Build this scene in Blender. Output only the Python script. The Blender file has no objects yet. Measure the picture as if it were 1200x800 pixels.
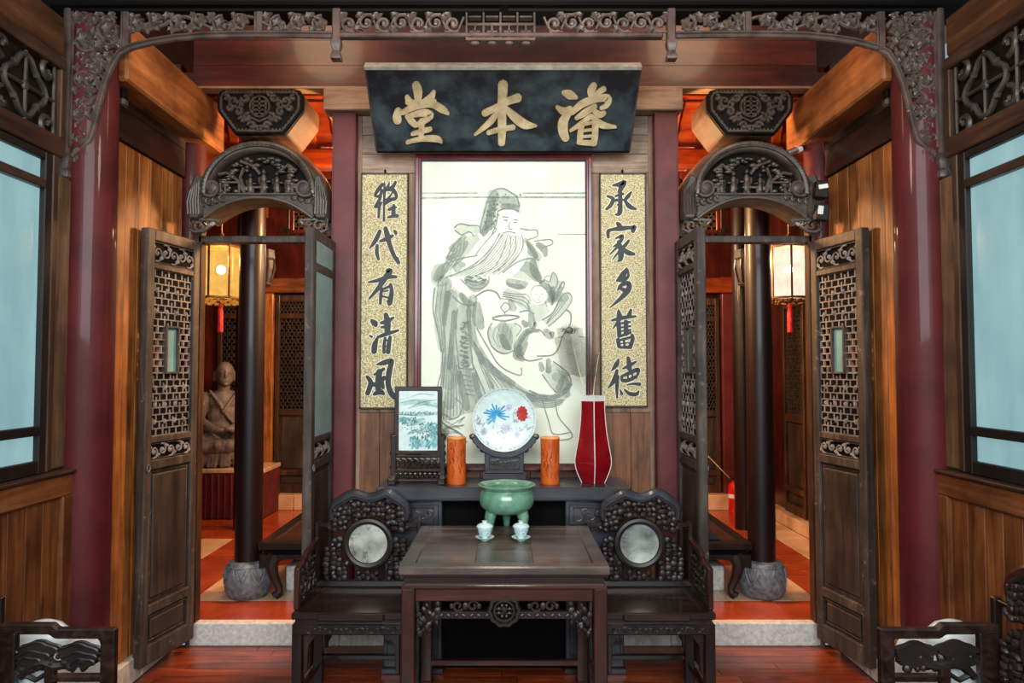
import bpy, bmesh, math, random
from mathutils import Vector, Matrix

# ------------------------------------------------------------------ camera, world, lights, exposure
S = bpy.context.scene
COL = S.collection
PI = math.pi

cam_d = bpy.data.cameras.new('camera')
cam_d.sensor_width = 36.0
cam_d.lens = 832.0 / 1200.0 * 36.0
cam_d.shift_x = 8.0 / 1200.0
cam_d.clip_start = 0.05
cam = bpy.data.objects.new('camera', cam_d)
COL.objects.link(cam)
cam.location = (0, 0, 1.66)
cam.rotation_euler = (PI / 2 + math.atan(33.0 / 832.0), 0, 0)
S.camera = cam

S.view_settings.view_transform = 'Standard'
S.view_settings.look = 'None'
S.view_settings.gamma = 1.0
S.view_settings.exposure = 0.0
S.view_settings.use_curve_mapping = False

world = bpy.data.worlds.new('courtyard_sky')
S.world = world
world.use_nodes = True
bg = world.node_tree.nodes['Background']
bg.inputs[0].default_value = (0.62, 0.80, 0.88, 1)
bg.inputs[1].default_value = 0.45

def light(name, kind, loc, energy, col, target=None, size=1.0, size_y=None, spot=None, blend=1.0):
    d = bpy.data.lights.new(name, kind)
    d.energy = energy
    d.color = col
    if kind == 'AREA':
        d.shape = 'RECTANGLE'
        d.size = size
        d.size_y = size_y or size
    else:
        d.shadow_soft_size = size
    if kind == 'SPOT':
        d.spot_size = spot
        d.spot_blend = blend
    o = bpy.data.objects.new(name, d)
    COL.objects.link(o)
    o.location = loc
    if target is not None:
        o.rotation_euler = (Vector(target) - Vector(loc)).to_track_quat('-Z', 'Y').to_euler()
    return o

# daylight of the open courtyard behind the camera, the hall's picture spots, warm lamps of the rear room
light('courtyard_daylight', 'AREA', (0, -1.6, 3.2), 380, (0.90, 0.97, 1.0), (0, 4.3, 1.7), 4.2, 2.4)
light('picture_spot', 'SPOT', (0.0, 1.1, 3.1), 42, (0.92, 1.0, 0.97), (0.0, 4.3, 2.15), 0.12, None, math.radians(44), 1.0)
for sx in (-0.6, 0.6):
    light('rear_room_lamp', 'POINT', (sx, 5.0, 2.75), 190, (1.0, 0.56, 0.24), None, 0.12)
light('hall_lamp', 'POINT', (0.0, 2.3, 3.2), 60, (1.0, 0.82, 0.60), None, 0.2)
for sx in (-1.25, 1.25):
    light('roof_lamp', 'POINT', (sx, 3.72, 3.95), 28, (1.0, 0.70, 0.44), None, 0.25)
for sx in (-1.3, 1.2):
    light('rear_hall_lamp', 'POINT', (sx, 6.75, 2.9), 105, (1.0, 0.68, 0.42), None, 0.15)

# ------------------------------------------------------------------ helpers
RND = random.Random(11)

def lin(c):
    out = []
    for v in c[:3]:
        v = v / 255.0
        out.append(v / 12.92 if v <= 0.04045 else ((v + 0.055) / 1.055) ** 2.4)
    return tuple(out) + (1.0,)

class MB:
    """collects shapes, in world coordinates"""
    def __init__(s):
        s.v = []
        s.f = []
    def add(s, vs, fs):
        k = len(s.v)
        s.v += [tuple(p) for p in vs]
        s.f += [tuple(i + k for i in f) for f in fs]
        return s
    def box(s, x0, x1, y0, y1, z0, z1):
        return s.add([(x0, y0, z0), (x1, y0, z0), (x1, y1, z0), (x0, y1, z0), (x0, y0, z1), (x1, y0, z1), (x1, y1, z1), (x0, y1, z1)],
                     [(0, 3, 2, 1), (4, 5, 6, 7), (0, 1, 5, 4), (1, 2, 6, 5), (2, 3, 7, 6), (3, 0, 4, 7)])
    def obox(s, c, size, rot=None):
        m = MB().box(-size[0] / 2, size[0] / 2, -size[1] / 2, size[1] / 2, -size[2] / 2, size[2] / 2)
        M = rot or Matrix.Identity(3)
        return s.add([Vector(c) + M @ Vector(p) for p in m.v], m.f)
    def bar(s, a, b, w, h=None):
        """square bar from a to b"""
        a, b = Vector(a), Vector(b)
        d = b - a
        q = d.to_track_quat('Z', 'Y').to_matrix()
        return s.obox((a + b) / 2, (w, h or w, d.length), q)
    def tube(s, pts, r, n=6, closed=False, caps=True):
        P = [Vector(p) for p in pts]
        m = len(P)
        rs = r if isinstance(r, (list, tuple)) else [r] * m
        vs, fs = [], []
        t0 = None
        for i in range(m):
            if closed:
                t = P[(i + 1) % m] - P[i - 1]
            else:
                t = P[min(i + 1, m - 1)] - P[max(i - 1, 0)]
            if t.length < 1e-9:
                t = t0 or Vector((0, 0, 1))
            t.normalize()
            if i == 0:
                up = Vector((0, 1, 0)) if abs(t.y) < 0.9 else Vector((1, 0, 0))
                u = t.cross(up).normalized()
            else:
                u = (u - t * u.dot(t))
                if u.length < 1e-6:
                    u = t.cross(Vector((0.3, 1, 0.2)))
                u.normalize()
            w = t.cross(u)
            t0 = t
            for k in range(n):
                a = 2 * PI * k / n
                vs.append(P[i] + (u * math.cos(a) + w * math.sin(a)) * rs[i])
        rng = m if closed else m - 1
        for i in range(rng):
            j = (i + 1) % m
            for k in range(n):
                l = (k + 1) % n
                fs.append((i * n + k, i * n + l, j * n + l, j * n + k))
        if caps and not closed:
            fs.append(tuple(range(n)))
            fs.append(tuple((m - 1) * n + k for k in reversed(range(n))))
        return s.add(vs, fs)
    def lathe(s, prof, n=24, c=(0, 0, 0), sx=1.0, sy=1.0, rot=0.0):
        vs, fs = [], []
        for r, z in prof:
            for k in range(n):
                a = 2 * PI * k / n + rot
                vs.append((c[0] + r * sx * math.cos(a), c[1] + r * sy * math.sin(a), c[2] + z))
        for i in range(len(prof) - 1):
            for k in range(n):
                l = (k + 1) % n
                fs.append((i * n + k, i * n + l, (i + 1) * n + l, (i + 1) * n + k))
        fs.append(tuple(range(n)))
        fs.append(tuple((len(prof) - 1) * n + k for k in reversed(range(n))))
        return s.add(vs, fs)
    def prism(s, poly, lo, hi, plane='XZ'):
        """outline (a,b) extruded from lo to hi along the third axis"""
        def P(a, b, d):
            return (a, d, b) if plane == 'XZ' else ((d, a, b) if plane == 'YZ' else (a, b, d))
        n = len(poly)
        vs = [P(a, b, lo) for a, b in poly] + [P(a, b, hi) for a, b in poly]
        fs = [tuple(range(n)), tuple(reversed(range(n, 2 * n)))]
        for i in range(n):
            j = (i + 1) % n
            fs.append((i, j, n + j, n + i))
        return s.add(vs, fs)
    def band(s, outer, inner, lo, hi, plane='XZ', closed=False):
        """strip between two outlines with the same number of points, extruded"""
        def P(p, d):
            a, b = p
            return (a, d, b) if plane == 'XZ' else ((d, a, b) if plane == 'YZ' else (a, b, d))
        n = len(outer)
        vs = [P(p, lo) for p in outer] + [P(p, lo) for p in inner] + [P(p, hi) for p in outer] + [P(p, hi) for p in inner]
        fs = []
        for i in range(n if closed else n - 1):
            j = (i + 1) % n
            fs += [(i, j, n + j, n + i), (2 * n + i, 3 * n + i, 3 * n + j, 2 * n + j),
                   (i, 2 * n + i, 2 * n + j, j), (n + i, n + j, 3 * n + j, 3 * n + i)]
        if not closed:
            fs += [(0, n, 3 * n, 2 * n), (n - 1, 3 * n - 1, 4 * n - 1, 2 * n - 1)]
        return s.add(vs, fs)
    def ball(s, c, r, n=8, m=5, rot=None):
        if not isinstance(r, (list, tuple)):
            r = (r, r, r)
        vs, fs = [], []
        M = rot or Matrix.Identity(3)
        C = Vector(c)
        vs.append(C + M @ Vector((0, 0, r[2])))
        for i in range(1, m):
            t = PI * i / m
            for k in range(n):
                a = 2 * PI * k / n
                vs.append(C + M @ Vector((r[0] * math.sin(t) * math.cos(a), r[1] * math.sin(t) * math.sin(a), r[2] * math.cos(t))))
        vs.append(C + M @ Vector((0, 0, -r[2])))
        for k in range(n):
            fs.append((0, 1 + k, 1 + (k + 1) % n))
        for i in range(m - 2):
            for k in range(n):
                l = (k + 1) % n
                fs.append((1 + i * n + k, 1 + (i + 1) * n + k, 1 + (i + 1) * n + l, 1 + i * n + l))
        last = len(vs) - 1
        for k in range(n):
            fs.append((last, 1 + (m - 2) * n + (k + 1) % n, 1 + (m - 2) * n + k))
        return s.add(vs, fs)
    def stroke(s, pts, fn, depth, sub=5):
        """brush stroke: points (a, b, width); fn(a, b, d) gives the 3D point, d is the height over the sheet"""
        pts = [p if len(p) == 3 else (p[0], p[1], pts[i - 1][2]) for i, p in enumerate(pts)]
        Q = []
        n = len(pts)
        for i in range(n - 1):
            p0, p1, p2, p3 = pts[max(i - 1, 0)], pts[i], pts[i + 1], pts[min(i + 2, n - 1)]
            for k in range(sub):
                t = k / sub
                Q.append(tuple(0.5 * ((2 * p1[j]) + (-p0[j] + p2[j]) * t + (2 * p0[j] - 5 * p1[j] + 4 * p2[j] - p3[j]) * t * t
                                      + (-p0[j] + 3 * p1[j] - 3 * p2[j] + p3[j]) * t ** 3) for j in range(3)))
        Q.append(tuple(pts[-1]))
        L, Rr = [], []
        m = len(Q)
        for i in range(m):
            a, b = Q[max(i - 1, 0)], Q[min(i + 1, m - 1)]
            dx, dy = b[0] - a[0], b[1] - a[1]
            l = math.hypot(dx, dy) or 1.0
            dx, dy = dx / l, dy / l
            w = max(Q[i][2], 0.5) / 2
            if i == 0:
                for q in (0.55, 0.25):
                    pass
                L.append((Q[0][0] - dx * w * 0.8, Q[0][1] - dy * w * 0.8))
                Rr.append(L[-1])
                c = 0.6
                L.append((Q[0][0] - dx * w * 0.5 - dy * w * 0.72, Q[0][1] - dy * w * 0.5 + dx * w * 0.72))
                Rr.append((Q[0][0] - dx * w * 0.5 + dy * w * 0.72, Q[0][1] - dy * w * 0.5 - dx * w * 0.72))
            L.append((Q[i][0] - dy * w, Q[i][1] + dx * w))
            Rr.append((Q[i][0] + dy * w, Q[i][1] - dx * w))
            if i == m - 1:
                L.append((Q[i][0] + dx * w * 0.5 - dy * w * 0.72, Q[i][1] + dy * w * 0.5 + dx * w * 0.72))
                Rr.append((Q[i][0] + dx * w * 0.5 + dy * w * 0.72, Q[i][1] + dy * w * 0.5 - dx * w * 0.72))
                L.append((Q[i][0] + dx * w * 0.8, Q[i][1] + dy * w * 0.8))
                Rr.append(L[-1])
        n = len(L)
        vs = [fn(a, b, depth) for a, b in L] + [fn(a, b, depth) for a, b in Rr] + [fn(a, b, 0) for a, b in L] + [fn(a, b, 0) for a, b in Rr]
        fs = []
        for i in range(n - 1):
            fs += [(i, i + 1, n + i + 1, n + i), (i, 2 * n + i, 2 * n + i + 1, i + 1), (n + i, n + i + 1, 3 * n + i + 1, 3 * n + i)]
        return s.add(vs, fs)

def wloc(o):
    v = Vector((0, 0, 0))
    while o is not None:
        v = v + o.location
        o = o.parent
    return v

def obj(name, mb, mat, parent=None, bevel=0.0, smooth=True, ang=35, origin=None, seg=1):
    """one mesh object; mb is in world coordinates (parents unrotated while building)"""
    off = wloc(parent) if parent else Vector((0, 0, 0))
    org = Vector(origin) if origin is not None else off
    me = bpy.data.meshes.new(name)
    me.from_pydata([(p[0] - org.x, p[1] - org.y, p[2] - org.z) for p in mb.v], [], mb.f)
    bm = bmesh.new()
    bm.from_mesh(me)
    bmesh.ops.remove_doubles(bm, verts=bm.verts, dist=1e-6)
    bmesh.ops.recalc_face_normals(bm, faces=bm.faces)
    if bevel:
        es = [e for e in bm.edges if len(e.link_faces) == 2 and e.calc_face_angle(0) > 0.6]
        if es:
            bmesh.ops.bevel(bm, geom=es, offset=bevel, segments=seg, affect='EDGES', profile=0.6, clamp_overlap=True)
    bm.to_mesh(me)
    bm.free()
    if smooth:
        me.polygons.foreach_set('use_smooth', [True] * len(me.polygons))
        me.set_sharp_from_angle(angle=math.radians(ang))
    if mat:
        me.materials.append(mat)
    o = bpy.data.objects.new(name, me)
    COL.objects.link(o)
    if parent:
        o.parent = parent
        o.location = org - off
    elif origin is not None:
        o.location = org
    return o

def tag(o, label, cat, group=None):
    o['label'] = label
    o['category'] = cat
    if group:
        o['group'] = group
    return o

def thing(name, label, cat, loc=(0, 0, 0), group=None):
    o = bpy.data.objects.new(name, None)
    o.empty_display_size = 0.1
    COL.objects.link(o)
    o.location = loc
    return tag(o, label, cat, group)

def struct(name, mb, mat, bevel=0.0, label=None):
    o = obj(name, mb, mat, None, bevel)
    o['kind'] = 'structure'
    if label:
        o['label'] = label
    return o

def frame(name, loc, label=None):
    o = bpy.data.objects.new(name, None)
    o.empty_display_size = 0.1
    COL.objects.link(o)
    o.location = loc
    o['kind'] = 'structure'
    if label:
        o['label'] = label
    return o

def stuff(o):
    o['kind'] = 'stuff'
    return o

def dup(root, loc=None, rotz=None, label=None, group=None):
    r = root.copy()
    COL.objects.link(r)
    if loc is not None:
        r.location = loc
    if rotz is not None:
        r.rotation_euler = (0, 0, rotz)
    if label:
        r['label'] = label
    if group:
        r['group'] = group
    for ch in list(root.children):
        c = ch.copy()
        COL.objects.link(c)
        c.parent = r
        for g in list(ch.children):
            d = g.copy()
            COL.objects.link(d)
            d.parent = c
    return r

def piece(name, src, parent, loc, rot=None, scale=None):
    """a repeat that shares its mesh with src"""
    o = bpy.data.objects.new(name, src)
    COL.objects.link(o)
    o.parent = parent
    o.location = Vector(loc) - (wloc(parent) if parent else Vector((0, 0, 0)))
    if rot:
        o.rotation_euler = rot
    if scale:
        o.scale = scale
    return o

def spiral(cx, cz, r0, r1, a0, a1, n=14):
    return [(cx + (r0 + (r1 - r0) * i / n) * math.cos(a0 + (a1 - a0) * i / n),
             cz + (r0 + (r1 - r0) * i / n) * math.sin(a0 + (a1 - a0) * i / n)) for i in range(n + 1)]

def arc(cx, cz, rx, rz, a0, a1, n):
    return [(cx + rx * math.cos(a0 + (a1 - a0) * i / n), cz + rz * math.sin(a0 + (a1 - a0) * i / n)) for i in range(n + 1)]

def xz(pts, y):
    return [(a, y, b) for a, b in pts]

# ------------------------------------------------------------------ materials
def base_mat(name):
    m = bpy.data.materials.new(name)
    m.use_nodes = True
    nt = m.node_tree
    return m, nt.nodes, nt.links, nt.nodes['Principled BSDF']

def ramp(N, cols, interp='LINEAR'):
    r = N.new('ShaderNodeValToRGB')
    r.color_ramp.interpolation = interp
    while len(r.color_ramp.elements) > 1:
        r.color_ramp.elements.remove(r.color_ramp.elements[-1])
    for i, (p, c) in enumerate(cols):
        e = r.color_ramp.elements[0] if i == 0 else r.color_ramp.elements.new(p)
        e.position = p
        e.color = lin(c) if max(c) > 1.001 else tuple(c) + (1,)
    return r

def coords(N, L, scale, rnd=True, kind='Object'):
    tc = N.new('ShaderNodeTexCoord')
    mp = N.new('ShaderNodeMapping')
    mp.inputs['Scale'].default_value = scale
    if rnd:
        oi = N.new('ShaderNodeObjectInfo')
        mul = N.new('ShaderNodeVectorMath')
        mul.operation = 'SCALE'
        mul.inputs[0].default_value = (17.0, 23.0, 31.0)
        L.new(oi.outputs['Random'], mul.inputs['Scale'])
        ad = N.new('ShaderNodeVectorMath')
        L.new(tc.outputs[kind], ad.inputs[0])
        L.new(mul.outputs[0], ad.inputs[1])
        L.new(ad.outputs[0], mp.inputs['Vector'])
    else:
        L.new(tc.outputs[kind], mp.inputs['Vector'])
    return mp

def noise(N, L, vec, scale, detail=4, rough=0.55, dist=0.0):
    n = N.new('ShaderNodeTexNoise')
    n.inputs['Scale'].default_value = scale
    n.inputs['Detail'].default_value = detail
    n.inputs['Roughness'].default_value = rough
    n.inputs['Distortion'].default_value = dist
    if vec is not None:
        L.new(vec, n.inputs['Vector'])
    return n

def mix(N, L, a, b, fac, mode='MIX'):
    m = N.new('ShaderNodeMix')
    m.data_type = 'RGBA'
    m.blend_type = mode
    if isinstance(fac, (int, float)):
        m.inputs[0].default_value = fac
    else:
        L.new(fac, m.inputs[0])
    for sock, v in ((6, a), (7, b)):
        if isinstance(v, tuple):
            m.inputs[sock].default_value = v
        else:
            L.new(v, m.inputs[sock])
    return m.outputs[2]

def wood(name, cols, axis='Z', grain=16.0, rough=0.45, coat=0.0, bump=0.15, vary=0.25, wear=None, spec=0.4):
    """cols: dark, mid, light"""
    m, N, L, B = base_mat(name)
    sc = {'X': (1.1, grain, grain), 'Y': (grain, 1.1, grain), 'Z': (grain, grain, 1.1)}[axis]
    mp = coords(N, L, sc)
    n1 = noise(N, L, mp.outputs[0], 1.6, 7, 0.62, 0.9)
    r = ramp(N, [(0.28, cols[0]), (0.5, cols[1]), (0.72, cols[2])])
    L.new(n1.outputs[0], r.inputs[0])
    mp2 = coords(N, L, (2.2, 2.2, 2.2))
    n2 = noise(N, L, mp2.outputs[0], 1.5, 4, 0.6)
    r2 = ramp(N, [(0.3, (0.62, 0.6, 0.58)), (0.7, (1.12, 1.1, 1.08))])
    L.new(n2.outputs[0], r2.inputs[0])
    col = mix(N, L, r.outputs[0], r2.outputs[0], 0.75, 'MULTIPLY')
    # piece to piece difference
    oi = N.new('ShaderNodeObjectInfo')
    hs = N.new('ShaderNodeHueSaturation')
    ma = N.new('ShaderNodeMath')
    ma.operation = 'MULTIPLY_ADD'
    ma.inputs[1].default_value = vary * 2
    ma.inputs[2].default_value = 1.0 - vary
    L.new(oi.outputs['Random'], ma.inputs[0])
    L.new(ma.outputs[0], hs.inputs['Value'])
    L.new(col, hs.inputs['Color'])
    out = hs.outputs[0]
    if wear:
        n3 = noise(N, L, mp2.outputs[0], 9.0, 6, 0.7)
        r3 = ramp(N, [(0.60, (0, 0, 0)), (0.75, (1, 1, 1))])
        L.new(n3.outputs[0], r3.inputs[0])
        out = mix(N, L, out, lin(wear), r3.outputs[0])
    L.new(out, B.inputs['Base Color'])
    B.inputs['Roughness'].default_value = rough
    B.inputs['Specular IOR Level'].default_value = spec
    B.inputs['Coat Weight'].default_value = coat
    B.inputs['Coat Roughness'].default_value = 0.12
    if bump:
        b = N.new('ShaderNodeBump')
        b.inputs['Strength'].default_value = bump
        b.inputs['Distance'].default_value = 0.004
        L.new(n1.outputs[0], b.inputs['Height'])
        L.new(b.outputs[0], B.inputs['Normal'])
    return m

def plain(name, c, rough=0.5, coat=0.0, var=0.2, nscale=6.0, metal=0.0, c2=None, bump=0.0, spec=0.5, detail=5, lo=0.35, hi=0.65, coat_rough=0.08):
    m, N, L, B = base_mat(name)
    mp = coords(N, L, (1, 1, 1))
    n1 = noise(N, L, mp.outputs[0], nscale, detail, 0.6)
    c = tuple(c)
    if c2 is None:
        c2 = tuple(min(255, v * (1 + var)) for v in c)
        c1 = tuple(v * (1 - var) for v in c)
    else:
        c1 = c
    r = ramp(N, [(lo, c1), (hi, c2)])
    L.new(n1.outputs[0], r.inputs[0])
    L.new(r.outputs[0], B.inputs['Base Color'])
    B.inputs['Roughness'].default_value = rough
    B.inputs['Metallic'].default_value = metal
    B.inputs['Specular IOR Level'].default_value = spec
    B.inputs['Coat Weight'].default_value = coat
    B.inputs['Coat Roughness'].default_value = coat_rough
    if bump:
        b = N.new('ShaderNodeBump')
        b.inputs['Strength'].default_value = bump
        b.inputs['Distance'].default_value = 0.005
        L.new(n1.outputs[0], b.inputs['Height'])
        L.new(b.outputs[0], B.inputs['Normal'])
    return m

def glow(name, c, strength, c2=None, nscale=3.0, lo=0.3, hi=0.7, stretch=(1, 1, 1), base=0.1, rough=0.25):
    m, N, L, B = base_mat(name)
    mp = coords(N, L, stretch)
    n1 = noise(N, L, mp.outputs[0], nscale, 5, 0.6)
    r = ramp(N, [(lo, c2 or c), (hi, c)])
    L.new(n1.outputs[0], r.inputs[0])
    L.new(r.outputs[0], B.inputs['Emission Color'])
    B.inputs['Emission Strength'].default_value = strength
    B.inputs['Base Color'].default_value = lin(tuple(v * base for v in c))
    B.inputs['Roughness'].default_value = rough
    return m

M = {}
M['plank'] = wood('fir_planks', ((112, 56, 22), (196, 122, 58), (226, 158, 90)), 'Z', 15, 0.45, 0.12, 0.12, 0.22)
M['plank_h'] = wood('fir_boards', ((74, 34, 16), (150, 86, 42), (190, 124, 68)), 'X', 15, 0.45, 0.15, 0.12, 0.2)
M['plank_y'] = wood('fir_beam', ((128, 66, 30), (190, 114, 58), (220, 150, 88)), 'Y', 9, 0.55, 0.0, 0.15, 0.1)
M['wains'] = wood('wainscot_wood', ((80, 40, 18), (144, 86, 44), (178, 118, 70)), 'Z', 15, 0.42, 0.2, 0.1, 0.18)
M['wains_y'] = wood('wainscot_rail', ((84, 42, 20), (150, 90, 48), (182, 122, 74)), 'Y', 15, 0.42, 0.2, 0.1, 0.1)
M['greyboard'] = wood('weathered_boards_upper_light', ((130, 108, 94), (178, 156, 138), (208, 190, 172)), 'X', 18, 0.7, 0, 0.2, 0.1)  # weathered grey, with the light on the upper wall put into the colour
M['greyboard_v'] = wood('upright_boards_upper_light', ((118, 86, 68), (166, 132, 108), (196, 164, 140)), 'Z', 18, 0.65, 0, 0.2, 0.1)  # same wood as the lower uprights; paler because light is put into the colour
M['brownboard_v'] = wood('upright_boards_lower_light', ((92, 50, 28), (154, 98, 60), (184, 128, 86)), 'Z', 16, 0.5, 0.1, 0.15, 0.15)  # lower uprights; browner tone carries the different light down there
M['lintel'] = wood('pale_lintel', ((156, 114, 84), (206, 168, 136), (230, 200, 172)), 'X', 14, 0.6, 0, 0.15, 0.05)
M['redbeam'] = wood('red_lacquer_board', ((70, 26, 16), (104, 44, 30), (132, 62, 44)), 'X', 8, 0.45, 0.2, 0.03, 0.05)
M['redwood'] = wood('red_orange_wood', ((150, 54, 20), (206, 92, 36), (228, 124, 60)), 'Y', 9, 0.4, 0.3, 0.08, 0.12)
M['redwood_x'] = wood('red_orange_wood_cross', ((140, 44, 18), (192, 76, 30), (214, 106, 50)), 'X', 9, 0.4, 0.3, 0.08, 0.12)
M['redpanel'] = wood('red_panel_wood', ((46, 12, 8), (88, 26, 16), (120, 44, 26)), 'Z', 9, 0.35, 0.4, 0.05, 0.1)
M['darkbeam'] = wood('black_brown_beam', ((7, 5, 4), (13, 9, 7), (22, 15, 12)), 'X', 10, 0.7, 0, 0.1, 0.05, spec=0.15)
M['darkboard'] = wood('dark_brown_boards', ((34, 20, 14), (60, 38, 28), (84, 56, 42)), 'Y', 12, 0.5, 0.1, 0.12, 0.15)
M['brownpost'] = wood('brown_post', ((44, 26, 17), (84, 56, 38), (118, 84, 58)), 'Z', 14, 0.45, 0.15, 0.1, 0.1)
M['palepost'] = wood('pale_brown_post', ((92, 66, 46), (138, 104, 76), (168, 134, 102)), 'Z', 14, 0.5, 0.1, 0.15, 0.1)
M['brownrail'] = wood('brown_rail', ((40, 24, 17), (74, 50, 38), (104, 74, 56)), 'Y', 14, 0.45, 0.15, 0.1, 0.1)
M['windowframe'] = wood('black_window_frame', ((12, 10, 10), (26, 21, 19), (46, 36, 31)), 'Z', 12, 0.5, 0, 0.08, 0.1)
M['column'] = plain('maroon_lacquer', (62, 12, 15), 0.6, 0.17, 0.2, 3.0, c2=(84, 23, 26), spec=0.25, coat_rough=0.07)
M['redpost'] = plain('worn_maroon_paint', (72, 15, 19), 0.55, 0.05, 0.2, 5.0, c2=(96, 32, 35))
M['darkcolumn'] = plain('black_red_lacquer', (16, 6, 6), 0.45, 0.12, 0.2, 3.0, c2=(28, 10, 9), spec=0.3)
M['door'] = wood('old_door_wood', ((48, 38, 33), (84, 70, 62), (122, 106, 96)), 'Z', 13, 0.6, 0, 0.25, 0.1, wear=(136, 122, 112))
M['doorpanel'] = wood('old_door_panel', ((42, 31, 26), (74, 58, 49), (102, 84, 72)), 'Z', 10, 0.6, 0, 0.2, 0.1)
M['doorlattice'] = plain('old_lattice_wood', (96, 88, 84), 0.6, 0, 0.3, 14.0, c2=(140, 130, 124))
M['doordark'] = plain('door_dark_ground', (7, 6, 6), 0.8, 0, 0.3, 10.0, spec=0.1)
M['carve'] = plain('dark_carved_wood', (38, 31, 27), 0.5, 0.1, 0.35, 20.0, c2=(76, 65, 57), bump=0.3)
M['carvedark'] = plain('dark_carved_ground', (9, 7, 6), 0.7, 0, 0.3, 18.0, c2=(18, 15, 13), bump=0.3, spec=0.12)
M['archgrey'] = plain('grey_rubbed_wood', (52, 44, 37), 0.42, 0.2, 0.3, 5.0, c2=(86, 76, 66), bump=0.1)
M['frieze'] = plain('carved_frieze_wood', (46, 35, 31), 0.5, 0.1, 0.35, 24.0, c2=(88, 73, 66), bump=0.2)
M['friezerail'] = plain('frieze_rail_wood', (50, 37, 33), 0.6, 0.0, 0.3, 9.0, c2=(84, 67, 61), spec=0.3)
M['leaf'] = plain('carved_leaf_wood', (44, 34, 29), 0.5, 0.1, 0.35, 26.0, c2=(84, 69, 61), bump=0.3)
M['lattice'] = plain('black_transom_carving', (34, 30, 28), 0.5, 0.1, 0.3, 12.0, c2=(66, 59, 54))
M['floor'] = wood('red_floorboards', ((112, 40, 18), (174, 74, 38), (208, 114, 66)), 'X', 12, 0.32, 0.4, 0.04, 0.28)
M['tile'] = plain('red_tiles', (140, 52, 24), 0.25, 0.3, 0.2, 3.0, c2=(172, 74, 38))
M['cream'] = plain('cream_stone', (190, 152, 118), 0.3, 0.3, 0.2, 4.0, c2=(220, 188, 156))
M['kerb'] = plain('pale_granite', (176, 174, 168), 0.55, 0.1, 0.15, 40.0, c2=(214, 212, 206), bump=0.1)
M['stone'] = plain('grey_carved_stone', (70, 74, 78), 0.55, 0.1, 0.3, 30.0, c2=(118, 122, 126), bump=0.3)
M['plinth'] = plain('white_stone', (178, 174, 166), 0.5, 0.1, 0.15, 18.0, c2=(212, 208, 200))
M['rosewood'] = wood('dark_rosewood', ((24, 14, 12), (52, 33, 28), (82, 55, 46)), 'X', 11, 0.34, 0.35, 0.06, 0.08)
M['rosered'] = wood('red_rosewood', ((40, 18, 14), (82, 40, 32), (112, 60, 48)), 'X', 11, 0.34, 0.4, 0.06, 0.05)
M['rosered_z'] = wood('red_rosewood_upright', ((36, 16, 13), (70, 34, 27), (98, 52, 42)), 'Z', 11, 0.34, 0.4, 0.06, 0.05)
M['tabletop'] = wood('table_top_with_sheen', ((80, 69, 64), (114, 100, 94), (148, 133, 125)), 'X', 9, 0.36, 0.25, 0.05, 0.04)  # lighter grey than the legs: reflection on the top is put into the colour
M['ebony'] = plain('polished_ebony_carving', (22, 16, 15), 0.46, 0.0, 0.3, 8.0, c2=(40, 31, 28), spec=0.45)
M['ebony_z'] = wood('ebony_upright', ((16, 11, 10), (34, 24, 21), (56, 42, 37)), 'Z', 11, 0.33, 0.4, 0.05, 0.06)
M['altar'] = plain('blue_black_lacquer', (30, 32, 38), 0.38, 0.3, 0.25, 5.0, c2=(50, 54, 62))
M['black'] = plain('black_shadowed_wood', (6, 5, 5), 0.8, 0, 0.2, 5.0, spec=0.1)
M['glasspane'] = glow('frosted_pane_daylight', (166, 208, 212), 0.78, (128, 172, 180), 2.2, 0.25, 0.75, (2.0, 2.0, 0.7), 0.35, 0.3)
M['doorglass'] = plain('pale_green_glass', (120, 160, 160), 0.15, 0.3, 0.1, 3.0)
M['paper'] = plain('aged_scroll_paper', (214, 218, 198), 0.55, 0.0, 0.05, 3.0, c2=(226, 232, 216))
M['papersilk'] = plain('scroll_silk_border', (202, 206, 190), 0.5, 0.0, 0.05, 5.0, c2=(214, 220, 206))
M['inkpale'] = plain('pale_ink_wash', (178, 184, 168), 0.7, 0, 0.1, 16.0)
M['inkmid'] = plain('middle_ink_wash', (150, 156, 146), 0.7, 0, 0.12, 18.0)
def wash(name, c, lo, hi, nscale=9.0):
    m, N, L, B = base_mat(name)
    out = N['Material Output']
    B.inputs['Base Color'].default_value = lin(c)
    B.inputs['Roughness'].default_value = 0.8
    B.inputs['Specular IOR Level'].default_value = 0.0
    mp = coords(N, L, (1, 1, 0.35))
    n1 = noise(N, L, mp.outputs[0], nscale, 6, 0.65)
    r = ramp(N, [(0.34, (lo, lo, lo)), (0.66, (hi, hi, hi))])
    L.new(n1.outputs[0], r.inputs[0])
    tr = N.new('ShaderNodeBsdfTransparent')
    mx = N.new('ShaderNodeMixShader')
    L.new(r.outputs[0], mx.inputs[0])
    L.new(tr.outputs[0], mx.inputs[1])
    L.new(B.outputs[0], mx.inputs[2])
    L.new(mx.outputs[0], out.inputs['Surface'])
    return m
M['inkpale'] = wash('pale_ink_wash', (164, 174, 164), 0.10, 0.5)
M['inkmid'] = wash('middle_ink_wash', (136, 148, 140), 0.20, 0.62, 14.0)
M['inktone'] = wash('robe_tone', (160, 172, 162), 0.12, 0.34, 5.0)
M['inkdark'] = plain('dark_ink', (128, 136, 130), 0.7, 0, 0.15, 20.0)
M['gold'] = plain('gold_flecked_lacquer', (118, 104, 62), 0.55, 0.0, 0.3, 190.0, c2=(214, 202, 156), detail=2, lo=0.42, hi=0.56)
M['inkblack'] = plain('blue_black_characters', (14, 19, 21), 0.55, 0.0, 0.2, 12.0, c2=(30, 38, 40))
M['halo'] = plain('pale_character_outline', (224, 218, 190), 0.5, 0, 0.08, 20.0)
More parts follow.
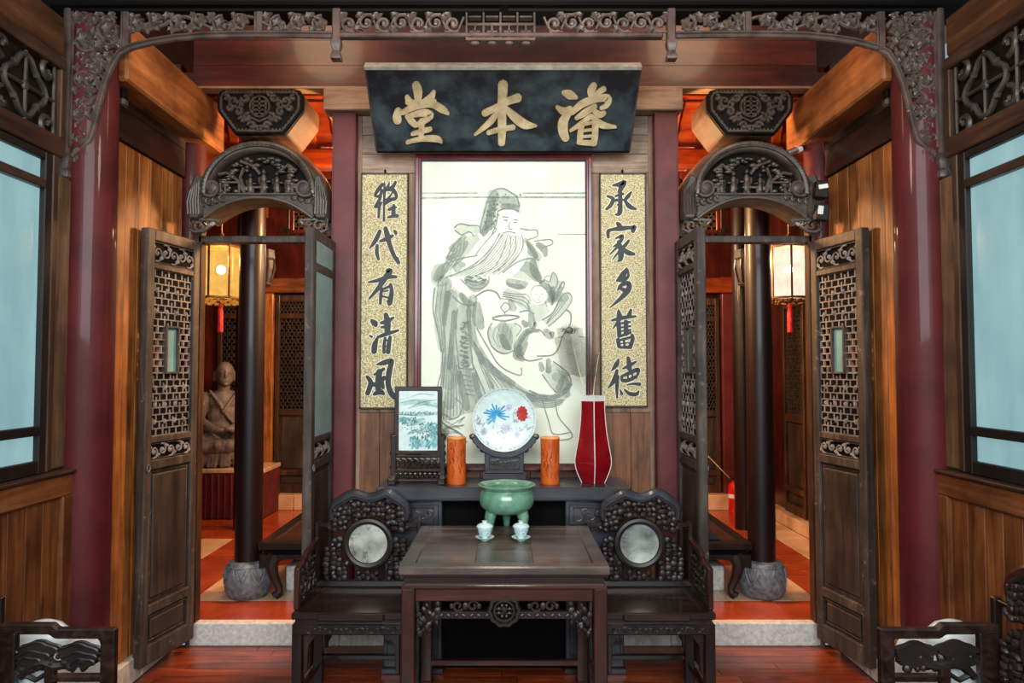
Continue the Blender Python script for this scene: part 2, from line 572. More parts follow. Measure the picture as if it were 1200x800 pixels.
M['plaque'] = plain('blue_black_plaque', (24, 32, 38), 0.42, 0.15, 0.3, 7.0, c2=(72, 88, 94), lo=0.4, hi=0.75)
M['gilt'] = plain('faded_gilt', (168, 146, 108), 0.5, 0.0, 0.2, 14.0, c2=(208, 190, 152), metal=0.0)
M['giltedge'] = plain('dark_gilt_groove', (52, 42, 30), 0.6)
M['litedge'] = plain('lit_plaque_edge', (196, 196, 188), 0.5, 0, 0.1, 20)  # light falling on the plaque's top edge, painted in as near white
M['frame'] = wood('red_picture_frame', ((84, 14, 24), (124, 30, 42), (150, 54, 64)), 'Z', 8, 0.3, 0.5, 0.03, 0.02)
M['framedark'] = plain('dark_inner_moulding', (30, 20, 20), 0.4)

M['brownbeam'] = wood('brown_roof_beam', ((52, 28, 14), (98, 60, 34), (130, 86, 54)), 'Y', 10, 0.5, 0.05, 0.1, 0.1)
# ================================================================== floors
fb = struct('floor', MB().box(-2.35, 2.35, 0.4, 4.33, -0.06, -0.004), M['darkbeam'], label='floor of narrow glossy red floorboards')
pm = {}
row_w = 0.088
y = 0.4
r = 0
while y < 4.32:
    x = -2.3 - RND.uniform(0.0, 0.8)
    y1 = min(y + row_w, 4.328)
    while x < 2.3:
        ln = RND.choice((0.9, 1.05, 1.2))
        a, b = max(x, -2.3), min(x + ln, 2.3)
        if b - a > 0.05:
            k = round(b - a, 3)
            if k not in pm:
                o = obj('floor_plank', MB().box(-k / 2 + 0.0012, k / 2 - 0.0012, -row_w / 2 + 0.0012, row_w / 2 - 0.0012, -0.012, 0.0), M['floor'], None, 0.0012)
                pm[k] = o.data
                o.parent = fb
                o.location = ((a + b) / 2, y + row_w / 2, 0)
            else:
                piece('floor_plank', pm[k], fb, ((a + b) / 2, y + row_w / 2, 0), None, None)
        x += ln
    y += row_w
    r += 1

# granite kerb under the screen wall and stone plinths under the side walls
kb = frame('trim_1', (0, 4.42, 0), 'pale granite kerb at the foot of the screen wall')
for x0, x1 in ((-1.93, -1.0), (-1.0, 0.0), (0.0, 1.0), (1.0, 1.93)):
    obj('kerb_stone', MB().box(x0 + 0.002, x1 - 0.002, 4.335, 4.40, 0.0, 0.137), M['kerb'], kb, 0.006)
for s, n in ((-1, 'trim_2'), (1, 'trim_3')):
    pl = frame(n, (s * 2.0, 3.9, 0), 'white stone plinth along the plank wall')
    for y0, y1 in ((3.5, 3.92), (3.92, 4.34)):
        obj('plinth_stone', MB().box(min(s * 1.97, s * 2.12), max(s * 1.97, s * 2.12), y0 + 0.002, y1 - 0.002, 0.0, 0.135), M['plinth'], pl, 0.008)

# rear room floor: red tiles with cream slabs
fr = struct('floor_rear', MB().box(-3.7, 3.0, 4.402, 8.2, 0.04, 0.118), M['darkbeam'], label='rear room floor of red tiles and cream slabs')
def slabs(name, mat, x0, x1, y0, y1, nx, ny):
    for i in range(nx):
        for j in range(ny):
            a0, a1 = x0 + (x1 - x0) * i / nx, x0 + (x1 - x0) * (i + 1) / nx
            b0, b1 = y0 + (y1 - y0) * j / ny, y0 + (y1 - y0) * (j + 1) / ny
            obj(name, MB().box(a0 + 0.0015, a1 - 0.0015, b0 + 0.0015, b1 - 0.0015, 0.10, 0.13), mat, fr, 0.002)
slabs('red_tile', M['tile'], -3.7, 3.0, 4.402, 4.77, 11, 1)
for s in (-1, 1):
    a = sorted((s * 0.3, s * 2.08))
    slabs('cream_slab', M['cream'], a[0], a[1], 4.77, 5.62, 3, 1)
    slabs('red_tile', M['tile'], a[0], a[1], 5.62, 8.2, 3, 4)
    a = sorted((s * 2.08, s * 2.46))
    slabs('red_tile', M['tile'], a[0], a[1], 4.77, 8.2, 1, 6)
slabs('red_tile', M['tile'], -0.3, 0.3, 4.77, 8.2, 1, 6)
slabs('cream_slab', M['cream'], -3.7, -2.46, 4.77, 6.5, 2, 3)
slabs('red_tile', M['tile'], -3.7, -2.46, 6.5, 8.2, 2, 3)
slabs('cream_slab', M['cream'], 2.46, 2.74, 4.77, 8.2, 1, 6)
slabs('red_tile', M['tile'], 2.74, 3.0, 4.77, 8.2, 1, 6)

# ================================================================== screen wall with the painting
wb = struct('wall_back', MB().box(-0.93, 0.93, 4.375, 4.40, 0.137, 3.24), M['black'], label='timber screen wall behind the altar table')
for i in range(3):
    z0 = 2.875 + i * 0.12
    obj('board', MB().box(-0.92, 0.92, 4.352, 4.376, z0 + 0.0015, z0 + 0.1185), M['greyboard'], wb, 0.002)
n = 12
for i in range(n):
    x0 = -0.92 + 1.84 * i / n
    x1 = -0.92 + 1.84 * (i + 1) / n
    obj('upright_board', MB().box(x0 + 0.001, x1 - 0.001, 4.352, 4.376, 1.40, 2.873), M['greyboard_v'], wb, 0.002)
    obj('upright_board', MB().box(x0 + 0.001, x1 - 0.001, 4.352, 4.376, 0.14, 1.398), M['brownboard_v'], wb, 0.002)
# thin cover strips at both ends
for s in (-1, 1):
    obj('cover_strip', MB().box(min(s * 0.885, s * 0.91), max(s * 0.885, s * 0.91), 4.345, 4.352, 0.14, 3.23), M['greyboard_v'], wb, 0.003)

for s, side in ((-1, 'left'), (1, 'right')):
    p = thing('square_post', 'square worn maroon post %s of the painting and couplets' % side, 'post', (s * 0.985, 4.35, 0.137))
    obj('shaft', MB().box(s * 0.985 - 0.072, s * 0.985 + 0.072, 4.285, 4.43, 0.137, 3.235), M['redpost'], p, 0.006)
    for e in (-1, 1):
        obj('edge_bead', MB().box(s * 0.985 + e * 0.066 - 0.005, s * 0.985 + e * 0.066 + 0.005, 4.281, 4.287, 0.137, 3.235), M['redpost'], p, 0.002)

lt = obj('lintel_beam', MB().box(-1.105, 1.08, 4.25, 4.44, 3.237, 3.378), M['lintel'], None, 0.005, origin=(0, 4.35, 3.237))
tag(lt, 'pale unpainted lintel beam lying across the two square posts', 'beam')

lb = thing('lacquer_board', 'wide glossy dark red lacquered board above the plaque', 'board', (0, 4.33, 3.37))
for i, (z0, z1) in enumerate(((3.386, 3.54), (3.541, 3.70), (3.701, 3.84))):
    obj('board', MB().box(-1.93, 1.93, 4.325, 4.37, z0, z1), M['redbeam'], lb, 0.001)
obj('bottom_ledge', MB().box(-1.90, 1.90, 4.285, 4.37, 3.380, 3.396), M['lintel'], lb, 0.003)

# ================================================================== side walls beyond the columns
for s, side in ((-1, 'left'), (1, 'right')):
    def X(a, b):
        return (min(s * a, s * b), max(s * a, s * b))
    x0, x1 = X(2.03, 2.10)
    wl = struct('wall_%s_rear' % side, MB().box(x0, x1, 3.45, 4.36, 0.135, 3.40), M['black'], label='%s side wall of upright fir planks behind the red column' % side)
    ys = [3.45 + 0.91 * k / 7 for k in range(8)]
    for k in range(7):
        a, b = X(2.0, 2.03)
        obj('plank', MB().box(a, b, ys[k] + 0.001, ys[k + 1] - 0.001, 0.137, 2.845), M['plank'], wl, 0.003)
    for k in range(3):
        a, b = X(1.985, 2.03)
        z0 = 2.85 + k * 0.17
        obj('dark_board', MB().box(a, b, 3.45, 4.36, z0 + 0.001, z0 + 0.169), M['darkboard'], wl, 0.003)
    # tie beam under the roof
    a, b = X(1.85, 2.0)
    bm_ = obj('tie_beam', MB().box(a, b, 3.42, 4.62, 3.075, 3.375), M['plank_y'], None, 0.012, origin=(s * 1.92, 4.0, 3.075))
    tag(bm_, 'orange brown tie beam running back over the %s plank wall' % side, 'beam')

    # -------------------------------------------------- front side wall: wainscot, window, transom
    a, b = X(2.035, 2.10)
    wf = struct('wall_%s' % side, MB().box(a, b, 0.6, 3.30, 0.0, 1.20), M['black'], label='%s front wall with wooden wainscot' % side)
    a, b = X(2.005, 2.035)
    k = 0
    yy = 3.215
    while yy > 0.7:
        obj('wainscot_plank', MB().box(a, b, yy - 0.108, yy - 0.002, 0.04, 1.09), M['wains'], wf, 0.003)
        yy -= 0.11
    a, b = X(1.985, 2.05)
    obj('top_rail', MB().box(a, b, 0.6, 3.30, 1.09, 1.19), M['wains_y'], wf, 0.006)
    a, b = X(1.97, 2.10)
    obj('sill_ledge', MB().box(a, b, 0.6, 3.31, 1.19, 1.205), M['brownrail'], wf, 0.004)
    a, b = X(1.985, 2.05)
    obj('end_stile', MB().box(a, b, 3.215, 3.30, 0.0, 1.09), M['wains'], wf, 0.006)

    wn = frame('window_1' if s < 0 else 'window_2', (s * 2.05, 2.0, 1.21), 'frosted window in a black frame in the %s wall' % side)
    a, b = X(2.02, 2.07)
    Yr = 3.09
    yl = 1.95
    for nm, y0, y1, z0, z1 in (('frame_stile', Yr, Yr + 0.05, 1.207, 2.62), ('frame_stile', yl - 0.05, yl, 1.207, 2.62),
                               ('frame_rail', yl, Yr, 1.207, 1.265), ('frame_rail', yl, Yr, 2.585, 2.62)):
        obj(nm, MB().box(a, b, y0, y1, z0, z1), M['windowframe'], wn, 0.004)
    a2, b2 = X(2.015, 2.06)
    obj('glazing_bar', MB().box(a2, b2, yl, Yr, 2.455, 2.495), M['brownrail'], wn, 0.004)
    obj('glazing_bar', MB().box(a2, b2, yl, Yr, 1.375, 1.415), M['windowframe'], wn, 0.004)
    a3, b3 = X(2.045, 2.055)
    for z0, z1 in ((1.265, 1.375), (1.415, 2.455), (2.495, 2.585)):
        obj('pane', MB().box(a3, b3, yl, Yr, z0, z1), M['glasspane'], wn)
    # second casement nearer the door of the hall, out of view but part of the wall
    a, b = X(2.035, 2.09)
    ob = struct('wall_%s_front' % side, MB().box(a, b, 0.6, 1.90, 1.207, 3.4), M['darkboard'], label='dark boarded wall nearer the courtyard on the %s' % side)

    # rail between window and transom, corner posts
    rl = frame('trim_4' if s < 0 else 'trim_5', (s * 2.05, 2.5, 2.62), 'brown rails and posts round the %s transom' % side)
    a, b = X(2.015, 2.09)
    obj('transom_rail', MB().box(a, b, 1.9, 3.215, 2.625, 2.715), M['brownrail'], rl, 0.006)
    obj('transom_rail', MB().box(a, b, 1.9, 3.215, 3.03, 3.085), M['brownrail'], rl, 0.006)
    a, b = X(2.02, 2.09)
    obj('corner_post', MB().box(a, b, 3.142, 3.185, 1.207, 2.625), M['brownpost'], rl, 0.006)
    obj('corner_post', MB().box(a, b, 3.185, 3.22, 2.715, 3.03), M['brownpost'], rl, 0.004)
    a, b = X(2.03, 2.10)
    obj('pale_post', MB().box(a, b, 3.185, 3.30, 1.207, 2.55), M['palepost'], rl, 0.012)
    a, b = X(2.02, 2.12)
    tb = obj('wall_beam', MB().box(a, b, 0.6, 3.20, 3.09, 3.27), M['brownbeam'], None, 0.008, origin=(s * 2.05, 2.0, 3.09))
    tag(tb, 'brown beam above the carved transom on the %s wall' % side, 'beam')
    a, b = X(1.80, 2.12)
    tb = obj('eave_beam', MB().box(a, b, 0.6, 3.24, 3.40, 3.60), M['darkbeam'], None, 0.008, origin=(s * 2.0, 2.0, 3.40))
    tag(tb, 'dark eave beam high over the %s window wall' % side, 'beam')

    # carved transom lattice
    tr = thing('carved_transom', 'black carved scroll transom above the %s window' % side, 'transom', (s * 2.05, 2.6, 2.715))
    a, b = X(2.065, 2.075)
    obj('backing', MB().box(a, b, 1.9, 3.185, 2.715, 3.03), M['windowframe'], tr)
    for cyc, yc in enumerate((2.98, 2.60, 2.22)):
        zc = 2.872
        m = MB()
        xx = s * 2.045
        m.tube([(xx, yc + 0.115 * math.cos(q) * (1 + 0.16 * math.cos(4 * q)), zc + 0.115 * math.sin(q) * (1 + 0.16 * math.cos(4 * q))) for q in [2 * PI * i / 28 for i in range(28)]], 0.013, 6, True)
        m.tube([(xx, yc, zc - 0.15), (xx, yc, zc + 0.15)], 0.008, 5)
        m.tube([(xx, yc - 0.19, zc), (xx, yc + 0.19, zc)], 0.008, 5)
        m.ball((xx, yc, zc), (0.014, 0.024, 0.024), 8, 5)
        for q in range(4):
            an = PI / 4 + q * PI / 2
            m.ball((xx, yc + 0.10 * math.cos(an), zc + 0.10 * math.sin(an)), (0.014, 0.02, 0.02), 6, 4)
        for dy, dz, sg in ((-0.145, -0.115, 1), (0.145, -0.115, -1), (-0.145, 0.115, -1), (0.145, 0.115, 1)):
            m.tube([(xx, p, q) for p, q in spiral(yc + dy, zc + dz, 0.055, 0.012, PI / 2 * sg, PI / 2 * sg + sg * 4.6, 16)], 0.013, 6)
            m.ball((xx, yc + dy, zc + dz), (0.012, 0.016, 0.016), 6, 4)
        obj('scroll_rosette', m, M['lattice'], tr)
        m = MB()
        m.tube([(xx, yc + 0.19, 2.715), (xx, yc + 0.19, 3.03)], 0.008, 5)
        obj('divider', m, M['lattice'], tr)

# ================================================================== red columns
for s, side in ((-1, 'left'), (1, 'right')):
    c = thing('round_column', 'tall glossy maroon column at the front beside the %s window' % side, 'column', (s * 2.0, 3.40, 0))
    obj('shaft', MB().lathe([(0.118, 0.17), (0.117, 1.2), (0.114, 2.4), (0.110, 3.5)], 40, (s * 2.0, 3.40, 0)), M['column'], c)
    b_ = obj('stone_base', MB().lathe([(0.15, 0.0), (0.175, 0.03), (0.18, 0.08), (0.165, 0.14), (0.13, 0.17)], 32, (s * 2.0, 3.40, 0)), M['plinth'], c)
    b_['label'] = 'round white stone base'
    c = thing('rear_red_column', 'red column half hidden behind the %s arch' % side, 'column', (s * 1.985, 4.46, 0.13))
    obj('shaft', MB().lathe([(0.085, 0.13), (0.085, 1.6), (0.083, 3.45)], 28, (s * 1.985, 4.46, 0)), M['column'], c)

# ================================================================== roof over the hall
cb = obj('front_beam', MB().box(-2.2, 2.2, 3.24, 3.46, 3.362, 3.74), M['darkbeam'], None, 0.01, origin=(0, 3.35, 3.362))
tag(cb, 'black brown beam along the top of the carved frieze', 'beam')
ce = struct('ceiling', MB().box(-2.4, 2.4, 0.6, 4.40, 4.10, 4.14), M['darkbeam'], label='boarded ceiling over the hall')
for i in range(9):
    y0 = 0.6 + i * 0.42
    obj('ceiling_board', MB().box(-2.35, 2.35, y0 + 0.002, y0 + 0.418, 4.075, 4.10), M['redwood_x'], ce, 0.003)

# rear room: vault of curved rafters, purlins and boards
cr = struct('ceiling_rear', MB().box(-3.8, 3.1, 4.40, 8.3, 3.95, 4.0), M['redwood'], label='orange boarded ceiling of the rear room')
def vault(t):
    """profile in Y,Z of the curved rafters"""
    a = PI * t
    return (4.98 - 0.46 * math.cos(a), 3.34 + 0.36 * math.sin(a) ** 0.8)
prof = [vault(i / 12) for i in range(13)]
up_ = [(p[0], p[1] + 0.06) for p in prof]
m = MB().band(up_, [(p[0], p[1] + 0.045) for p in prof], -2.9, 2.9, 'YZ')
obj('vault_lining', m, M['redwood_x'], cr)
raf = None
for i in range(26):
    x = -2.5 + i * 0.2
    if raf is None:
        o = obj('rafter', MB().band([(p[0] - 4.98, p[1] + 0.05) for p in prof], [(p[0] - 4.98, p[1]) for p in prof], -0.035, 0.035, 'YZ'), M['redwood'], cr, 0.004, origin=(0, 0, 0))
        o.location = (x, 4.98, 0)
        raf = o.data
    else:
        piece('rafter', raf, cr, (x, 4.98, 0))
for yy, z0, z1, lab in ((5.44, 3.22, 3.36, 'orange red purlin at the foot of the curved rafters'), (4.50, 3.40, 3.56, 'dark red purlin just behind the lacquered board')):
    o = obj('purlin', MB().box(-2.05, 2.05, yy - 0.06, yy + 0.06, z0, z1), M['redwood_x'], cr, 0.015)
    o['label'] = lab
for i in range(10):
    x = -3.4 + i * 0.62
    obj('ceiling_joist', MB().box(x, x + 0.09, 5.52, 8.2, 3.38, 3.50), M['redwood'], cr, 0.006)
obj('ceiling_boards', MB().box(-3.8, 3.1, 5.50, 8.3, 3.50, 3.53), M['redwood_x'], cr)

# rear room walls
wr = struct('wall_rear', MB().box(-3.8, 3.1, 8.0, 8.1, 0.13, 3.6), M['redpanel'], label='far red panelled wall of the rear room')
wlr = struct('wall_rear_left', MB().box(-3.72, -3.62, 4.52, 8.0, 0.13, 3.6), M['redpanel'], label='left red wall of the rear room')
wrr = struct('wall_rear_right', MB().box(2.86, 2.94, 4.52, 8.0, 0.13, 3.6), M['redpanel'], label='right wall of the rear room')
for s, side in ((-1, 'left'), (1, 'right')):
    a, b = sorted((s * 2.06, s * (3.72 if s < 0 else 2.94)))
    struct('wall_rear_return_%s' % side, MB().box(a, b, 4.44, 4.52, 0.13, 3.6), M['redpanel'], label='short return wall of the rear room on the %s' % side)
st = frame('trim_6', (0, 7.95, 0.13), 'pale stone sill along the far wall')
for i in range(5):
    x0 = -3.6 + i * 1.29
    obj('sill_stone', MB().box(x0 + 0.003, x0 + 1.287, 7.80, 8.0, 0.13, 0.29), M['cream'], st, 0.006)
st = frame('trim_7', (2.8, 6.0, 0.13), 'pale stone sill along the right wall of the rear room')
for i in range(4):
    y0 = 4.55 + i * 0.81
    obj('sill_stone', MB().box(2.74, 2.86, y0 + 0.003, y0 + 0.807, 0.13, 0.25), M['cream'], st, 0.006)

def fret(m, u0, u1, v0, v1, place, nx, ny, t=0.006, alt=True, half=True):
    """staggered lattice of short bars; place(u0,u1,v0,v1) adds one bar"""
    du, dv = (u1 - u0) / nx, (v1 - v0) / ny
    for j in range(ny + 1):
        place(m, u0, u1, v0 + j * dv - t / 2, v0 + j * dv + t / 2) if j % 2 == 0 else None
    for j in range(ny):
        for i in range(nx + 1):
            off = (0.5 if (j % 2 and alt) else 0.0) * du
            u = u0 + i * du + off
            if u0 <= u <= u1 + 1e-6:
                place(m, u - t / 2, u + t / 2, v0 + j * dv, v0 + (j + 1) * dv)
        if j % 2:
            for i in range(nx):
                if half and (i + j) % 3:
                    place(m, u0 + i * du, u0 + (i + 0.5) * du, v0 + (j + 0.5) * dv - t / 2, v0 + (j + 0.5) * dv + t / 2)
            place(m, u0, u1, v0 + j * dv - t / 2, v0 + j * dv + t / 2)

# lattice doors of the rear room
def rear_door(name, x0, x1, y, z0, z1, label, along='X', wallx=None):
    """a closed lattice leaf; along X at depth y, or along Y at wallx from x0 to x1"""
    def BX(u0, u1, d0, d1, v0, v1):
        if along == 'X':
            return MB().box(u0, u1, y - d1, y - d0, v0, v1)
        return MB().box(wallx - d1, wallx - d0, u0, u1, v0, v1)
    d = frame(name, ((x0 + x1) / 2 if along == 'X' else wallx, y if along == 'X' else (x0 + x1) / 2, z0), label)
    w = 0.045
    obj('stile', BX(x0, x0 + w, 0, 0.05, z0, z1), M['brownpost'], d, 0.004)
    obj('stile', BX(x1 - w, x1, 0, 0.05, z0, z1), M['brownpost'], d, 0.004)
    H = z1 - z0
    cuts = [0.0, 0.04, 0.09, 0.115, 0.39, 0.42, 0.88, 0.905, 0.965, 1.0]
    for a, b in ((0, .04), (.09, .115), (.39, .42), (.88, .905), (.965, 1.0)):
        obj('rail', BX(x0 + w, x1 - w, 0, 0.045, z0 + a * H, z0 + b * H), M['brownpost'], d, 0.003)
    for a, b in ((.04, .09), (.115, .39)):
        obj('panel', BX(x0 + w, x1 - w, 0, 0.02, z0 + a * H, z0 + b * H), M['doorpanel'], d)
        obj('raised_field', BX(x0 + w + .03, x1 - w - .03, 0.02, 0.03, z0 + a * H + .02, z0 + b * H - .02), M['doorpanel'], d, 0.004)
    obj('back_panel', BX(x0 + w, x1 - w, 0.0, 0.008, z0 + .42 * H, z0 + .965 * H), M['doordark'], d)
    m = MB()
    def place(mm, a, b, c, e):
        q = BX(a, b, 0.012, 0.03, c, e)
        mm.add(q.v, q.f)
    fret(m, x0 + w, x1 - w, z0 + .42 * H, z0 + .88 * H, place, 7, 26, 0.007)
    fret(m, x0 + w, x1 - w, z0 + .905 * H, z0 + .965 * H, place, 8, 4, 0.007)
    stuff(obj('lattice', m, M['carve'], d))
    return d
rear_door('door_5', -2.575, -2.165, 7.99, 0.29, 2.50, 'brown lattice door on the far wall seen through the left doorway')
rear_door('door_6', -3.22, -2.76, 7.99, 0.29, 2.50, 'dark lattice door on the far wall behind the stone statue')
rear_door('door_7', 2.06, 2.40, 7.99, 0.29, 2.46, 'brown lattice door on the far wall seen through the right doorway')
for i, (a, b) in enumerate(((5.05, 5.55), (5.60, 6.10), (6.15, 6.65), (6.70, 7.20))):
    rear_door('door_%d' % (8 + i), a, b, 0, 0.25, 2.55, ('nearest', 'second nearest', 'third nearest', 'farthest')[i] + ' dark lattice door leaf along the right wall of the rear room', 'Y', 2.86)
for x0, x1, z0, z1, lab in ((-2.745, -2.59, 0.13, 2.66, 'orange fir post on the far wall between two lattice doors'), (2.42, 2.58, 0.13, 2.7, 'red post on the far wall beside the right lattice door')):
    o = obj('far_post', MB().box(x0, x1, 7.90, 8.0, z0, z1), M['plank'] if x0 < 0 else M['redpost'], None, 0.008, origin=((x0 + x1) / 2, 7.95, z0))
    tag(o, lab, 'post')
for x0, x1, lab in ((-3.6, -1.2, 'orange brown header beam over the lattice doors at the far left'), (1.2, 2.85, 'red header beam over the lattice door at the far right')):
    o = obj('header_beam', MB().box(x0, x1, 7.86, 8.0, 2.515, 2.68), M['plank_h'] if x0 < 0 else M['redwood_x'], None, 0.01, origin=((x0 + x1) / 2, 7.95, 2.515))
    tag(o, lab, 'beam')
# ================================================================== open door leaves
def door_leaf(name, hinge, rot, style, label):
    """leaf built along +X from the hinge, then turned about it"""
    d = frame(name, (0, 0, 0.075), label)
    W, T, z0, z1 = 0.455, 0.052, 0.075, 2.432
    H = z1 - z0
    def Z(f):
        return z1 - f * H
    w = 0.055
    obj('hinge_stile', MB().box(0, w, -T / 2, T / 2, z0, z1), M['door'], d, 0.005)
    obj('lock_stile', MB().box(W - w, W, -T / 2, T / 2, z0, z1), M['door'], d, 0.005)
    for a, b in ((0, .026), (.078, .092), (.482, .497), (.537, .558), (.866, .888), (.957, 1.0)):
        obj('rail', MB().box(w, W - w, -T / 2, T / 2, Z(b), Z(a)), M['door'], d, 0.004)
    for a, b in ((.558, .866), (.888, .957)):
        obj('panel', MB().box(w, W - w, -0.008, 0.008, Z(b), Z(a)), M['doorpanel'], d)
        for e in (-1, 1):
            obj('raised_field', MB().box(w + .03, W - w - .03, min(e * .006, e * .017), max(e * .006, e * .017), Z(b) + .03, Z(a) - .03), M['doorpanel'], d, 0.006)
            m = MB()
            m.tube([(w + .02, e * .010, Z(b) + .018), (W - w - .02, e * .010, Z(b) + .018), (W - w - .02, e * .010, Z(a) - .018), (w + .02, e * .010, Z(a) - .018)], 0.005, 5, True)
            obj('panel_bead', m, M['door'], d)
    # small carved panels
    rr = random.Random(5)
    for a, b in ((.026, .078), (.497, .537)):
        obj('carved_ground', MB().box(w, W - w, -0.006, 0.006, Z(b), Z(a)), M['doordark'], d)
        for e in (-1, 1):
            m = MB()
            zc = (Z(a) + Z(b)) / 2
            hh = (Z(a) - Z(b)) / 2
            nsp = 5
            for i in range(nsp):
                xc = w + (W - 2 * w) * (i + .5) / nsp
                sg = 1 if i % 2 else -1
                m.tube([(p, e * .014, q) for p, q in spiral(xc, zc + sg * hh * .1, hh * .75, 0.006, sg * 1.2, sg * 1.2 + sg * 7.0, 18)], 0.0055, 5)
                m.ball((xc, e * .012, zc + sg * hh * .1), (.012, .012, .012), 6, 4)
                m.ball((xc + .03, e * .012, zc - sg * hh * .45), (.014, .01, .010), 6, 4)
                m.ball((xc - .03, e * .012, zc + sg * hh * .5), (.012, .01, .012), 6, 4)
            obj('carved_scrolls', m, M['doorlattice'], d)
            m = MB().tube([(w + .006, e * .014, Z(b) + .006), (W - w - .006, e * .014, Z(b) + .006), (W - w - .006, e * .014, Z(a) - .006), (w + .006, e * .014, Z(a) - .006)], 0.005, 5, True)
            obj('panel_bead', m, M['door'], d)
    # lattice with a small clear pane
    m = MB()
    def place(mm, a, b, c, e_):
        mm.box(a, b, -0.007, 0.007, c, e_)
    pa, pb = (.225, .335)
    px0, px1 = W * .5 - .052, W * .5 + .052
    fret(m, w, W - w, Z(pa), Z(.092), place, 6, 8, 0.0065, True, half=False)
    fret(m, w, W - w, Z(.482), Z(pb), place, 6, 9, 0.0065, True, half=False)
    fret(m, w, px0, Z(pb), Z(pa), place, 2, 7, 0.008, True, half=False)
    fret(m, px1, W - w, Z(pb), Z(pa), place, 2, 7, 0.008, True, half=False)
    for i in range(5):
        zc = Z(.12 + .02 * i)
    for zc in (Z(.14), Z(.19), Z(.37), Z(.41), Z(.45)):
        for i in range(4):
            xc = w + (W - 2 * w) * (i + .5) / 4
            m.ball((xc, 0, zc), (.010, .018, .016), 6, 4)
    for (va, vb, ny_) in ((Z(pa), Z(.092), 8), (Z(.482), Z(pb), 9)):
        du, dv = (W - 2 * w) / 6, (vb - va) / ny_
        for j in range(ny_):
            for i in range(6):
                if (i * 2 + j) % 3 == 0:
                    uu = w + du * (i + (.5 if j % 2 == 0 else .0))
                    if uu > w + .01:
                        place(m, uu - .003, uu + .003, va + dv * j, va + dv * (j + .55))
    stuff(obj('lattice', m, M['doorlattice'], d))
    m = MB()
    for a in (px0, px1):
        m.box(a - .006, a + .006, -.022, .022, Z(pb), Z(pa))
    for b in (Z(pb), Z(pa)):
        m.box(px0 - .006, px1 + .006, -.022, .022, b - .006, b + .006)
    obj('pane_frame', m, M['door'], d, 0.002)
    obj('pane', MB().box(px0 + .006, px1 - .006, -.003, .003, Z(pb) + .006, Z(pa) - .006), M['doorglass'], d)
    if style == 'glass':
        obj('back_glass', MB().box(w, W - w, .019, .023, Z(.482), Z(.092)), M['doorglass'], d)
        obj('glazing_bar', MB().box(w, W - w, .018, .028, Z(.098), Z(.088)), M['door'], d)
        obj('back_glass', MB().box(w, W - w, .019, .023, Z(.078), Z(.026)), M['doorglass'], d)
    else:
        obj('lattice_backing', MB().box(w, W - w, -.002, .002, Z(pa), Z(.092)), M['doordark'], d)
        obj('lattice_backing', MB().box(w, W - w, -.002, .002, Z(.482), Z(pb)), M['doordark'], d)
    # pivot pin and ring pull
    obj('pivot', MB().lathe([(.012, -.05), (.012, 0)], 10, (0.02, 0, z0)), M['door'], d)
    obj('ring_pull', MB().tube([(W - .028 + .014 * math.cos(q), T / 2 + .004, 1.13 + .018 * math.sin(q)) for q in [2 * PI * i / 12 for i in range(12)]], .003, 5, True), M['doorlattice'], d)
    d.location = (hinge[0], hinge[1], 0.075)
    d.rotation_euler = (0, 0, rot)
    return d
door_leaf('door_1', (-1.868, 4.272), math.radians(-101), 'lattice', 'grey brown lattice door leaf swung open against the left plank wall')
door_leaf('door_2', (-1.052, 4.272), math.radians(-91), 'glass', 'lattice door leaf backed with pale glass, open beside the left square post')
door_leaf('door_3', (1.052, 4.272), math.radians(-89), 'lattice', 'lattice door leaf standing edge on beside the right square post')
door_leaf('door_4', (1.868, 4.272), math.radians(-79), 'lattice', 'grey brown lattice door leaf swung open against the right plank wall')

for s, side in ((-1, 'left'), (1, 'right')):
    df = frame('trim_8' if s < 0 else 'trim_9', (s * 1.48, 4.38, 0.137), 'door frame of the %s doorway' % side)
    a, b = sorted((s * 1.06, s * 1.885))
    obj('head_rail', MB().box(a, b, 4.33, 4.40, 2.440, 2.482), M['door'], df, 0.004)
    for xx in (1.085, 1.885):
        obj('jamb', MB().box(s * xx - .022, s * xx + .022, 4.33, 4.40, 0.137, 2.60), M['brownpost'], df, 0.004)

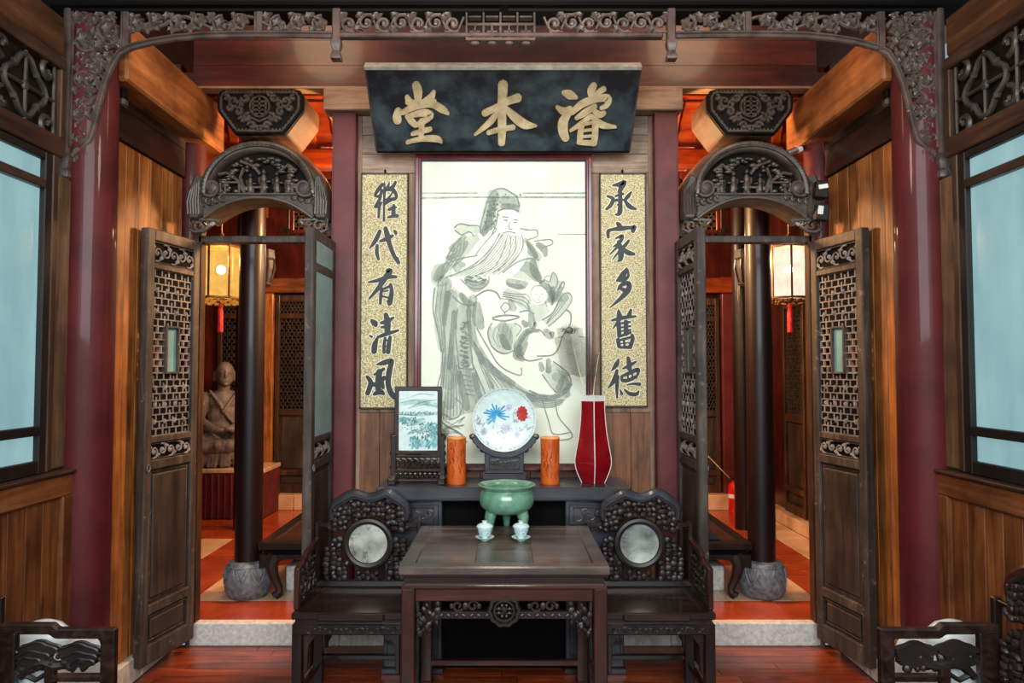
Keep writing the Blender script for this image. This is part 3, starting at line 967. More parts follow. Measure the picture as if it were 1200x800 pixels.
# ================================================================== carved arches over the doorways and their bearing blocks
def carved_scene(m, cx, z0, y, mir):
    """low relief garden scene: figures, trees, table"""
    def B(dx, dz, rx, rz, ry=.02):
        m.ball((cx + mir * dx, y, z0 + dz), (rx, ry, rz), 8, 5)
    def fig(dx, h):
        B(dx, h * .30, h * .17, h * .32); B(dx, h * .62, h * .13, h * .2); B(dx, h * .9, h * .09, h * .11)
        B(dx - h * .16, h * .55, h * .06, h * .17); B(dx + h * .18, h * .5, h * .14, h * .05); B(dx - h * .09, h * .06, h * .08, h * .06); B(dx + h * .09, h * .06, h * .08, h * .06)
    fig(.10, .135); fig(.02, .15); fig(-.06, .125); fig(.17, .11); fig(-.24, .09)
    for dx, w_, h in ((-.165, .10, .075), (.235, .09, .06), (-.01, .07, .045)):
        m.box(min(cx + mir * (dx - w_ / 2), cx + mir * (dx + w_ / 2)), max(cx + mir * (dx - w_ / 2), cx + mir * (dx + w_ / 2)), y - .02, y + .01, z0 + h - .012, z0 + h)
        for e in (-1, 1):
            m.box(cx + mir * (dx + e * w_ * .42) - .006, cx + mir * (dx + e * w_ * .42) + .006, y - .015, y + .005, z0, z0 + h)
    for tr in (((-.09, 0), (-.13, .08), (-.2, .13), (-.25, .12)), ((.0, .12), (-.04, .17), (-.12, .20)), ((.12, .14), (.17, .18), (.22, .14)), ((-.09, .02), (-.12, .1), (-.1, .16))):
        m.tube([(cx + mir * p, y - .005, z0 + q) for p, q in tr], .011, 6)
    rr = random.Random(3)
    for i in range(46):
        an = PI * (i + .5) / 46
        k = rr.uniform(.66, .96)
        B(.285 * k * math.cos(an), .235 * k * math.sin(an) + .0, rr.uniform(.012, .03), rr.uniform(.008, .016), .018)
    for i in range(18):
        B(rr.uniform(-.27, .27), rr.uniform(.015, .05), rr.uniform(.012, .025), rr.uniform(.01, .02), .016)

def carved_arch(s, label):
    cx = s * 1.478
    t = thing('carved_arch', label, 'carving', (cx, 4.28, 2.49))
    yf, yb = 4.20, 4.44
    zb = 2.712                         # foot of the scene
    N_ = 28
    outer = arc(cx, 2.655, .405, .405, 0, PI, N_)
    lens = arc(cx, zb, .305, .262, 0, PI, N_)
    # rounded arch body, like a bent log
    m = MB()
    o_, l_ = outer, lens
    rings = []
    for k, (fo, yy) in enumerate(((0.0, yf + .012), (.18, yf + .0), (.45, yf + .008), (.72, yf + .03), (.90, yf + .075), (1.0, yf + .14), (1.0, yb))):
        rings.append([((a[0] + (b[0] - a[0]) * fo), yy, a[1] + (b[1] - a[1]) * fo) for a, b in zip(l_, o_)])
    vs = [p for r_ in rings for p in r_]
    n = N_ + 1
    fs = []
    for k in range(len(rings) - 1):
        for i in range(n - 1):
            fs.append((k * n + i, k * n + i + 1, (k + 1) * n + i + 1, (k + 1) * n + i))
    m.add(vs, fs)
    m.add([(p[0], yf + .012, p[1]) for p in lens] + [(p[0], yf + .075, p[1]) for p in lens], [(i, i + 1, n + i + 1, n + i) for i in range(n - 1)])
    obj('arch_body', m, M['archgrey'], t, 0, True, 60)
    # recessed ground of the scene
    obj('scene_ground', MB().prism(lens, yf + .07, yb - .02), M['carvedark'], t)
    m = MB()
    carved_scene(m, cx, zb + .004, yf + .045, 1 if s < 0 else -1)
    sc = obj('carved_scene', m, M['carve'], t)
    sc['label'] = 'high relief of small robed figures, trees and a table'
    # fret rim with curled ends
    m = MB()
    rim = arc(cx, zb + .012, .325, .285, -.05, PI + .05, 40)
    m.tube(xz(rim, yf + .004), .020, 8)
    for i in range(0, 41, 1):
        p = rim[i]
        m.ball((p[0], yf - .013, p[1]), (.007, .006, .007), 5, 3)
    obj('fret_rim', m, M['carve'], t)
    for e in (-1, 1):
        m = MB()
        m.tube(xz(spiral(cx + e * .278, zb + .035, .062, .010, PI / 2 - e * PI / 2, PI / 2 - e * PI / 2 - e * 8.5, 30), yf - .002), .011, 6)
        m.ball((cx + e * .278, yf, zb + .035), (.045, .012, .045), 12, 4)
        obj('curl', m, M['carve'], t)
    # lower band with concave soffit
    nn = 20
    inner = []
    top = []
    for i in range(nn + 1):
        u = -1 + 2 * i / nn
        inner.append((cx + u * .325, 2.680 - .125 * abs(u) ** 2.2))
        top.append((cx + u * .40, zb + .002))
    m = MB().band(top, inner, yf + .02, yb)
    obj('soffit_band', m, M['carve'], t, 0.006)
    m = MB().tube([(p[0], yf + .018, p[1] + .012) for p in inner], .011, 6)
    m.tube([(cx - .34, yf + .012, zb - .002), (cx + .34, yf + .012, zb - .002)], .007, 6)
    obj('soffit_bead', m, M['archgrey'], t)
    for e in (-1, 1):
        m = MB()
        for q in range(4):
            a0 = cx + e * (.335 - q * .04)
            m.tube(xz(spiral(a0, zb - .050 + q * .009, .026, .006, e * 1.0, e * 1.0 + e * 6, 12), yf + .012), .006, 5)
        obj('spandrel_leaf', m, M['carve'], t)
        # shoulder scrolls hugging the ends
        sh = [(cx + e * .33, zb + .10), (cx + e * .375, zb + .12), (cx + e * .412, zb + .03), (cx + e * .415, 2.56), (cx + e * .35, 2.555), (cx + e * .325, 2.60), (cx + e * .345, zb + .0)]
        o = obj('shoulder', MB().prism(sh, yf - .006, yb - .03), M['carve'], t, 0.012)
        m = MB()
        for q in range(5):
            xx = cx + e * (.345 + q * .016)
            m.tube([(xx, yf - .008, 2.585), (xx + e * .004, yf - .012, 2.66), (xx + e * .002 - e * .01 * q * .4, yf - .008, zb + .07 - q * .012)], .006, 5)
        obj('feathering', m, M['carve'], t)
        # pierced bracket below
        m = MB()
        bx = cx + e * .36
        pts = [(bx + e * .05, 2.565), (bx - e * .115, 2.555), (bx - e * .075, 2.53), (bx - e * .03, 2.49), (bx + e * .02, 2.485), (bx + e * .05, 2.50)]
        m.tube([(p[0], yf + .03, p[1]) for p in pts], .012, 6, True)
        m.tube(xz(spiral(bx, 2.525, .036, .008, 0, e * 7.5, 20), yf + .03), .009, 6)
        m.tube(xz(spiral(bx - e * .06, 2.542, .018, .005, 0, -e * 6, 12), yf + .03), .007, 6)
        m.ball((bx + e * .03, yf + .03, 2.545), (.018, .014, .014), 6, 4)
        obj('pierced_bracket', m, M['archgrey'], t)
    return t
carved_arch(-1, 'dark carved arch with figures over the left doorway')
carved_arch(1, 'dark carved arch with figures over the right doorway')

M['blockwood'] = wood('bare_block_wood', ((60, 34, 20), (104, 64, 38), (138, 92, 60)), 'Y', 9, 0.65, 0, 0.15, 0.05)
def bearing_block(s, label):
    cx = s * 1.468
    t = thing('bearing_block', label, 'bracket', (cx, 4.35, 3.064))
    yf, yb = 4.19, 4.56
    out = [(-.15, 3.066), (.15, 3.066), (.165, 3.085), (.253, 3.205), (.258, 3.23), (.258, 3.305), (.235, 3.335), (-.235, 3.335), (-.258, 3.305), (-.258, 3.23), (-.253, 3.205), (-.165, 3.085)]
    out = [(cx + a, b) for a, b in out]
    obj('block_body', MB().prism(out, yf + .03, yb), M['blockwood'], t, 0.006)
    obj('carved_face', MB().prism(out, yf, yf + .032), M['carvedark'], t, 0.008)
    ins = [(cx + (a - cx) * .90, 3.2 + (b - 3.2) * .86) for a, b in out]
    m = MB().tube(xz(ins, yf - .001), .008, 6, True)
    for i in range(len(ins)):
        a, b = ins[i], ins[(i + 1) % len(ins)]
        ln = math.hypot(b[0] - a[0], b[1] - a[1])
        k = max(1, int(ln / .022))
        for q in range(k):
            f_ = (q + .5) / k
            m.box(a[0] + (b[0] - a[0]) * f_ - .005, a[0] + (b[0] - a[0]) * f_ + .005, yf - .006, yf + .002, a[1] + (b[1] - a[1]) * f_ + .010 - .005, a[1] + (b[1] - a[1]) * f_ + .010 + .004)
    obj('fret_border', m, M['carve'], t)
    m = MB()
    for e in (-1, 1):
        for (dx, z, r_, a0, tu) in ((.155, 3.262, .040, PI, 7), (.085, 3.285, .026, 0, -6), (.125, 3.20, .026, 1.0, 6.5), (.07, 3.165, .026, 2, -6.5), (.045, 3.115, .024, 0, 6), (.105, 3.15, .018, 0, 5), (.18, 3.225, .018, 3, 5), (.20, 3.285, .016, 1, 5), (.012, 3.10, .014, 0, 5), (.115, 3.245, .02, 2, -6), (.06, 3.305, .014, 0, 5)):
            m.tube(xz(spiral(cx + e * dx, z, r_, .006, a0 if e > 0 else PI - a0, (a0 if e > 0 else PI - a0) + e * tu, 18), yf - .002), .0125, 6)
            m.ball((cx + e * dx, yf - .002, z), (.010, .008, .010), 6, 4)
    for z in (3.185, 3.21, 3.235, 3.26):
        m.box(cx - .038, cx + .038, yf - .010, yf + .002, z - .005, z + .005)
    for dx in (-.038, 0, .038):
        m.box(cx + dx - .005, cx + dx + .005, yf - .010, yf + .002, 3.18, 3.285)
    m.tube([(cx - .05, yf - .002, 3.165), (cx, yf - .004, 3.14), (cx + .05, yf - .002, 3.165)], .007, 6)
    m.tube([(cx + .058 * math.cos(q), yf - .002, 3.232 + .062 * math.sin(q)) for q in [2 * PI * i / 24 for i in range(24)]], .007, 6, True)
    o = obj('longevity_scroll', m, M['carve'], t)
    o['label'] = 'carved longevity emblem between scrolls'
    return t
bearing_block(-1, 'flared carved bearing block on top of the left arch')
bearing_block(1, 'flared carved bearing block on top of the right arch')

# ================================================================== carved hanging frieze across the hall
fz = thing('carved_frieze', 'carved vine frieze with corner spandrels hung between the red columns', 'frieze', (0, 3.30, 3.23))
FY = 3.30
leafm = None
def leaf(x, z, sc, ang, parent=None):
    global leafm
    if leafm is None:
        m = MB()
        pts = []
        for i in range(20):
            a = 2 * PI * i / 20
            r_ = .5 * (.84 + .16 * math.cos(5 * a)) * (1.0 if math.cos(a) > -.9 else .5)
            pts.append((r_ * math.cos(a), r_ * math.sin(a)))
        vs = [(p[0], -.08, p[1]) for p in pts] + [(p[0] * .6, -.24, p[1] * .6) for p in pts] + [(0, -.14, 0)] + [(p[0], .08, p[1]) for p in pts]
        fs = []
        for i in range(20):
            j = (i + 1) % 20
            fs += [(i, j, 20 + j, 20 + i), (20 + i, 20 + j, 40), (41 + i, 41 + j, j, i)]
        fs.append(tuple(41 + i for i in reversed(range(20))))
        m.add(vs, fs)
        o = obj('leaf', m, M['leaf'], fz, 0, True, 30, origin=(0, 0, 0))
        o.location = Vector((x, FY, z)) - fz.location
        o.rotation_euler = (0, ang, 0)
        o.scale = (sc, sc, sc)
        leafm = o.data
        return o
    return piece('leaf', leafm, fz, (x, FY, z), (0, ang, 0), (sc, sc, sc))

# mouldings: bottom rail, dividers
ZB = 3.236
m = MB().box(-.80, .745, FY - .022, FY + .022, ZB - .012, ZB + .010)
obj('bottom_rail', m, M['friezerail'], fz, 0.005)
rl = random.Random(21)
for s in (-1, 1):
    mid = -.006
    def SX(a):
        return mid + s * a
    # curved rail from the pendant to the corner and down the spandrel
    path = [(.80, 3.236), (1.0, 3.240), (1.25, 3.240), (1.42, 3.236), (1.55, 3.224), (1.66, 3.206), (1.76, 3.180), (1.815, 3.150), (1.855, 3.085), (1.885, 3.0), (1.905, 2.92), (1.93, 2.80), (1.95, 2.735), (1.985, 2.70)]
    m = MB()
    P = [(SX(a), FY, b) for a, b in path]
    m.tube(P, .014, 8)
    m.tube([(p[0], FY - .014, p[2] + .010) for p in P], .007, 6)
    obj('curved_rail', m, M['friezerail'], fz)
    # side post with turned end
    xp = SX(2.058)
    m = MB().lathe([(.024, 2.66), (.024, 3.362)], 14, (xp, FY, 0))
    obj('side_post', m, M['friezerail'], fz)
    m = MB().lathe([(.026, 2.553), (.034, 2.560), (.036, 2.585), (.028, 2.60), (.03, 2.607), (.037, 2.63), (.037, 2.648), (.03, 2.66), (.024, 2.675)], 8, (xp, FY, 0))
    obj('post_finial', m, M['frieze'], fz)
    # dividers
    for xa, zb_ in ((1.785, 3.165), (1.155, 3.24)):
        m = MB().box(SX(xa) - .014, SX(xa) + .014, FY - .016, FY + .016, zb_, 3.362)
        m.tube([(SX(xa) - .02, FY - .01, zb_), (SX(xa) - .02, FY - .01, 3.36)], .006, 6)
        obj('divider', m, M['friezerail'], fz, 0.003)
    # pendant post
    xq = SX(.79)
    m = MB().box(xq - .019, xq + .019, FY - .028, FY + .028, 3.19, 3.362)
    obj('pendant_post', m, M['friezerail'], fz, 0.006)
    m = MB().lathe([(.034, 3.118), (.036, 3.125), (.026, 3.155), (.022, 3.162), (.026, 3.168), (.033, 3.185), (.034, 3.205), (.028, 3.218)], 4, (xq, FY - .004, 0), rot=PI / 4)
    obj('pendant_drop', m, M['frieze'], fz, 0.003)
    # scrolling vines of the outer section
    m = MB()
    xs = [.84 + .92 * i / 60 for i in range(61)]
    zmid = 3.302
    m.tube([(SX(a), FY, zmid + .028 * math.sin((a - .84) * 2 * PI / .30)) for a in xs], .009, 6)
    for k, a in enumerate([.87, .97, 1.07, 1.24, 1.34, 1.44, 1.54, 1.64, 1.73]):
        sg = 1 if k % 2 else -1
        m.tube(xz(spiral(SX(a), zmid + sg * .010, .044, .010, sg * -1.4, sg * -1.4 + sg * s * 6.5, 18), FY), .0085, 6)
        leaf(SX(a), zmid + sg * .008, .074, rl.uniform(0, 6))
        leaf(SX(a + .05), zmid - sg * .026, .066, rl.uniform(0, 6))
        leaf(SX(a + .035), zmid + sg * .036, .046, rl.uniform(0, 6))
    obj('vine', m, M['frieze'], fz)
    # spandrel vines
    m = MB()
    stem = [(2.03, 2.72), (1.985, 2.80), (2.02, 2.90), (1.955, 2.985), (2.005, 3.08), (1.94, 3.17), (1.985, 3.27), (1.90, 3.33)]
    cp = []
    for i in range(len(stem) - 1):
        for q in range(5):
            t = q / 5
            p0, p1, p2, p3 = stem[max(i - 1, 0)], stem[i], stem[i + 1], stem[min(i + 2, len(stem) - 1)]
            cp.append(tuple(.5 * (2 * p1[j] + (p2[j] - p0[j]) * t + (2 * p0[j] - 5 * p1[j] + 4 * p2[j] - p3[j]) * t * t + (-p0[j] + 3 * p1[j] - 3 * p2[j] + p3[j]) * t ** 3) for j in range(2)))
    m.tube([(SX(a), FY, b) for a, b in cp], .0105, 6)
    zz, row = 2.745, 0
    while zz < 3.345:
        xin = 1.80
        for (pa, pb) in zip(path, path[1:]):
            if pa[1] >= zz >= pb[1]:
                xin = pa[0] + (pb[0] - pa[0]) * (pa[1] - zz) / max(1e-6, pa[1] - pb[1])
        if zz > 3.165:
            xin = 1.80
        x_ = 2.012 - (.018 if row % 2 else 0)
        while x_ > xin + .026:
            sg = 1 if row % 2 else -1
            m.tube(xz(spiral(SX(x_), zz, .038, .008, row * 1.3, row * 1.3 + sg * 7.0, 18), FY + .004), .0075, 6)
            leaf(SX(x_ + .004), zz + .004, .062, rl.uniform(0, 6))
            if row % 2 == 0:
                leaf(SX(x_ - .03), zz + .032, .056, rl.uniform(0, 6))
            x_ -= .064
        zz += .056
        row += 1
    for (a, b, r_, a0, sg) in ((1.975, 3.215, .066, 0, 1), (1.865, 3.265, .056, 3, -1), (1.985, 3.02, .044, 1, -1), (1.925, 3.085, .042, 2, 1), (2.0, 2.86, .034, 0, 1), (1.965, 2.93, .03, 3, -1), (2.01, 3.325, .04, 2, -1)):
        m.tube(xz(spiral(SX(a), b, r_, .012, a0, a0 + sg * s * 7.0, 24), FY - .004), .0105, 6)
    obj('spandrel_vine', m, M['frieze'], fz)
    for (a, b, sc) in ((1.975, 3.215, .07), (1.865, 3.265, .064), (1.985, 3.02, .052), (1.925, 3.085, .05), (2.0, 2.86, .05), (2.01, 3.325, .056), (1.905, 3.19, .055), (1.99, 2.74, .044), (1.835, 3.205, .05)):
        leaf(SX(a), b, sc * 1.5, rl.uniform(0, 6))
    m = MB()
    m.tube([(SX(2.035), FY - .01, 2.70), (SX(2.035), FY - .01, 3.36)], .008, 6)
    obj('inner_bead', m, M['friezerail'], fz)
    m = MB()
    for q in range(5):
        m.ball((SX(2.0 + .012 * (q % 3)), FY - .004, 2.69 - .012 * q), (.022 - .002 * q, .014, .014), 7, 4)
    m.tube(xz(spiral(SX(1.985), 2.675, .028, .006, 0, s * 6, 16), FY), .008, 6)
    obj('leaf_drop', m, M['frieze'], fz)
    # inner section scrolls, between pendant and centre block
    m = MB()
    for k in range(7):
        a = .24 + k * .082
        sg = 1 if k % 2 else -1
        m.tube(xz(spiral(SX(a), 3.298 + sg * .004, .040, .008, sg * 1.0, sg * 1.0 + sg * 7.5, 20), FY), .0085, 6)
        m.tube([(SX(a - .05), FY, 3.298 - sg * .03), (SX(a - .02), FY, 3.298 + sg * .045), (SX(a + .04), FY, 3.298 + sg * .04)], .006, 6)
        m.ball((SX(a), FY, 3.298), (.014, .012, .014), 6, 4)
        leaf(SX(a + .04), 3.298 - sg * .028, .054, rl.uniform(0, 6))
        leaf(SX(a + .03), 3.338, .052, rl.uniform(0, 6))
    obj('inner_vine', m, M['frieze'], fz)
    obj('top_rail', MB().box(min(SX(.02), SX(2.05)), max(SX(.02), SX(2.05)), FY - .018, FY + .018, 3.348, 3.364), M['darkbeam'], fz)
# centre fret block
m = MB()
cx = -.022
for z in (3.215, 3.285):
    m.box(cx - .165, cx + .165, FY - .02, FY + .02, z - .007, z + .007)
for k in range(9):
    xx = cx - .16 + .04 * k
    m.box(xx - .005, xx + .005, FY - .018, FY + .018, 3.215, 3.285 if k % 2 else 3.345)
for k in range(4):
    xx = cx - .12 + .08 * k
    m.box(xx - .025, xx + .025, FY - .018, FY + .018, 3.246, 3.256)
    m.box(xx - .03, xx + .03, FY - .018, FY + .018, 3.318, 3.327)
    m.ball((xx, FY, 3.203), (.026, .014, .012), 8, 4)
    m.ball((xx + .04, FY, 3.27), (.012, .016, .012), 6, 4)
o = obj('centre_fret_block', m, M['friezerail'], fz, 0.002)

# ---- little clamps under the frieze corners
for s, side in ((-1, 'left'), (1, 'right')):
    t = thing('corner_bracket', 'small dark bracket tucked behind the %s end of the frieze' % side, 'bracket', (s * 1.94, 3.535, 2.985))
    obj('arm', MB().box(s * 1.94 - .022, s * 1.94 + .022, 3.52, 3.56, 3.03, 3.12), M['carvedark'], t, 0.006)
    obj('foot', MB().box(s * 1.94 - .026, s * 1.94 + .026, 3.515, 3.565, 2.985, 3.032), M['carve'], t, 0.012)
# ================================================================== rear room things
M['drape'] = plain('dark_red_cloth', (70, 12, 14), 0.8, 0, 0.2, 6.0, c2=(100, 22, 22))
M['statue'] = plain('grey_carved_statue_stone', (84, 77, 76), 0.6, 0.05, 0.3, 9.0, c2=(126, 116, 113), bump=0.25)
M['tassel'] = plain('red_silk_tassel', (200, 24, 14), 0.6, 0, 0.2, 30.0)
M['brass'] = plain('dark_brass', (120, 80, 34), 0.4, 0, 0.2, 20.0, metal=0.6)
M['steel'] = plain('brushed_steel', (180, 180, 180), 0.35, 0, 0.1, 20.0, metal=0.9)
M['white'] = plain('white_plastic', (220, 220, 218), 0.4, 0, 0.05)
M['blackplastic'] = plain('black_plastic', (18, 18, 19), 0.4, 0, 0.1)
M['extred'] = plain('red_enamel', (190, 16, 18), 0.3, 0.5, 0.1, 4.0)
M['cord'] = plain('pale_cord', (190, 170, 140), 0.6)

def lantern_pane(name, tint, strength):
    m, N, L, B = base_mat(name)
    out = N['Material Output']
    em = N.new('ShaderNodeEmission')
    tc = coords(N, L, (1, 1, 1))
    n1 = noise(N, L, tc.outputs[0], 14.0, 4, 0.6)
    r = ramp(N, [(0.3, tuple(v * .82 for v in tint)), (0.7, tint)])
    L.new(n1.outputs[0], r.inputs[0])
    L.new(r.outputs[0], em.inputs['Color'])
    em.inputs['Strength'].default_value = strength
    tr = N.new('ShaderNodeBsdfTransparent')
    tr.inputs[0].default_value = (1.0, 0.95, 0.85, 1)
    mx = N.new('ShaderNodeMixShader')
    mx.inputs[0].default_value = 0.55
    L.new(em.outputs[0], mx.inputs[1])
    L.new(tr.outputs[0], mx.inputs[2])
    L.new(mx.outputs[0], out.inputs['Surface'])
    return m
M['pane_warm'] = lantern_pane('warm_lantern_glass', (255, 196, 100), 1.25)
M['pane_white'] = lantern_pane('white_lantern_glass', (255, 228, 210), 1.7)
M['bulb_warm'] = glow('warm_bulb', (255, 236, 190), 30.0)
M['bulb_white'] = glow('white_bulb', (255, 246, 236), 30.0)
M['amber'] = glow('amber_fringe', (255, 170, 70), 0.55, (200, 110, 40), 30)

def lantern(x, y, ztop, warm, label):
    t = thing('palace_lantern', label, 'lantern', (x, y, ztop - .55))
    r_ = 0.135
    z0, z1 = ztop - .40, ztop - .035
    pane, bulb = ('pane_warm', 'bulb_warm') if warm else ('pane_white', 'bulb_white')
    cor = [(x + r_ * math.cos(PI / 3 * k + PI / 12), y + r_ * math.sin(PI / 3 * k + PI / 12)) for k in range(6)]
    for k in range(6):
        a, b = cor[k], cor[(k + 1) % 6]
        obj('post', MB().tube([(a[0], a[1], z0 - .01), (a[0], a[1], z1 + .01)], .008, 6), M['brass'], t)
        v = [(a[0], a[1], z0), (b[0], b[1], z0), (b[0], b[1], z1), (a[0], a[1], z1)]
        nx, ny = (a[0] + b[0]) / 2 - x, (a[1] + b[1]) / 2 - y
        l = math.hypot(nx, ny)
        q = [(p[0] - nx / l * .004, p[1] - ny / l * .004, p[2]) for p in v]
        obj('pane', MB().add(v + q, [(0, 1, 2, 3), (7, 6, 5, 4), (0, 4, 5, 1), (1, 5, 6, 2), (2, 6, 7, 3), (3, 7, 4, 0)]), M[pane], t)
        # scalloped apron below every pane
        m = MB()
        for i in range(7):
            f_ = i / 6
            m.ball((a[0] + (b[0] - a[0]) * f_, a[1] + (b[1] - a[1]) * f_, z0 - .022 - .014 * abs(math.sin(f_ * PI * 2))), (.014, .014, .012), 6, 4)
        obj('apron', m, M['amber'] if warm else M['brass'], t)
    for z in (z0, z1):
        obj('ring', MB().tube([(c[0], c[1], z) for c in cor], .009, 6, True), M['brass'], t)
    obj('roof', MB().lathe([(r_ * 1.06, z1 + .006), (r_ * .8, z1 + .03), (.03, z1 + .05), (.012, z1 + .10)], 6, (x, y, 0), rot=PI / 12), M['brass'], t)
    obj('floor_plate', MB().lathe([(r_ * .35, z0 - .02), (r_ * .35, z0 - .004)], 6, (x, y, 0), rot=PI / 12), M['brass'], t)
    obj('bulb', MB().ball((x, y, (z0 + z1) / 2 + .02), .032, 12, 8), M[bulb], t)
    obj('hanging_rod', MB().tube([(x, y, z1 + .10), (x, y, 3.70)], .005, 6), M['brass'], t)
    m = MB().lathe([(.006, z0 - .02), (.018, z0 - .06), (.014, z0 - .07), (.018, z0 - .085), (.020, z0 - .24), (.016, z0 - .245)], 10, (x, y, 0))
    obj('tassel', m, M['tassel'], t)
    d = bpy.data.lights.new('lantern_light', 'POINT')
    d.energy = 26 if warm else 24
    d.color = (1.0, .58, .22) if warm else (1.0, .78, .56)
    d.shadow_soft_size = .05
    lo = bpy.data.objects.new('lantern_light', d)
    COL.objects.link(lo)
    lo.parent = t
    lo.location = Vector((x, y, (z0 + z1) / 2 + .09)) - t.location
    return t
lantern(-2.03, 5.05, 2.57, True, 'glowing amber hexagonal lantern with red tassel in the left doorway')
lantern(2.03, 5.05, 2.57, False, 'bright white hexagonal lantern with red tassel in the right doorway')

# dark columns on carved stone drums
for s, side in ((-1, 'left'), (1, 'right')):
    x, y = s * 1.745, 4.88
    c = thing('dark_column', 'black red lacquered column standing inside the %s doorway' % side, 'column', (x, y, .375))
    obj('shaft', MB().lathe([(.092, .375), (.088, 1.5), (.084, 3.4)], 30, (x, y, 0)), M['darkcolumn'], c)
    b = thing('stone_drum_base', 'round grey carved stone drum under the dark column in the %s doorway' % side, 'column base', (x, y, .13))
    obj('drum', MB().lathe([(.115, .13), (.125, .135), (.15, .18), (.158, .24), (.15, .31), (.125, .365), (.10, .375)], 36, (x, y, 0)), M['stone'], b)
    m = MB()
    for k in range(8):
        a0 = 2 * PI * k / 8
        pts = []
        for i in range(9):
            u = i / 8
            a = a0 + (u - .5) * PI / 4
            z = .34 - .12 * (1 - abs(2 * u - 1)) ** .8
            rr_ = .1585 - .9 * (z - .24) ** 2 * 2 + .001
            pts.append((x + rr_ * math.cos(a), y + rr_ * math.sin(a), z))
        m.tube(pts, .005, 5)
        pts = []
        for i in range(7):
            u = i / 6
            a = a0 + (u - .5) * PI / 7
            z = .335 - .07 * (1 - abs(2 * u - 1)) ** .8
            rr_ = .1585 - .9 * (z - .24) ** 2 * 2 + .001
            pts.append((x + rr_ * math.cos(a), y + rr_ * math.sin(a), z))
        m.tube(pts, .004, 5)
    m.tube([(x + .137 * math.cos(2 * PI * k / 30), y + .137 * math.sin(2 * PI * k / 30), .345) for k in range(30)], .005, 5, True)
    obj('carved_lotus', m, M['stone'], b)

# far pillar with carved bracket (right), bracket at the far left
def far_pillar(x, y, label, blabel, dx=0.0):
    c = thing('far_pillar', label, 'column', (x, y, .13))
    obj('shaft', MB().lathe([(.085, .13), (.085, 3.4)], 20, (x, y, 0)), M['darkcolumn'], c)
    b = thing('carved_bracket', blabel, 'bracket', (x + dx, y - .14, 2.45))
    if dx:
        obj('arm', MB().box(x, x + dx, y - .10, y - .04, 2.72, 2.80), M['carve'], b, .004)
    x = x + dx
    m = MB().lathe([(.06, 2.45), (.085, 2.47), (.07, 2.49), (.075, 2.50), (.105, 2.66), (.10, 2.70), (.115, 2.72), (.105, 2.80)], 8, (x, y - .16, 0))
    obj('basket', m, M['carve'], b)
    m = MB()
    for k in range(8):
        a = 2 * PI * k / 8
        m.tube([(x + .075 * math.cos(a), y - .16 + .075 * math.sin(a), 2.49), (x + .112 * math.cos(a), y - .16 + .112 * math.sin(a), 2.62), (x + .10 * math.cos(a), y - .16 + .10 * math.sin(a), 2.71)], .010, 5)
    obj('ribs', m, M['brownpost'], b)
far_pillar(2.30, 6.9, 'dark pillar behind the right doorway left of the inner column', 'carved basket bracket on the dark pillar in the right doorway')
far_pillar(-2.53, 6.9, 'dark pillar behind the left inner column', 'carved basket bracket high behind the left doorway', .22)

# hanging carved screens behind the arches
for s, side in ((-1, 'left'), (1, 'right')):
    a, b = sorted((s * 1.02, s * 1.64))
    t = thing('hanging_screen', 'dark carved screen hanging behind the %s arch' % side, 'screen', ((a + b) / 2, 5.45, 2.62))
    for z0, z1 in ((3.13, 3.19), (2.90, 2.93), (2.71, 2.735)):
        obj('rail', MB().box(a, b, 5.42, 5.48, z0, z1), M['redpanel'], t, 0.004)
    obj('backing', MB().box(a, b, 5.455, 5.465, 2.735, 3.13), M['black'], t)
    for xx in (a, (a + b) / 2, b):
        obj('upright', MB().box(xx - .015, xx + .015, 5.42, 5.48, 2.71, 3.19), M['redpanel'], t, 0.004)
    m = MB()
    def place(mm, p, q, c_, e_):
        mm.box(p, q, 5.435, 5.455, c_, e_)
    fret(m, a, b, 2.93, 3.13, place, 14, 6, 0.008)
    fret(m, a, b, 2.735, 2.90, place, 14, 6, 0.008)
    stuff(obj('lattice', m, M['carve'], t))
    m = MB()
    for k in range(9):
        xc = a + (b - a) * (k + .5) / 9
        m.tube(xz(spiral(xc, 2.675, .032, .006, 0, 7 * (1 if k % 2 else -1), 14), 5.45), .007, 5)
        m.ball((xc, 5.45, 2.635), (.02, .012, .014), 6, 4)
    obj('lace_edge', m, M['brownpost'], t)
    # slanting carved valance deeper in the room
    t = thing('slanting_valance', 'carved reddish valance rising under the ceiling behind the %s doorway' % side, 'valance', (s * 1.6, 6.4, 2.6))
    out = [(s * 1.35, 2.62), (s * 1.35, 2.86), (s * 2.05, 2.95), (s * 2.05, 2.90)]
    obj('board', MB().prism(out, 6.38, 6.42), M['brownpost'], t, 0.004)
    for k in range(8):
        f_ = (k + .5) / 8
        obj('scroll', MB().tube(xz(spiral(s * (1.38 + .62 * f_), 2.75 + .17 * f_, .045 * (1 - .6 * f_), .006, 0, 7, 14), 6.37), .008, 5), M['carve'], t)
    for xx in (1.42, 1.98):
        obj('hanger', MB().box(s * xx - .02, s * xx + .02, 6.385, 6.415, 2.86, 3.50), M['brownpost'], t)

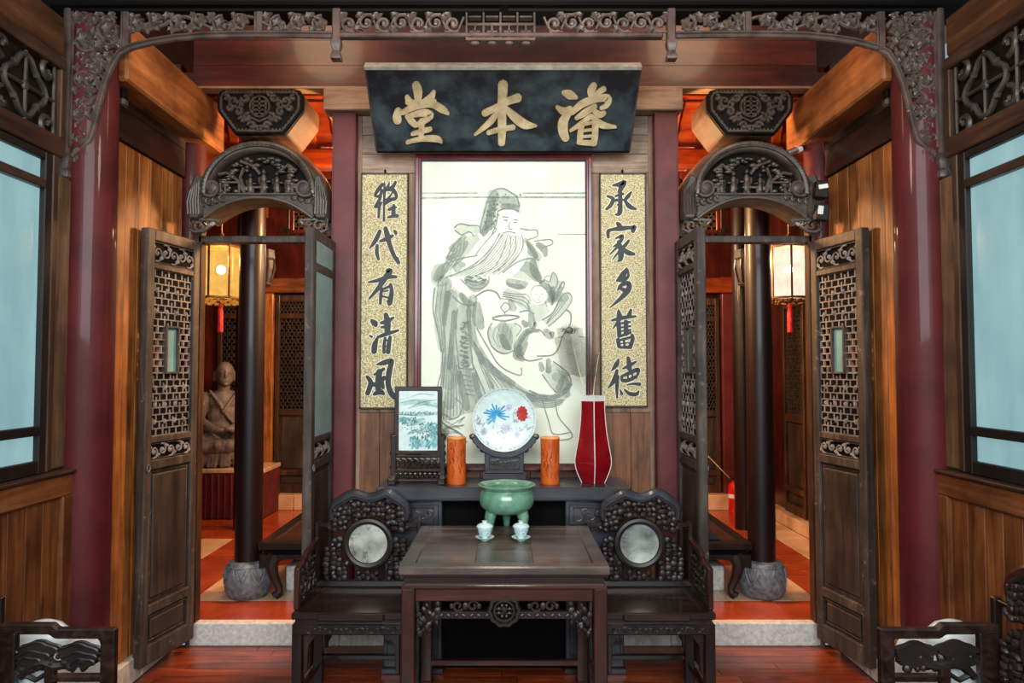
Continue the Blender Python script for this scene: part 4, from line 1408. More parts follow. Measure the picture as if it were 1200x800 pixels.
# daybeds behind the screen wall
def daybed(s, label, head=False):
    cx = s * 1.215
    t = thing('daybed', label, 'daybed', (cx, 5.5, .13))
    x0, x1, y0, y1 = cx - .435, cx + .435, 4.78, 6.2
    obj('top_frame', MB().band([(x0, y0), (x1, y0), (x1, y1), (x0, y1)], [(x0 + .09, y0 + .09), (x1 - .09, y0 + .09), (x1 - .09, y1 - .09), (x0 + .09, y1 - .09)], .455, .508, 'XY', True), M['ebony_z'], t, 0.008)
    for k in range(5):
        a = y0 + .09 + (y1 - y0 - .18) * k / 5
        b = y0 + .09 + (y1 - y0 - .18) * (k + 1) / 5
        obj('top_plank', MB().box(x0 + .09, x1 - .09, a + .001, b - .001, .475, .502), M['rosered'], t, 0.002)
    obj('waist', MB().box(x0 + .03, x1 - .03, y0 + .03, y1 - .03, .425, .456), M['black'], t)
    n = 18
    for yy in (y0, y1 - .03):
        up, lo = [], []
        for i in range(n + 1):
            u = i / n
            up.append((x0 + .01 + (x1 - x0 - .02) * u, .427))
            lo.append((x0 + .01 + (x1 - x0 - .02) * u, .385 - .035 * abs(2 * u - 1) ** 4 - .015 * math.cos((2 * u - 1) * PI * 2)))
        obj('apron', MB().band(up, lo, yy, yy + .03), M['ebony_z'], t, 0.004)
    for xx in (x0, x1 - .03):
        obj('side_apron', MB().box(xx, xx + .03, y0 + .03, y1 - .03, .375, .427), M['ebony_z'], t, 0.004)
    for ex in (0, 1):
        for ey in (0, 1):
            sx = 1 if ex else -1
            sy = 1 if ey else -1
            xx = x1 - .115 if ex else x0 + .115
            yy = y1 - .05 if ey else y0 + .05
            pts = [(xx + sx * .01, yy + sy * .01, .42), (xx + sx * .03, yy + sy * .025, .36), (xx + sx * .015, yy + sy * .01, .28), (xx - sx * .012, yy - sy * .01, .20), (xx - sx * .015, yy - sy * .01, .165), (xx + sx * .012, yy + sy * .012, .142)]
            obj('leg', MB().tube(pts, [.05, .045, .034, .028, .028, .034], 8), M['ebony'], t)
    if head:
        pts = [(1.05, .508), (1.47, .508), (1.40, .56), (1.34, .66), (1.29, .78), (1.25, .90), (1.18, .93), (1.05, .88)]
        obj('head_rest', MB().prism(pts, y0 + .06, y1 - .5), M['altar'], t, 0.02, seg=2)
    return t
daybed(-1, 'low black daybed with curved legs seen through the left doorway')
daybed(1, 'low black daybed with raised head rest seen through the right doorway', True)
for s, side in ((-1, 'left'), (1, 'right')):
    a, b = sorted((s * 1.36, s * 1.52))
    o = obj('stone_block', MB().box(a, b, 4.98, 5.2, .13, .30), M['kerb'], None, 0.008, origin=((a + b) / 2, 5.09, .13))
    tag(o, 'pale stone block under the daybed in the %s doorway' % side, 'stone')

# seated stone statue on a draped pedestal
px, py = -2.86, 7.62
t = thing('pedestal', 'low pedestal draped in dark red cloth under the statue', 'pedestal', (px, py, .13))
obj('cloth_body', MB().box(-3.22, -2.47, 7.32, 7.84, .13, .60), M['drape'], t, 0.015)
obj('top_slab', MB().box(-3.23, -2.46, 7.31, 7.84, .60, .645), M['cream'], t, 0.008)
m = MB()
for k in range(12):
    xx = -3.2 + .72 * k / 11
    m.tube([(xx, 7.318, .59), (xx + .006, 7.314, .35), (xx, 7.316, .14)], .012, 5)
obj('cloth_folds', m, M['drape'], t)

st = thing('stone_statue', 'grey stone statue of a seated bald monk on the red pedestal', 'statue', (px - .14, 7.58, .645))
sx_, sy_, sz_ = px - .14, 7.58, .672
m = MB()
def SB(dx, dy, dz, rx, ry, rz, rot=None):
    m.ball((sx_ + dx, sy_ + dy, sz_ + dz), (rx, ry, rz), 16, 10, rot)
def cap(p, q, r0, r1, k=7):
    for i in range(k):
        f_ = i / (k - 1)
        r_ = r0 + (r1 - r0) * f_
        SB(p[0] + (q[0] - p[0]) * f_, p[1] + (q[1] - p[1]) * f_, p[2] + (q[2] - p[2]) * f_, r_, r_, r_)
SB(0, .03, .50, .165, .115, .20); SB(0, .02, .66, .19, .10, .12); SB(0, .03, .36, .185, .14, .13)
SB(0, .01, .80, .065, .065, .08)                        # neck
SB(.01, -.02, .94, .098, .108, .135)                    # head
SB(.012, -.055, .885, .078, .075, .075)                 # jaw
SB(.02, -.128, .925, .016, .02, .03); SB(.02, -.122, .96, .012, .014, .02)   # nose
SB(-.022, -.108, .958, .026, .018, .009); SB(.06, -.105, .958, .026, .018, .009)   # brows
SB(-.02, -.108, .935, .018, .012, .007); SB(.056, -.106, .935, .018, .012, .007)   # eyelids
SB(.02, -.118, .877, .026, .012, .008); SB(.02, -.116, .863, .022, .012, .007)      # lips
SB(-.094, .0, .915, .018, .03, .06); SB(.108, .0, .915, .018, .03, .06)             # ears
SB(.018, -.10, .835, .03, .025, .02)                                                # chin
cap((-.19, .02, .68), (-.255, -.04, .46), .075, .068); cap((-.255, -.04, .46), (-.09, -.18, .37), .062, .045)
cap((.19, .02, .68), (.255, -.04, .46), .075, .068); cap((.255, -.04, .46), (.09, -.18, .37), .062, .045)
SB(-.04, -.20, .365, .06, .045, .03); SB(.05, -.20, .375, .06, .045, .03)           # hands in lap
cap((-.12, .0, .24), (-.27, -.16, .22), .12, .10); cap((.12, .0, .24), (.27, -.16, .22), .12, .10)   # knees
cap((-.25, -.18, .20), (.05, -.25, .19), .075, .06); cap((.25, -.18, .20), (-.05, -.25, .21), .075, .06)
SB(0, -.02, .10, .28, .22, .12); SB(-.2, -.1, .08, .12, .12, .10); SB(.2, -.1, .08, .12, .12, .10)
for k in range(14):
    a = -.27 + .0415 * k
    cap((a * .85, -.235 + abs(a) * .25, .20), (a + .012 * math.sin(k * 2.3), -.235 + abs(a) * .3, .0), .013, .022, 14)
for k in range(5):                                                                   # robe folds over the chest
    f_ = k / 4
    cap((-.13 + .02 * k, -.05 - .02 * f_, .76 - .03 * k), (.06 + .03 * k, -.105, .47 - .03 * k), .016, .018, 26)
cap((.14, -.05, .76), (.0, -.11, .55), .018, .018, 20)
for e in (-1, 1):
    for k in range(3):
        cap((e * (.20 + .02 * k), -.06, .62 - .06 * k), (e * (.28 - .03 * k), -.10, .36), .02, .022, 7)
SB(0, .01, .02, .30, .24, .03)
b = obj('body', m, M['statue'], st, 0, True, 180)
md = b.modifiers.new('one_surface', 'REMESH')
md.mode = 'VOXEL'
md.voxel_size = 0.0065
md.use_smooth_shade = True
md = b.modifiers.new('soften', 'SMOOTH')
md.iterations = 2
md.factor = 0.5
st.rotation_euler = (0, 0, math.radians(22))

# fire extinguisher, rod, cord and tag at the far right
ex, ey = 2.44, 7.62
t = thing('fire_extinguisher', 'red fire extinguisher on the floor at the far right', 'extinguisher', (ex, ey, .13))
obj('cylinder', MB().lathe([(.055, .13), (.062, .14), (.062, .40), (.05, .445), (.022, .465), (.022, .48)], 20, (ex, ey, 0)), M['extred'], t)
obj('valve', MB().box(ex - .02, ex + .02, ey - .02, ey + .02, .48, .51).box(ex - .012, ex + .07, ey - .01, ey + .01, .515, .525), M['blackplastic'], t, 0.003)
obj('hose', MB().tube([(ex + .02, ey, .495), (ex + .085, ey - .01, .46), (ex + .09, ey - .01, .33), (ex + .075, ey - .01, .20)], .011, 6), M['blackplastic'], t)
obj('paper_label', MB().lathe([(.0628, .30), (.0628, .34)], 20, (ex, ey, 0)), M['white'], t)
o = obj('thin_rod', MB().tube([(ex + .085, 7.70, .13), (ex + .10, 7.78, 1.62)], .006, 6), M['white'], None, origin=(ex + .085, 7.7, .13))
tag(o, 'thin pale rod leaning upright beside the fire extinguisher', 'rod')
o = obj('leaning_stick', MB().tube([(2.03, 7.6, .87), (2.2, 7.6, .70), (2.38, 7.58, .51)], .005, 6), M['cord'], None, origin=(2.03, 7.6, .87))
tag(o, 'thin pale stick slanting down to the fire extinguisher', 'stick')
t = thing('wall_tag', 'small blue and yellow tag hung on the far right pillar', 'tag', (2.44, 7.4, .80))
m = MB().box(2.41, 2.475, 7.40, 7.41, .78, 1.08)
obj('card', m, plain('tag_blue', (50, 90, 130), 0.4), t, 0.002)
obj('yellow_field', MB().box(2.43, 2.465, 7.394, 7.40, .83, .96), plain('tag_yellow', (200, 180, 60), 0.4), t)
obj('white_field', MB().box(2.415, 2.47, 7.394, 7.40, .99, 1.06), M['white'], t)

# tube lamp, adapters and wires at the right arch
t = thing('tube_lamp', 'short silver tube lamp fixed behind the right arch', 'lamp', (1.86, 4.45, 2.98))
obj('tube', MB().tube([(1.66, 4.47, 2.98), (1.86, 4.47, 3.06)], .022, 10), M['steel'], t)
obj('cap', MB().tube([(1.86, 4.47, 3.06), (1.885, 4.47, 3.07)], .024, 10), M['white'], t)
o = obj('lamp_wire', MB().tube([(1.845, 3.95, 3.07), (1.83, 4.1, 3.05), (1.845, 4.2, 3.04), (1.87, 4.2, 2.98), (1.90, 4.2, 3.02), (1.92, 4.2, 2.90), (1.91, 4.2, 2.82)], .003, 5), M['drape'], None, origin=(1.87, 4.2, 2.74))
tag(o, 'thin red wire dangling from the right tie beam', 'wire')
for z, lab in ((2.585, 'lower black power adapter hung at the end of the right arch'), (2.72, 'upper black power adapter with white label beside the right arch')):
    t = thing('power_adapter', lab, 'adapter', (1.865, 4.16, z - .05))
    obj('case', MB().obox((1.865, 4.155, z), (.075, .05, .10), Matrix.Rotation(.12, 3, 'Y')), M['blackplastic'], t, 0.006)
    if z > 2.65:
        obj('sticker', MB().obox((1.868, 4.128, z + .015), (.055, .003, .025), Matrix.Rotation(-.15, 3, 'Y')), M['white'], t)
    else:
        obj('sticker', MB().obox((1.85, 4.128, z + .01), (.03, .003, .05), Matrix.Rotation(.12, 3, 'Y')), M['white'], t)
# ================================================================== plaque, couplets, painting
def PX(px):
    return -.549 + (px - 487) * .005183
def PZ(py):
    return 2.976 - (py - 181) * .005192

pq = thing('name_plaque', 'tilted blue black name plaque with three gilt characters above the painting', 'plaque', (-.01, 4.22, 2.962))
TOP, BOT = Vector((0, 3.85, 3.319)), Vector((0, 4.22, 2.962))
dn = (BOT - TOP).normalized()
nr = Vector((0, dn.z, -dn.y))
if nr.y > 0:
    nr = -nr
def plq(u, v, h):
    return (-.776 + u * 1.528, (TOP.y + (BOT.y - TOP.y) * v) + nr.y * h, (TOP.z + (BOT.z - TOP.z) * v) + nr.z * h)
def slab(u0, u1, v0, v1, h0, h1):
    return MB().add([plq(u0, v0, h0), plq(u1, v0, h0), plq(u1, v1, h0), plq(u0, v1, h0), plq(u0, v0, h1), plq(u1, v0, h1), plq(u1, v1, h1), plq(u0, v1, h1)],
                    [(0, 3, 2, 1), (4, 5, 6, 7), (0, 1, 5, 4), (1, 2, 6, 5), (2, 3, 7, 6), (3, 0, 4, 7)])
obj('board', slab(.004, .996, .012, .99, -.04, 0), M['plaque'], pq, 0.003)
obj('top_edge', slab(0, 1, -.03, .013, -.042, .012), M['litedge'], pq, 0.003)
obj('bottom_edge', slab(.004, .996, .975, 1.0, -.042, .004), M['black'], pq, 0.002)
for u in (0, .994):
    obj('side_edge', slab(u, u + .006, .013, .98, -.042, .004), M['friezerail'], pq, 0.001)
for u in (.08, .92):
    obj('hanger', MB().tube([plq(u, .05, -.03), (plq(u, 0, 0)[0], 4.26, 3.36)], .012, 6), M['black'], pq)
def gfn(x0, y0, sc):
    def fn(a, b, h):
        px, py = x0 + a / sc, y0 + b / sc
        v = (py - 79.5) / 99.0
        l, r_ = 427 + 18 * v, 752 - 11 * v
        return plq((px - l) / (r_ - l), v, h)
    return fn
TANG = [[(360, 125, 70), (380, 180, 78), (385, 250, 60)], [(285, 225, 36), (310, 275, 60), (330, 290, 30)], [(520, 185, 36), (495, 235, 64), (440, 262, 40)],
        [(285, 275, 36), (400, 275, 46), (535, 265, 34)], [(215, 345, 60), (205, 400, 74), (215, 440, 70)], [(250, 365, 44), (360, 310, 58), (500, 290, 55), (600, 335, 62), (655, 375, 24)],
        [(295, 390, 46), (345, 450, 56), (375, 480, 40)], [(330, 385, 44), (430, 365, 62), (500, 385, 56), (455, 430, 54), (380, 475, 40)], [(430, 430, 56), (425, 500, 50), (425, 590, 46)],
        [(345, 555, 34), (430, 530, 44), (505, 510, 40)], [(305, 632, 34), (430, 600, 44), (560, 600, 56), (605, 630, 24)]]
BEN = [[(75, 120, 88), (75, 180, 84), (72, 320, 76), (80, 500, 74), (80, 645, 60)], [(-80, 370, 60), (30, 318, 58), (120, 268, 60), (215, 235, 74)],
       [(40, 350, 44), (-30, 450, 56), (-155, 562, 24)], [(105, 325, 40), (190, 405, 74), (280, 470, 76), (380, 482, 18)], [(-40, 545, 40), (60, 515, 44), (180, 495, 46)]]
JUN = [[(605, 190, 34), (665, 210, 76), (725, 235, 30)], [(555, 315, 30), (620, 355, 66), (675, 325, 40)], [(665, 370, 44), (615, 440, 84), (615, 530, 84), (640, 600, 66)],
       [(875, 130, 56), (850, 175, 66), (845, 215, 44)], [(965, 160, 46), (905, 195, 40), (860, 215, 24)], [(685, 365, 44), (780, 285, 62), (900, 245, 58), (1000, 240, 62), (990, 300, 44), (940, 325, 30)],
       [(725, 415, 30), (800, 365, 56), (890, 305, 44)], [(880, 345, 40), (930, 380, 56), (975, 365, 36)], [(680, 525, 24), (760, 470, 40), (850, 395, 44)], [(860, 390, 40), (950, 470, 60), (1075, 490, 20)],
       [(775, 470, 52), (765, 560, 52), (765, 625, 50)], [(895, 450, 56), (895, 560, 56), (885, 645, 56)], [(780, 470, 24), (890, 445, 26)], [(790, 525, 20), (870, 515, 20)], [(790, 580, 20), (870, 572, 20)], [(750, 630, 40), (890, 640, 46)]]
for ch, x0, lab in ((TANG, 440, 'raised gilt character 堂'), (BEN, 580, 'raised gilt character 本'), (JUN, 580, 'raised gilt character 濬')):
    m, e = MB(), MB()
    fn = gfn(x0, 80, 7.5)
    for i, stv in enumerate(ch):
        m.stroke(stv, fn, .011 + .0004 * i)
        e.stroke([(p[0], p[1], p[2] + 12) for p in stv], fn, .002 + .0001 * i)
    o = obj('gilt_character', m, M['gilt'], pq, 0, True, 30)
    o['label'] = lab
    obj('groove', e, M['giltedge'], o)

# couplets
def cfn(x0, y0, sc, yb):
    def fn(a, b, h):
        return (PX(x0 + a / sc), yb - h, PZ(y0 + b / sc))
    return fn
A = 8.883
JI = [[(245, 132, 34), (205, 185, 44), (165, 245, 30)], [(165, 258, 26), (215, 262, 34), (240, 195, 30)], [(230, 262, 24), (200, 325, 40), (165, 378, 28)], [(165, 378, 26), (210, 360, 38), (238, 325, 18)],
      [(212, 362, 36), (208, 430, 30), (205, 490, 26)], [(265, 112, 14), (266, 200, 30), (262, 300, 26), (262, 420, 24), (262, 522, 30)], [(315, 115, 14), (298, 170, 36), (268, 205, 36)],
      [(382, 110, 30), (350, 165, 42), (300, 195, 36)], [(290, 190, 34), (355, 195, 44), (392, 262, 36), (365, 300, 30)], [(350, 220, 18), (318, 270, 22), (285, 300, 26)], [(388, 282, 26), (320, 305, 44), (270, 345, 26)],
      [(310, 405, 30), (360, 385, 38), (392, 380, 20)], [(365, 355, 30), (362, 420, 46), (362, 470, 48)], [(302, 486, 22), (350, 475, 34), (405, 468, 40)]]
DAI = [[(220, 628, 40), (175, 730, 48), (112, 815, 14)], [(192, 780, 34), (190, 860, 42), (208, 930, 30)], [(278, 598, 46), (300, 680, 60), (320, 760, 50), (365, 880, 44), (420, 968, 40)], [(424, 965, 30), (408, 905, 12)],
       [(222, 738, 26), (295, 712, 48), (358, 676, 28)], [(368, 625, 24), (385, 645, 40), (388, 668, 22)]]
YOU = [[(300, 335, 44), (330, 345, 60), (270, 425, 62), (200, 530, 46), (112, 632, 22)], [(102, 458, 18), (200, 440, 40), (300, 405, 46), (395, 402, 34)], [(245, 520, 34), (234, 600, 36), (230, 685, 30)],
       [(335, 480, 34), (348, 560, 46), (328, 670, 58), (318, 700, 24)], [(250, 535, 26), (340, 495, 32)], [(262, 556, 16), (310, 545, 20)], [(255, 606, 22), (330, 625, 22)], [(328, 680, 26), (292, 652, 12)]]
B6 = 6.667
QING = [[(105, 112, 30), (130, 135, 50), (140, 152, 30)], [(92, 230, 16), (108, 240, 20)], [(158, 232, 14), (132, 300, 44), (126, 358, 44)], [(215, 62, 36), (228, 120, 52), (230, 205, 46)], [(178, 130, 22), (225, 120, 40), (278, 88, 18)],
        [(180, 165, 18), (245, 158, 30)], [(148, 248, 10), (200, 225, 32), (316, 188, 20)], [(212, 250, 24), (204, 310, 26), (204, 364, 26)], [(252, 238, 26), (242, 300, 36), (236, 362, 36)], [(205, 270, 14), (245, 264, 14)], [(205, 316, 12), (240, 312, 12)]]
FENG = [[(148, 457, 14), (210, 440, 42), (268, 424, 28), (248, 500, 46), (238, 600, 42), (258, 672, 46), (292, 715, 40)], [(72, 550, 26), (102, 600, 40), (76, 684, 38)], [(128, 535, 18), (205, 490, 26)], [(170, 508, 50), (160, 580, 48), (160, 650, 46)],
        [(105, 602, 34), (150, 612, 36), (210, 556, 34)], [(128, 688, 26), (175, 668, 46), (206, 686, 24)], [(190, 590, 30), (200, 640, 26)]]
C7 = 7.277
CHENG = [[(150, 120, 18), (200, 112, 38), (252, 92, 38), (220, 148, 44), (202, 182, 28)], [(212, 175, 36), (213, 280, 40), (206, 360, 42), (168, 376, 12)], [(102, 214, 22), (150, 236, 32), (132, 290, 36), (92, 328, 24)], [(150, 262, 16), (185, 246, 26)],
         [(172, 214, 20), (240, 192, 22)], [(178, 254, 16), (236, 244, 18)], [(185, 290, 12), (226, 276, 14)], [(308, 178, 18), (282, 214, 36), (248, 250, 26)], [(252, 250, 22), (290, 302, 42), (348, 326, 20)]]
JIA = [[(186, 448, 30), (205, 470, 44), (212, 500, 30)], [(108, 572, 26), (108, 520, 34), (140, 504, 28), (220, 494, 46), (300, 486, 28), (335, 480, 34), (318, 520, 36)], [(172, 580, 16), (230, 556, 28), (205, 615, 32), (150, 652, 12)],
       [(195, 606, 30), (216, 680, 48), (212, 755, 44), (188, 776, 14)], [(195, 645, 26), (120, 718, 12)], [(200, 692, 22), (142, 764, 10)], [(285, 598, 24), (252, 640, 32), (222, 664, 24)], [(226, 664, 28), (275, 702, 46), (330, 716, 26)]]
DUO = [[(266, 72, 16), (235, 125, 52), (175, 182, 12)], [(272, 85, 18), (278, 140, 24), (235, 172, 40), (175, 184, 12)], [(186, 262, 14), (215, 220, 34), (280, 200, 36), (278, 255, 50), (215, 328, 38), (118, 412, 10)], [(192, 240, 18), (235, 258, 36), (255, 270, 30)]]
JIU = [[(192, 432, 18), (198, 478, 48), (198, 520, 34)], [(298, 430, 24), (282, 478, 40), (262, 500, 24)], [(132, 522, 18), (220, 500, 36), (340, 486, 18)], [(196, 520, 32), (142, 592, 10)], [(192, 548, 40), (198, 655, 38)], [(200, 548, 18), (290, 535, 22)],
       [(205, 582, 14), (294, 570, 20)], [(205, 614, 14), (294, 602, 20)], [(190, 662, 22), (295, 624, 24)], [(255, 530, 40), (255, 640, 42)], [(186, 684, 36), (194, 745, 34)], [(306, 646, 30), (312, 680, 34), (288, 752, 38)], [(186, 694, 20), (300, 664, 24)], [(200, 752, 24), (292, 750, 30)],
       [(236, 690, 20), (242, 742, 20)], [(210, 718, 10), (290, 712, 10)]]
D9 = 9.412
DE = [[(248, 204, 18), (222, 268, 56), (165, 338, 12)], [(228, 330, 36), (195, 440, 54), (128, 528, 12)], [(236, 396, 38), (226, 500, 42), (226, 634, 22)], [(350, 190, 36), (362, 255, 58), (365, 320, 52)], [(290, 312, 18), (360, 282, 42), (440, 234, 22)],
      [(272, 400, 26), (370, 358, 46), (460, 320, 42), (455, 380, 30)], [(280, 390, 24), (285, 440, 40), (350, 440, 42), (440, 400, 40)], [(345, 380, 24), (350, 430, 20)], [(395, 370, 24), (398, 410, 20)], [(335, 492, 12), (400, 478, 26), (478, 484, 40)], [(258, 540, 12), (278, 590, 38)], [(306, 540, 18), (365, 588, 44), (440, 592, 42), (468, 556, 16)]]
YB = 4.325
for side, x0, x1, z0, z1, chars in (('left', 422, 478, 480, 202, ((JI, 420, 200, A, '繼'), (DAI, 420, 200, A, '代'), (YOU, 420, 280, A, '有'), (QING, 420, 360, B6, '清'), (FENG, 420, 360, B6, '風'))),
                                    ('right', 705, 760, 478, 202, ((CHENG, 700, 200, C7, '承'), (JIA, 700, 200, C7, '家'), (DUO, 700, 305, C7, '多'), (JIU, 700, 305, C7, '舊'), (DE, 700, 400, D9, '德')))):
    t = thing('couplet_board', 'tall gold flecked couplet board with dark characters %s of the painting' % side, 'couplet', ((PX(x0) + PX(x1)) / 2, 4.35, PZ(z0)))
    obj('board', MB().box(PX(x0), PX(x1), YB, 4.352, PZ(z0), PZ(z1)), M['gold'], t, 0.003)
    m = MB()
    for xx in (PX(x0) + .004, PX(x1) - .004):
        m.box(xx - .004, xx + .004, YB - .003, 4.352, PZ(z0), PZ(z1))
    for zz in (PZ(z0) + .004, PZ(z1) - .004):
        m.box(PX(x0), PX(x1), YB - .003, 4.352, zz - .004, zz + .004)
    obj('dark_edging', m, M['giltedge'], t)
    obj('hook', MB().tube([((PX(x0) + PX(x1)) / 2, YB + .01, PZ(z1)), ((PX(x0) + PX(x1)) / 2, YB + .015, PZ(z1) + .025)], .006, 6), M['black'], t)
    for ch, ox, oy, sc, c in chars:
        fn = cfn(ox, oy, sc, YB)
        m, e = MB(), MB()
        for i, stv in enumerate(ch):
            m.stroke(stv, fn, .004 + .0001 * i)
            e.stroke([(p[0], p[1], p[2] + 13) for p in stv], fn, .0012 + .00003 * i)
        o = obj('character', m, M['inkblack'], t, 0, True, 30)
        o['label'] = 'dark brush character ' + c
        obj('pale_outline', e, M['halo'], o)

# framed scroll painting
pt = thing('framed_painting', 'large framed ink painting of a long bearded robed elder with a child', 'painting', (PX(591), 4.35, PZ(551)))
x0, x1, z0, z1 = PX(487), PX(695), PZ(551), PZ(181)
def fr(i0, i1, y0, y1, mat, nm):
    obj(nm, MB().band([(x0 + i0, z0 + i0), (x1 - i0, z0 + i0), (x1 - i0, z1 - i0), (x0 + i0, z1 - i0)], [(x0 + i1, z0 + i1), (x1 - i1, z0 + i1), (x1 - i1, z1 - i1), (x0 + i1, z1 - i1)], y0, y1, 'XZ', True), mat, pt, 0.003)
fr(0, .022, 4.288, 4.345, M['frame'], 'outer_moulding')
fr(.020, .032, 4.300, 4.345, M['frame'], 'middle_moulding')
fr(.030, .038, 4.306, 4.345, M['framedark'], 'inner_moulding')
obj('paper', MB().box(x0 + .03, x1 - .03, 4.322, 4.345, z0 + .03, z1 - .03), M['papersilk'], pt)
obj('scroll_sheet', MB().box(x0 + .042, x1 - .042, 4.3205, 4.323, z0 + .04, PZ(232)), M['paper'], pt)
PYF = 4.3203
def pfn(a, b, h):
    return (PX(a), PYF - h, PZ(b))
def dr(lst, mat, nm, h, base=None):
    m = MB()
    for i, stv in enumerate(lst):
        m.stroke(stv, pfn, h + .00002 * i, 4)
    o = obj(nm, m, mat, pt, 0, False)
    return o
P1 = lambda *p: [(485 + a / 5.335, 180 + b / 5.335, w) for a, b, w in p]
P2 = lambda *p: [(490 + a / 5.333, 320 + b / 5.333, w) for a, b, w in p]
wash_pale = [P2((180, 60, 14), (150, 200, 14), (130, 330, 10), (150, 480, 8)), P2((210, 140, 16), (200, 330, 16), (190, 520, 18), (200, 700, 20)), P2((290, 230, 16), (290, 400, 18), (300, 560, 18)),
             P2((560, 130, 12), (640, 170, 14), (690, 230, 8)), P2((330, 620, 12), (350, 720, 14), (380, 800, 10)), P2((250, 600, 10), (230, 720, 14), (200, 830, 14)), P1((500, 250, 14), (470, 380, 16), (440, 480, 12)),
             P1((560, 290, 10), (600, 300, 14), (660, 320, 8)), P1((230, 660, 16), (330, 700, 18), (440, 660, 12)), P1((160, 720, 14), (150, 790, 16), (200, 800, 12)), P2((470, 610, 10), (560, 690, 12), (680, 770, 12), (800, 790, 8)),
             P1((640, 690, 12), (720, 720, 14), (780, 780, 12)), P1((700, 560, 8), (750, 620, 10), (790, 650, 8)), P2((760, 180, 12), (840, 150, 14), (930, 160, 10)), P2((520, 320, 12), (560, 400, 14), (560, 470, 10)),
             P2((860, 650, 10), (920, 690, 12), (930, 770, 8)), P2((700, 380, 8), (660, 450, 12), (640, 530, 8)), P2((150, 820, 10), (120, 950, 12), (180, 1000, 10)), P2((300, 640, 18), (320, 760, 18), (340, 860, 14))]
wash_mid = [P2((350, 160, 10), (335, 250, 11), (345, 400, 9), (400, 520, 10), (480, 620, 9), (600, 700, 7)), P2((370, 200, 9), (380, 300, 14), (400, 345, 8)), P1((240, 600, 9), (290, 550, 8), (320, 520, 5)), P1((145, 790, 10), (180, 730, 12), (215, 700, 8)),
            P1((270, 730, 9), (290, 700, 9), (320, 700, 5)), P1((330, 560, 6), (290, 620, 8), (220, 660, 5)), P2((310, 40, 8), (360, 95, 12), (430, 60, 8)), P2((190, 130, 8), (170, 250, 7), (165, 330, 5)), P2((230, 250, 6), (215, 420, 6), (200, 600, 6)),
            P2((640, 470, 8), (620, 520, 10), (660, 545, 6)), P2((640, 520, 10), (625, 460, 8), (690, 370, 7), (760, 370, 4)), P2((800, 370, 8), (830, 400, 9), (845, 380, 5)), P2((710, 260, 6), (720, 330, 10), (740, 330, 5)), P2((530, 400, 7), (550, 450, 9), (580, 480, 5)),
            P2((660, 310, 5), (680, 330, 8)), P2((850, 100, 6), (840, 190, 8), (900, 100, 6)), P2((770, 60, 5), (830, 110, 8), (850, 170, 5)), P2((820, 550, 6), (820, 620, 7)), P2((770, 570, 5), (780, 610, 7)), P2((880, 730, 7), (910, 660, 6)),
            P2((570, 60, 9), (640, 80, 12), (680, 70, 6)), P1((780, 570, 6), (820, 600, 9), (830, 640, 5)), P1((700, 540, 5), (740, 590, 6), (770, 650, 6)), P1((750, 680, 8), (760, 740, 10), (790, 790, 8)), P2((360, 640, 7), (380, 740, 7), (400, 800, 6)),
            P2((260, 630, 7), (290, 760, 9), (310, 850, 8)), P2((430, 620, 5), (470, 720, 5)), P1((440, 500, 8), (470, 430, 8), (490, 350, 8), (500, 280, 8)), P1((660, 360, 6), (640, 335, 7), (560, 330, 8)), P2((170, 1010, 10), (140, 1030, 10), (210, 1040, 6)),
            P2((270, 140, 6), (310, 190, 8), (350, 200, 5)), P2((580, 180, 6), (600, 230, 9)), P2((690, 770, 6), (800, 790, 6), (900, 760, 6), (960, 700, 4))]
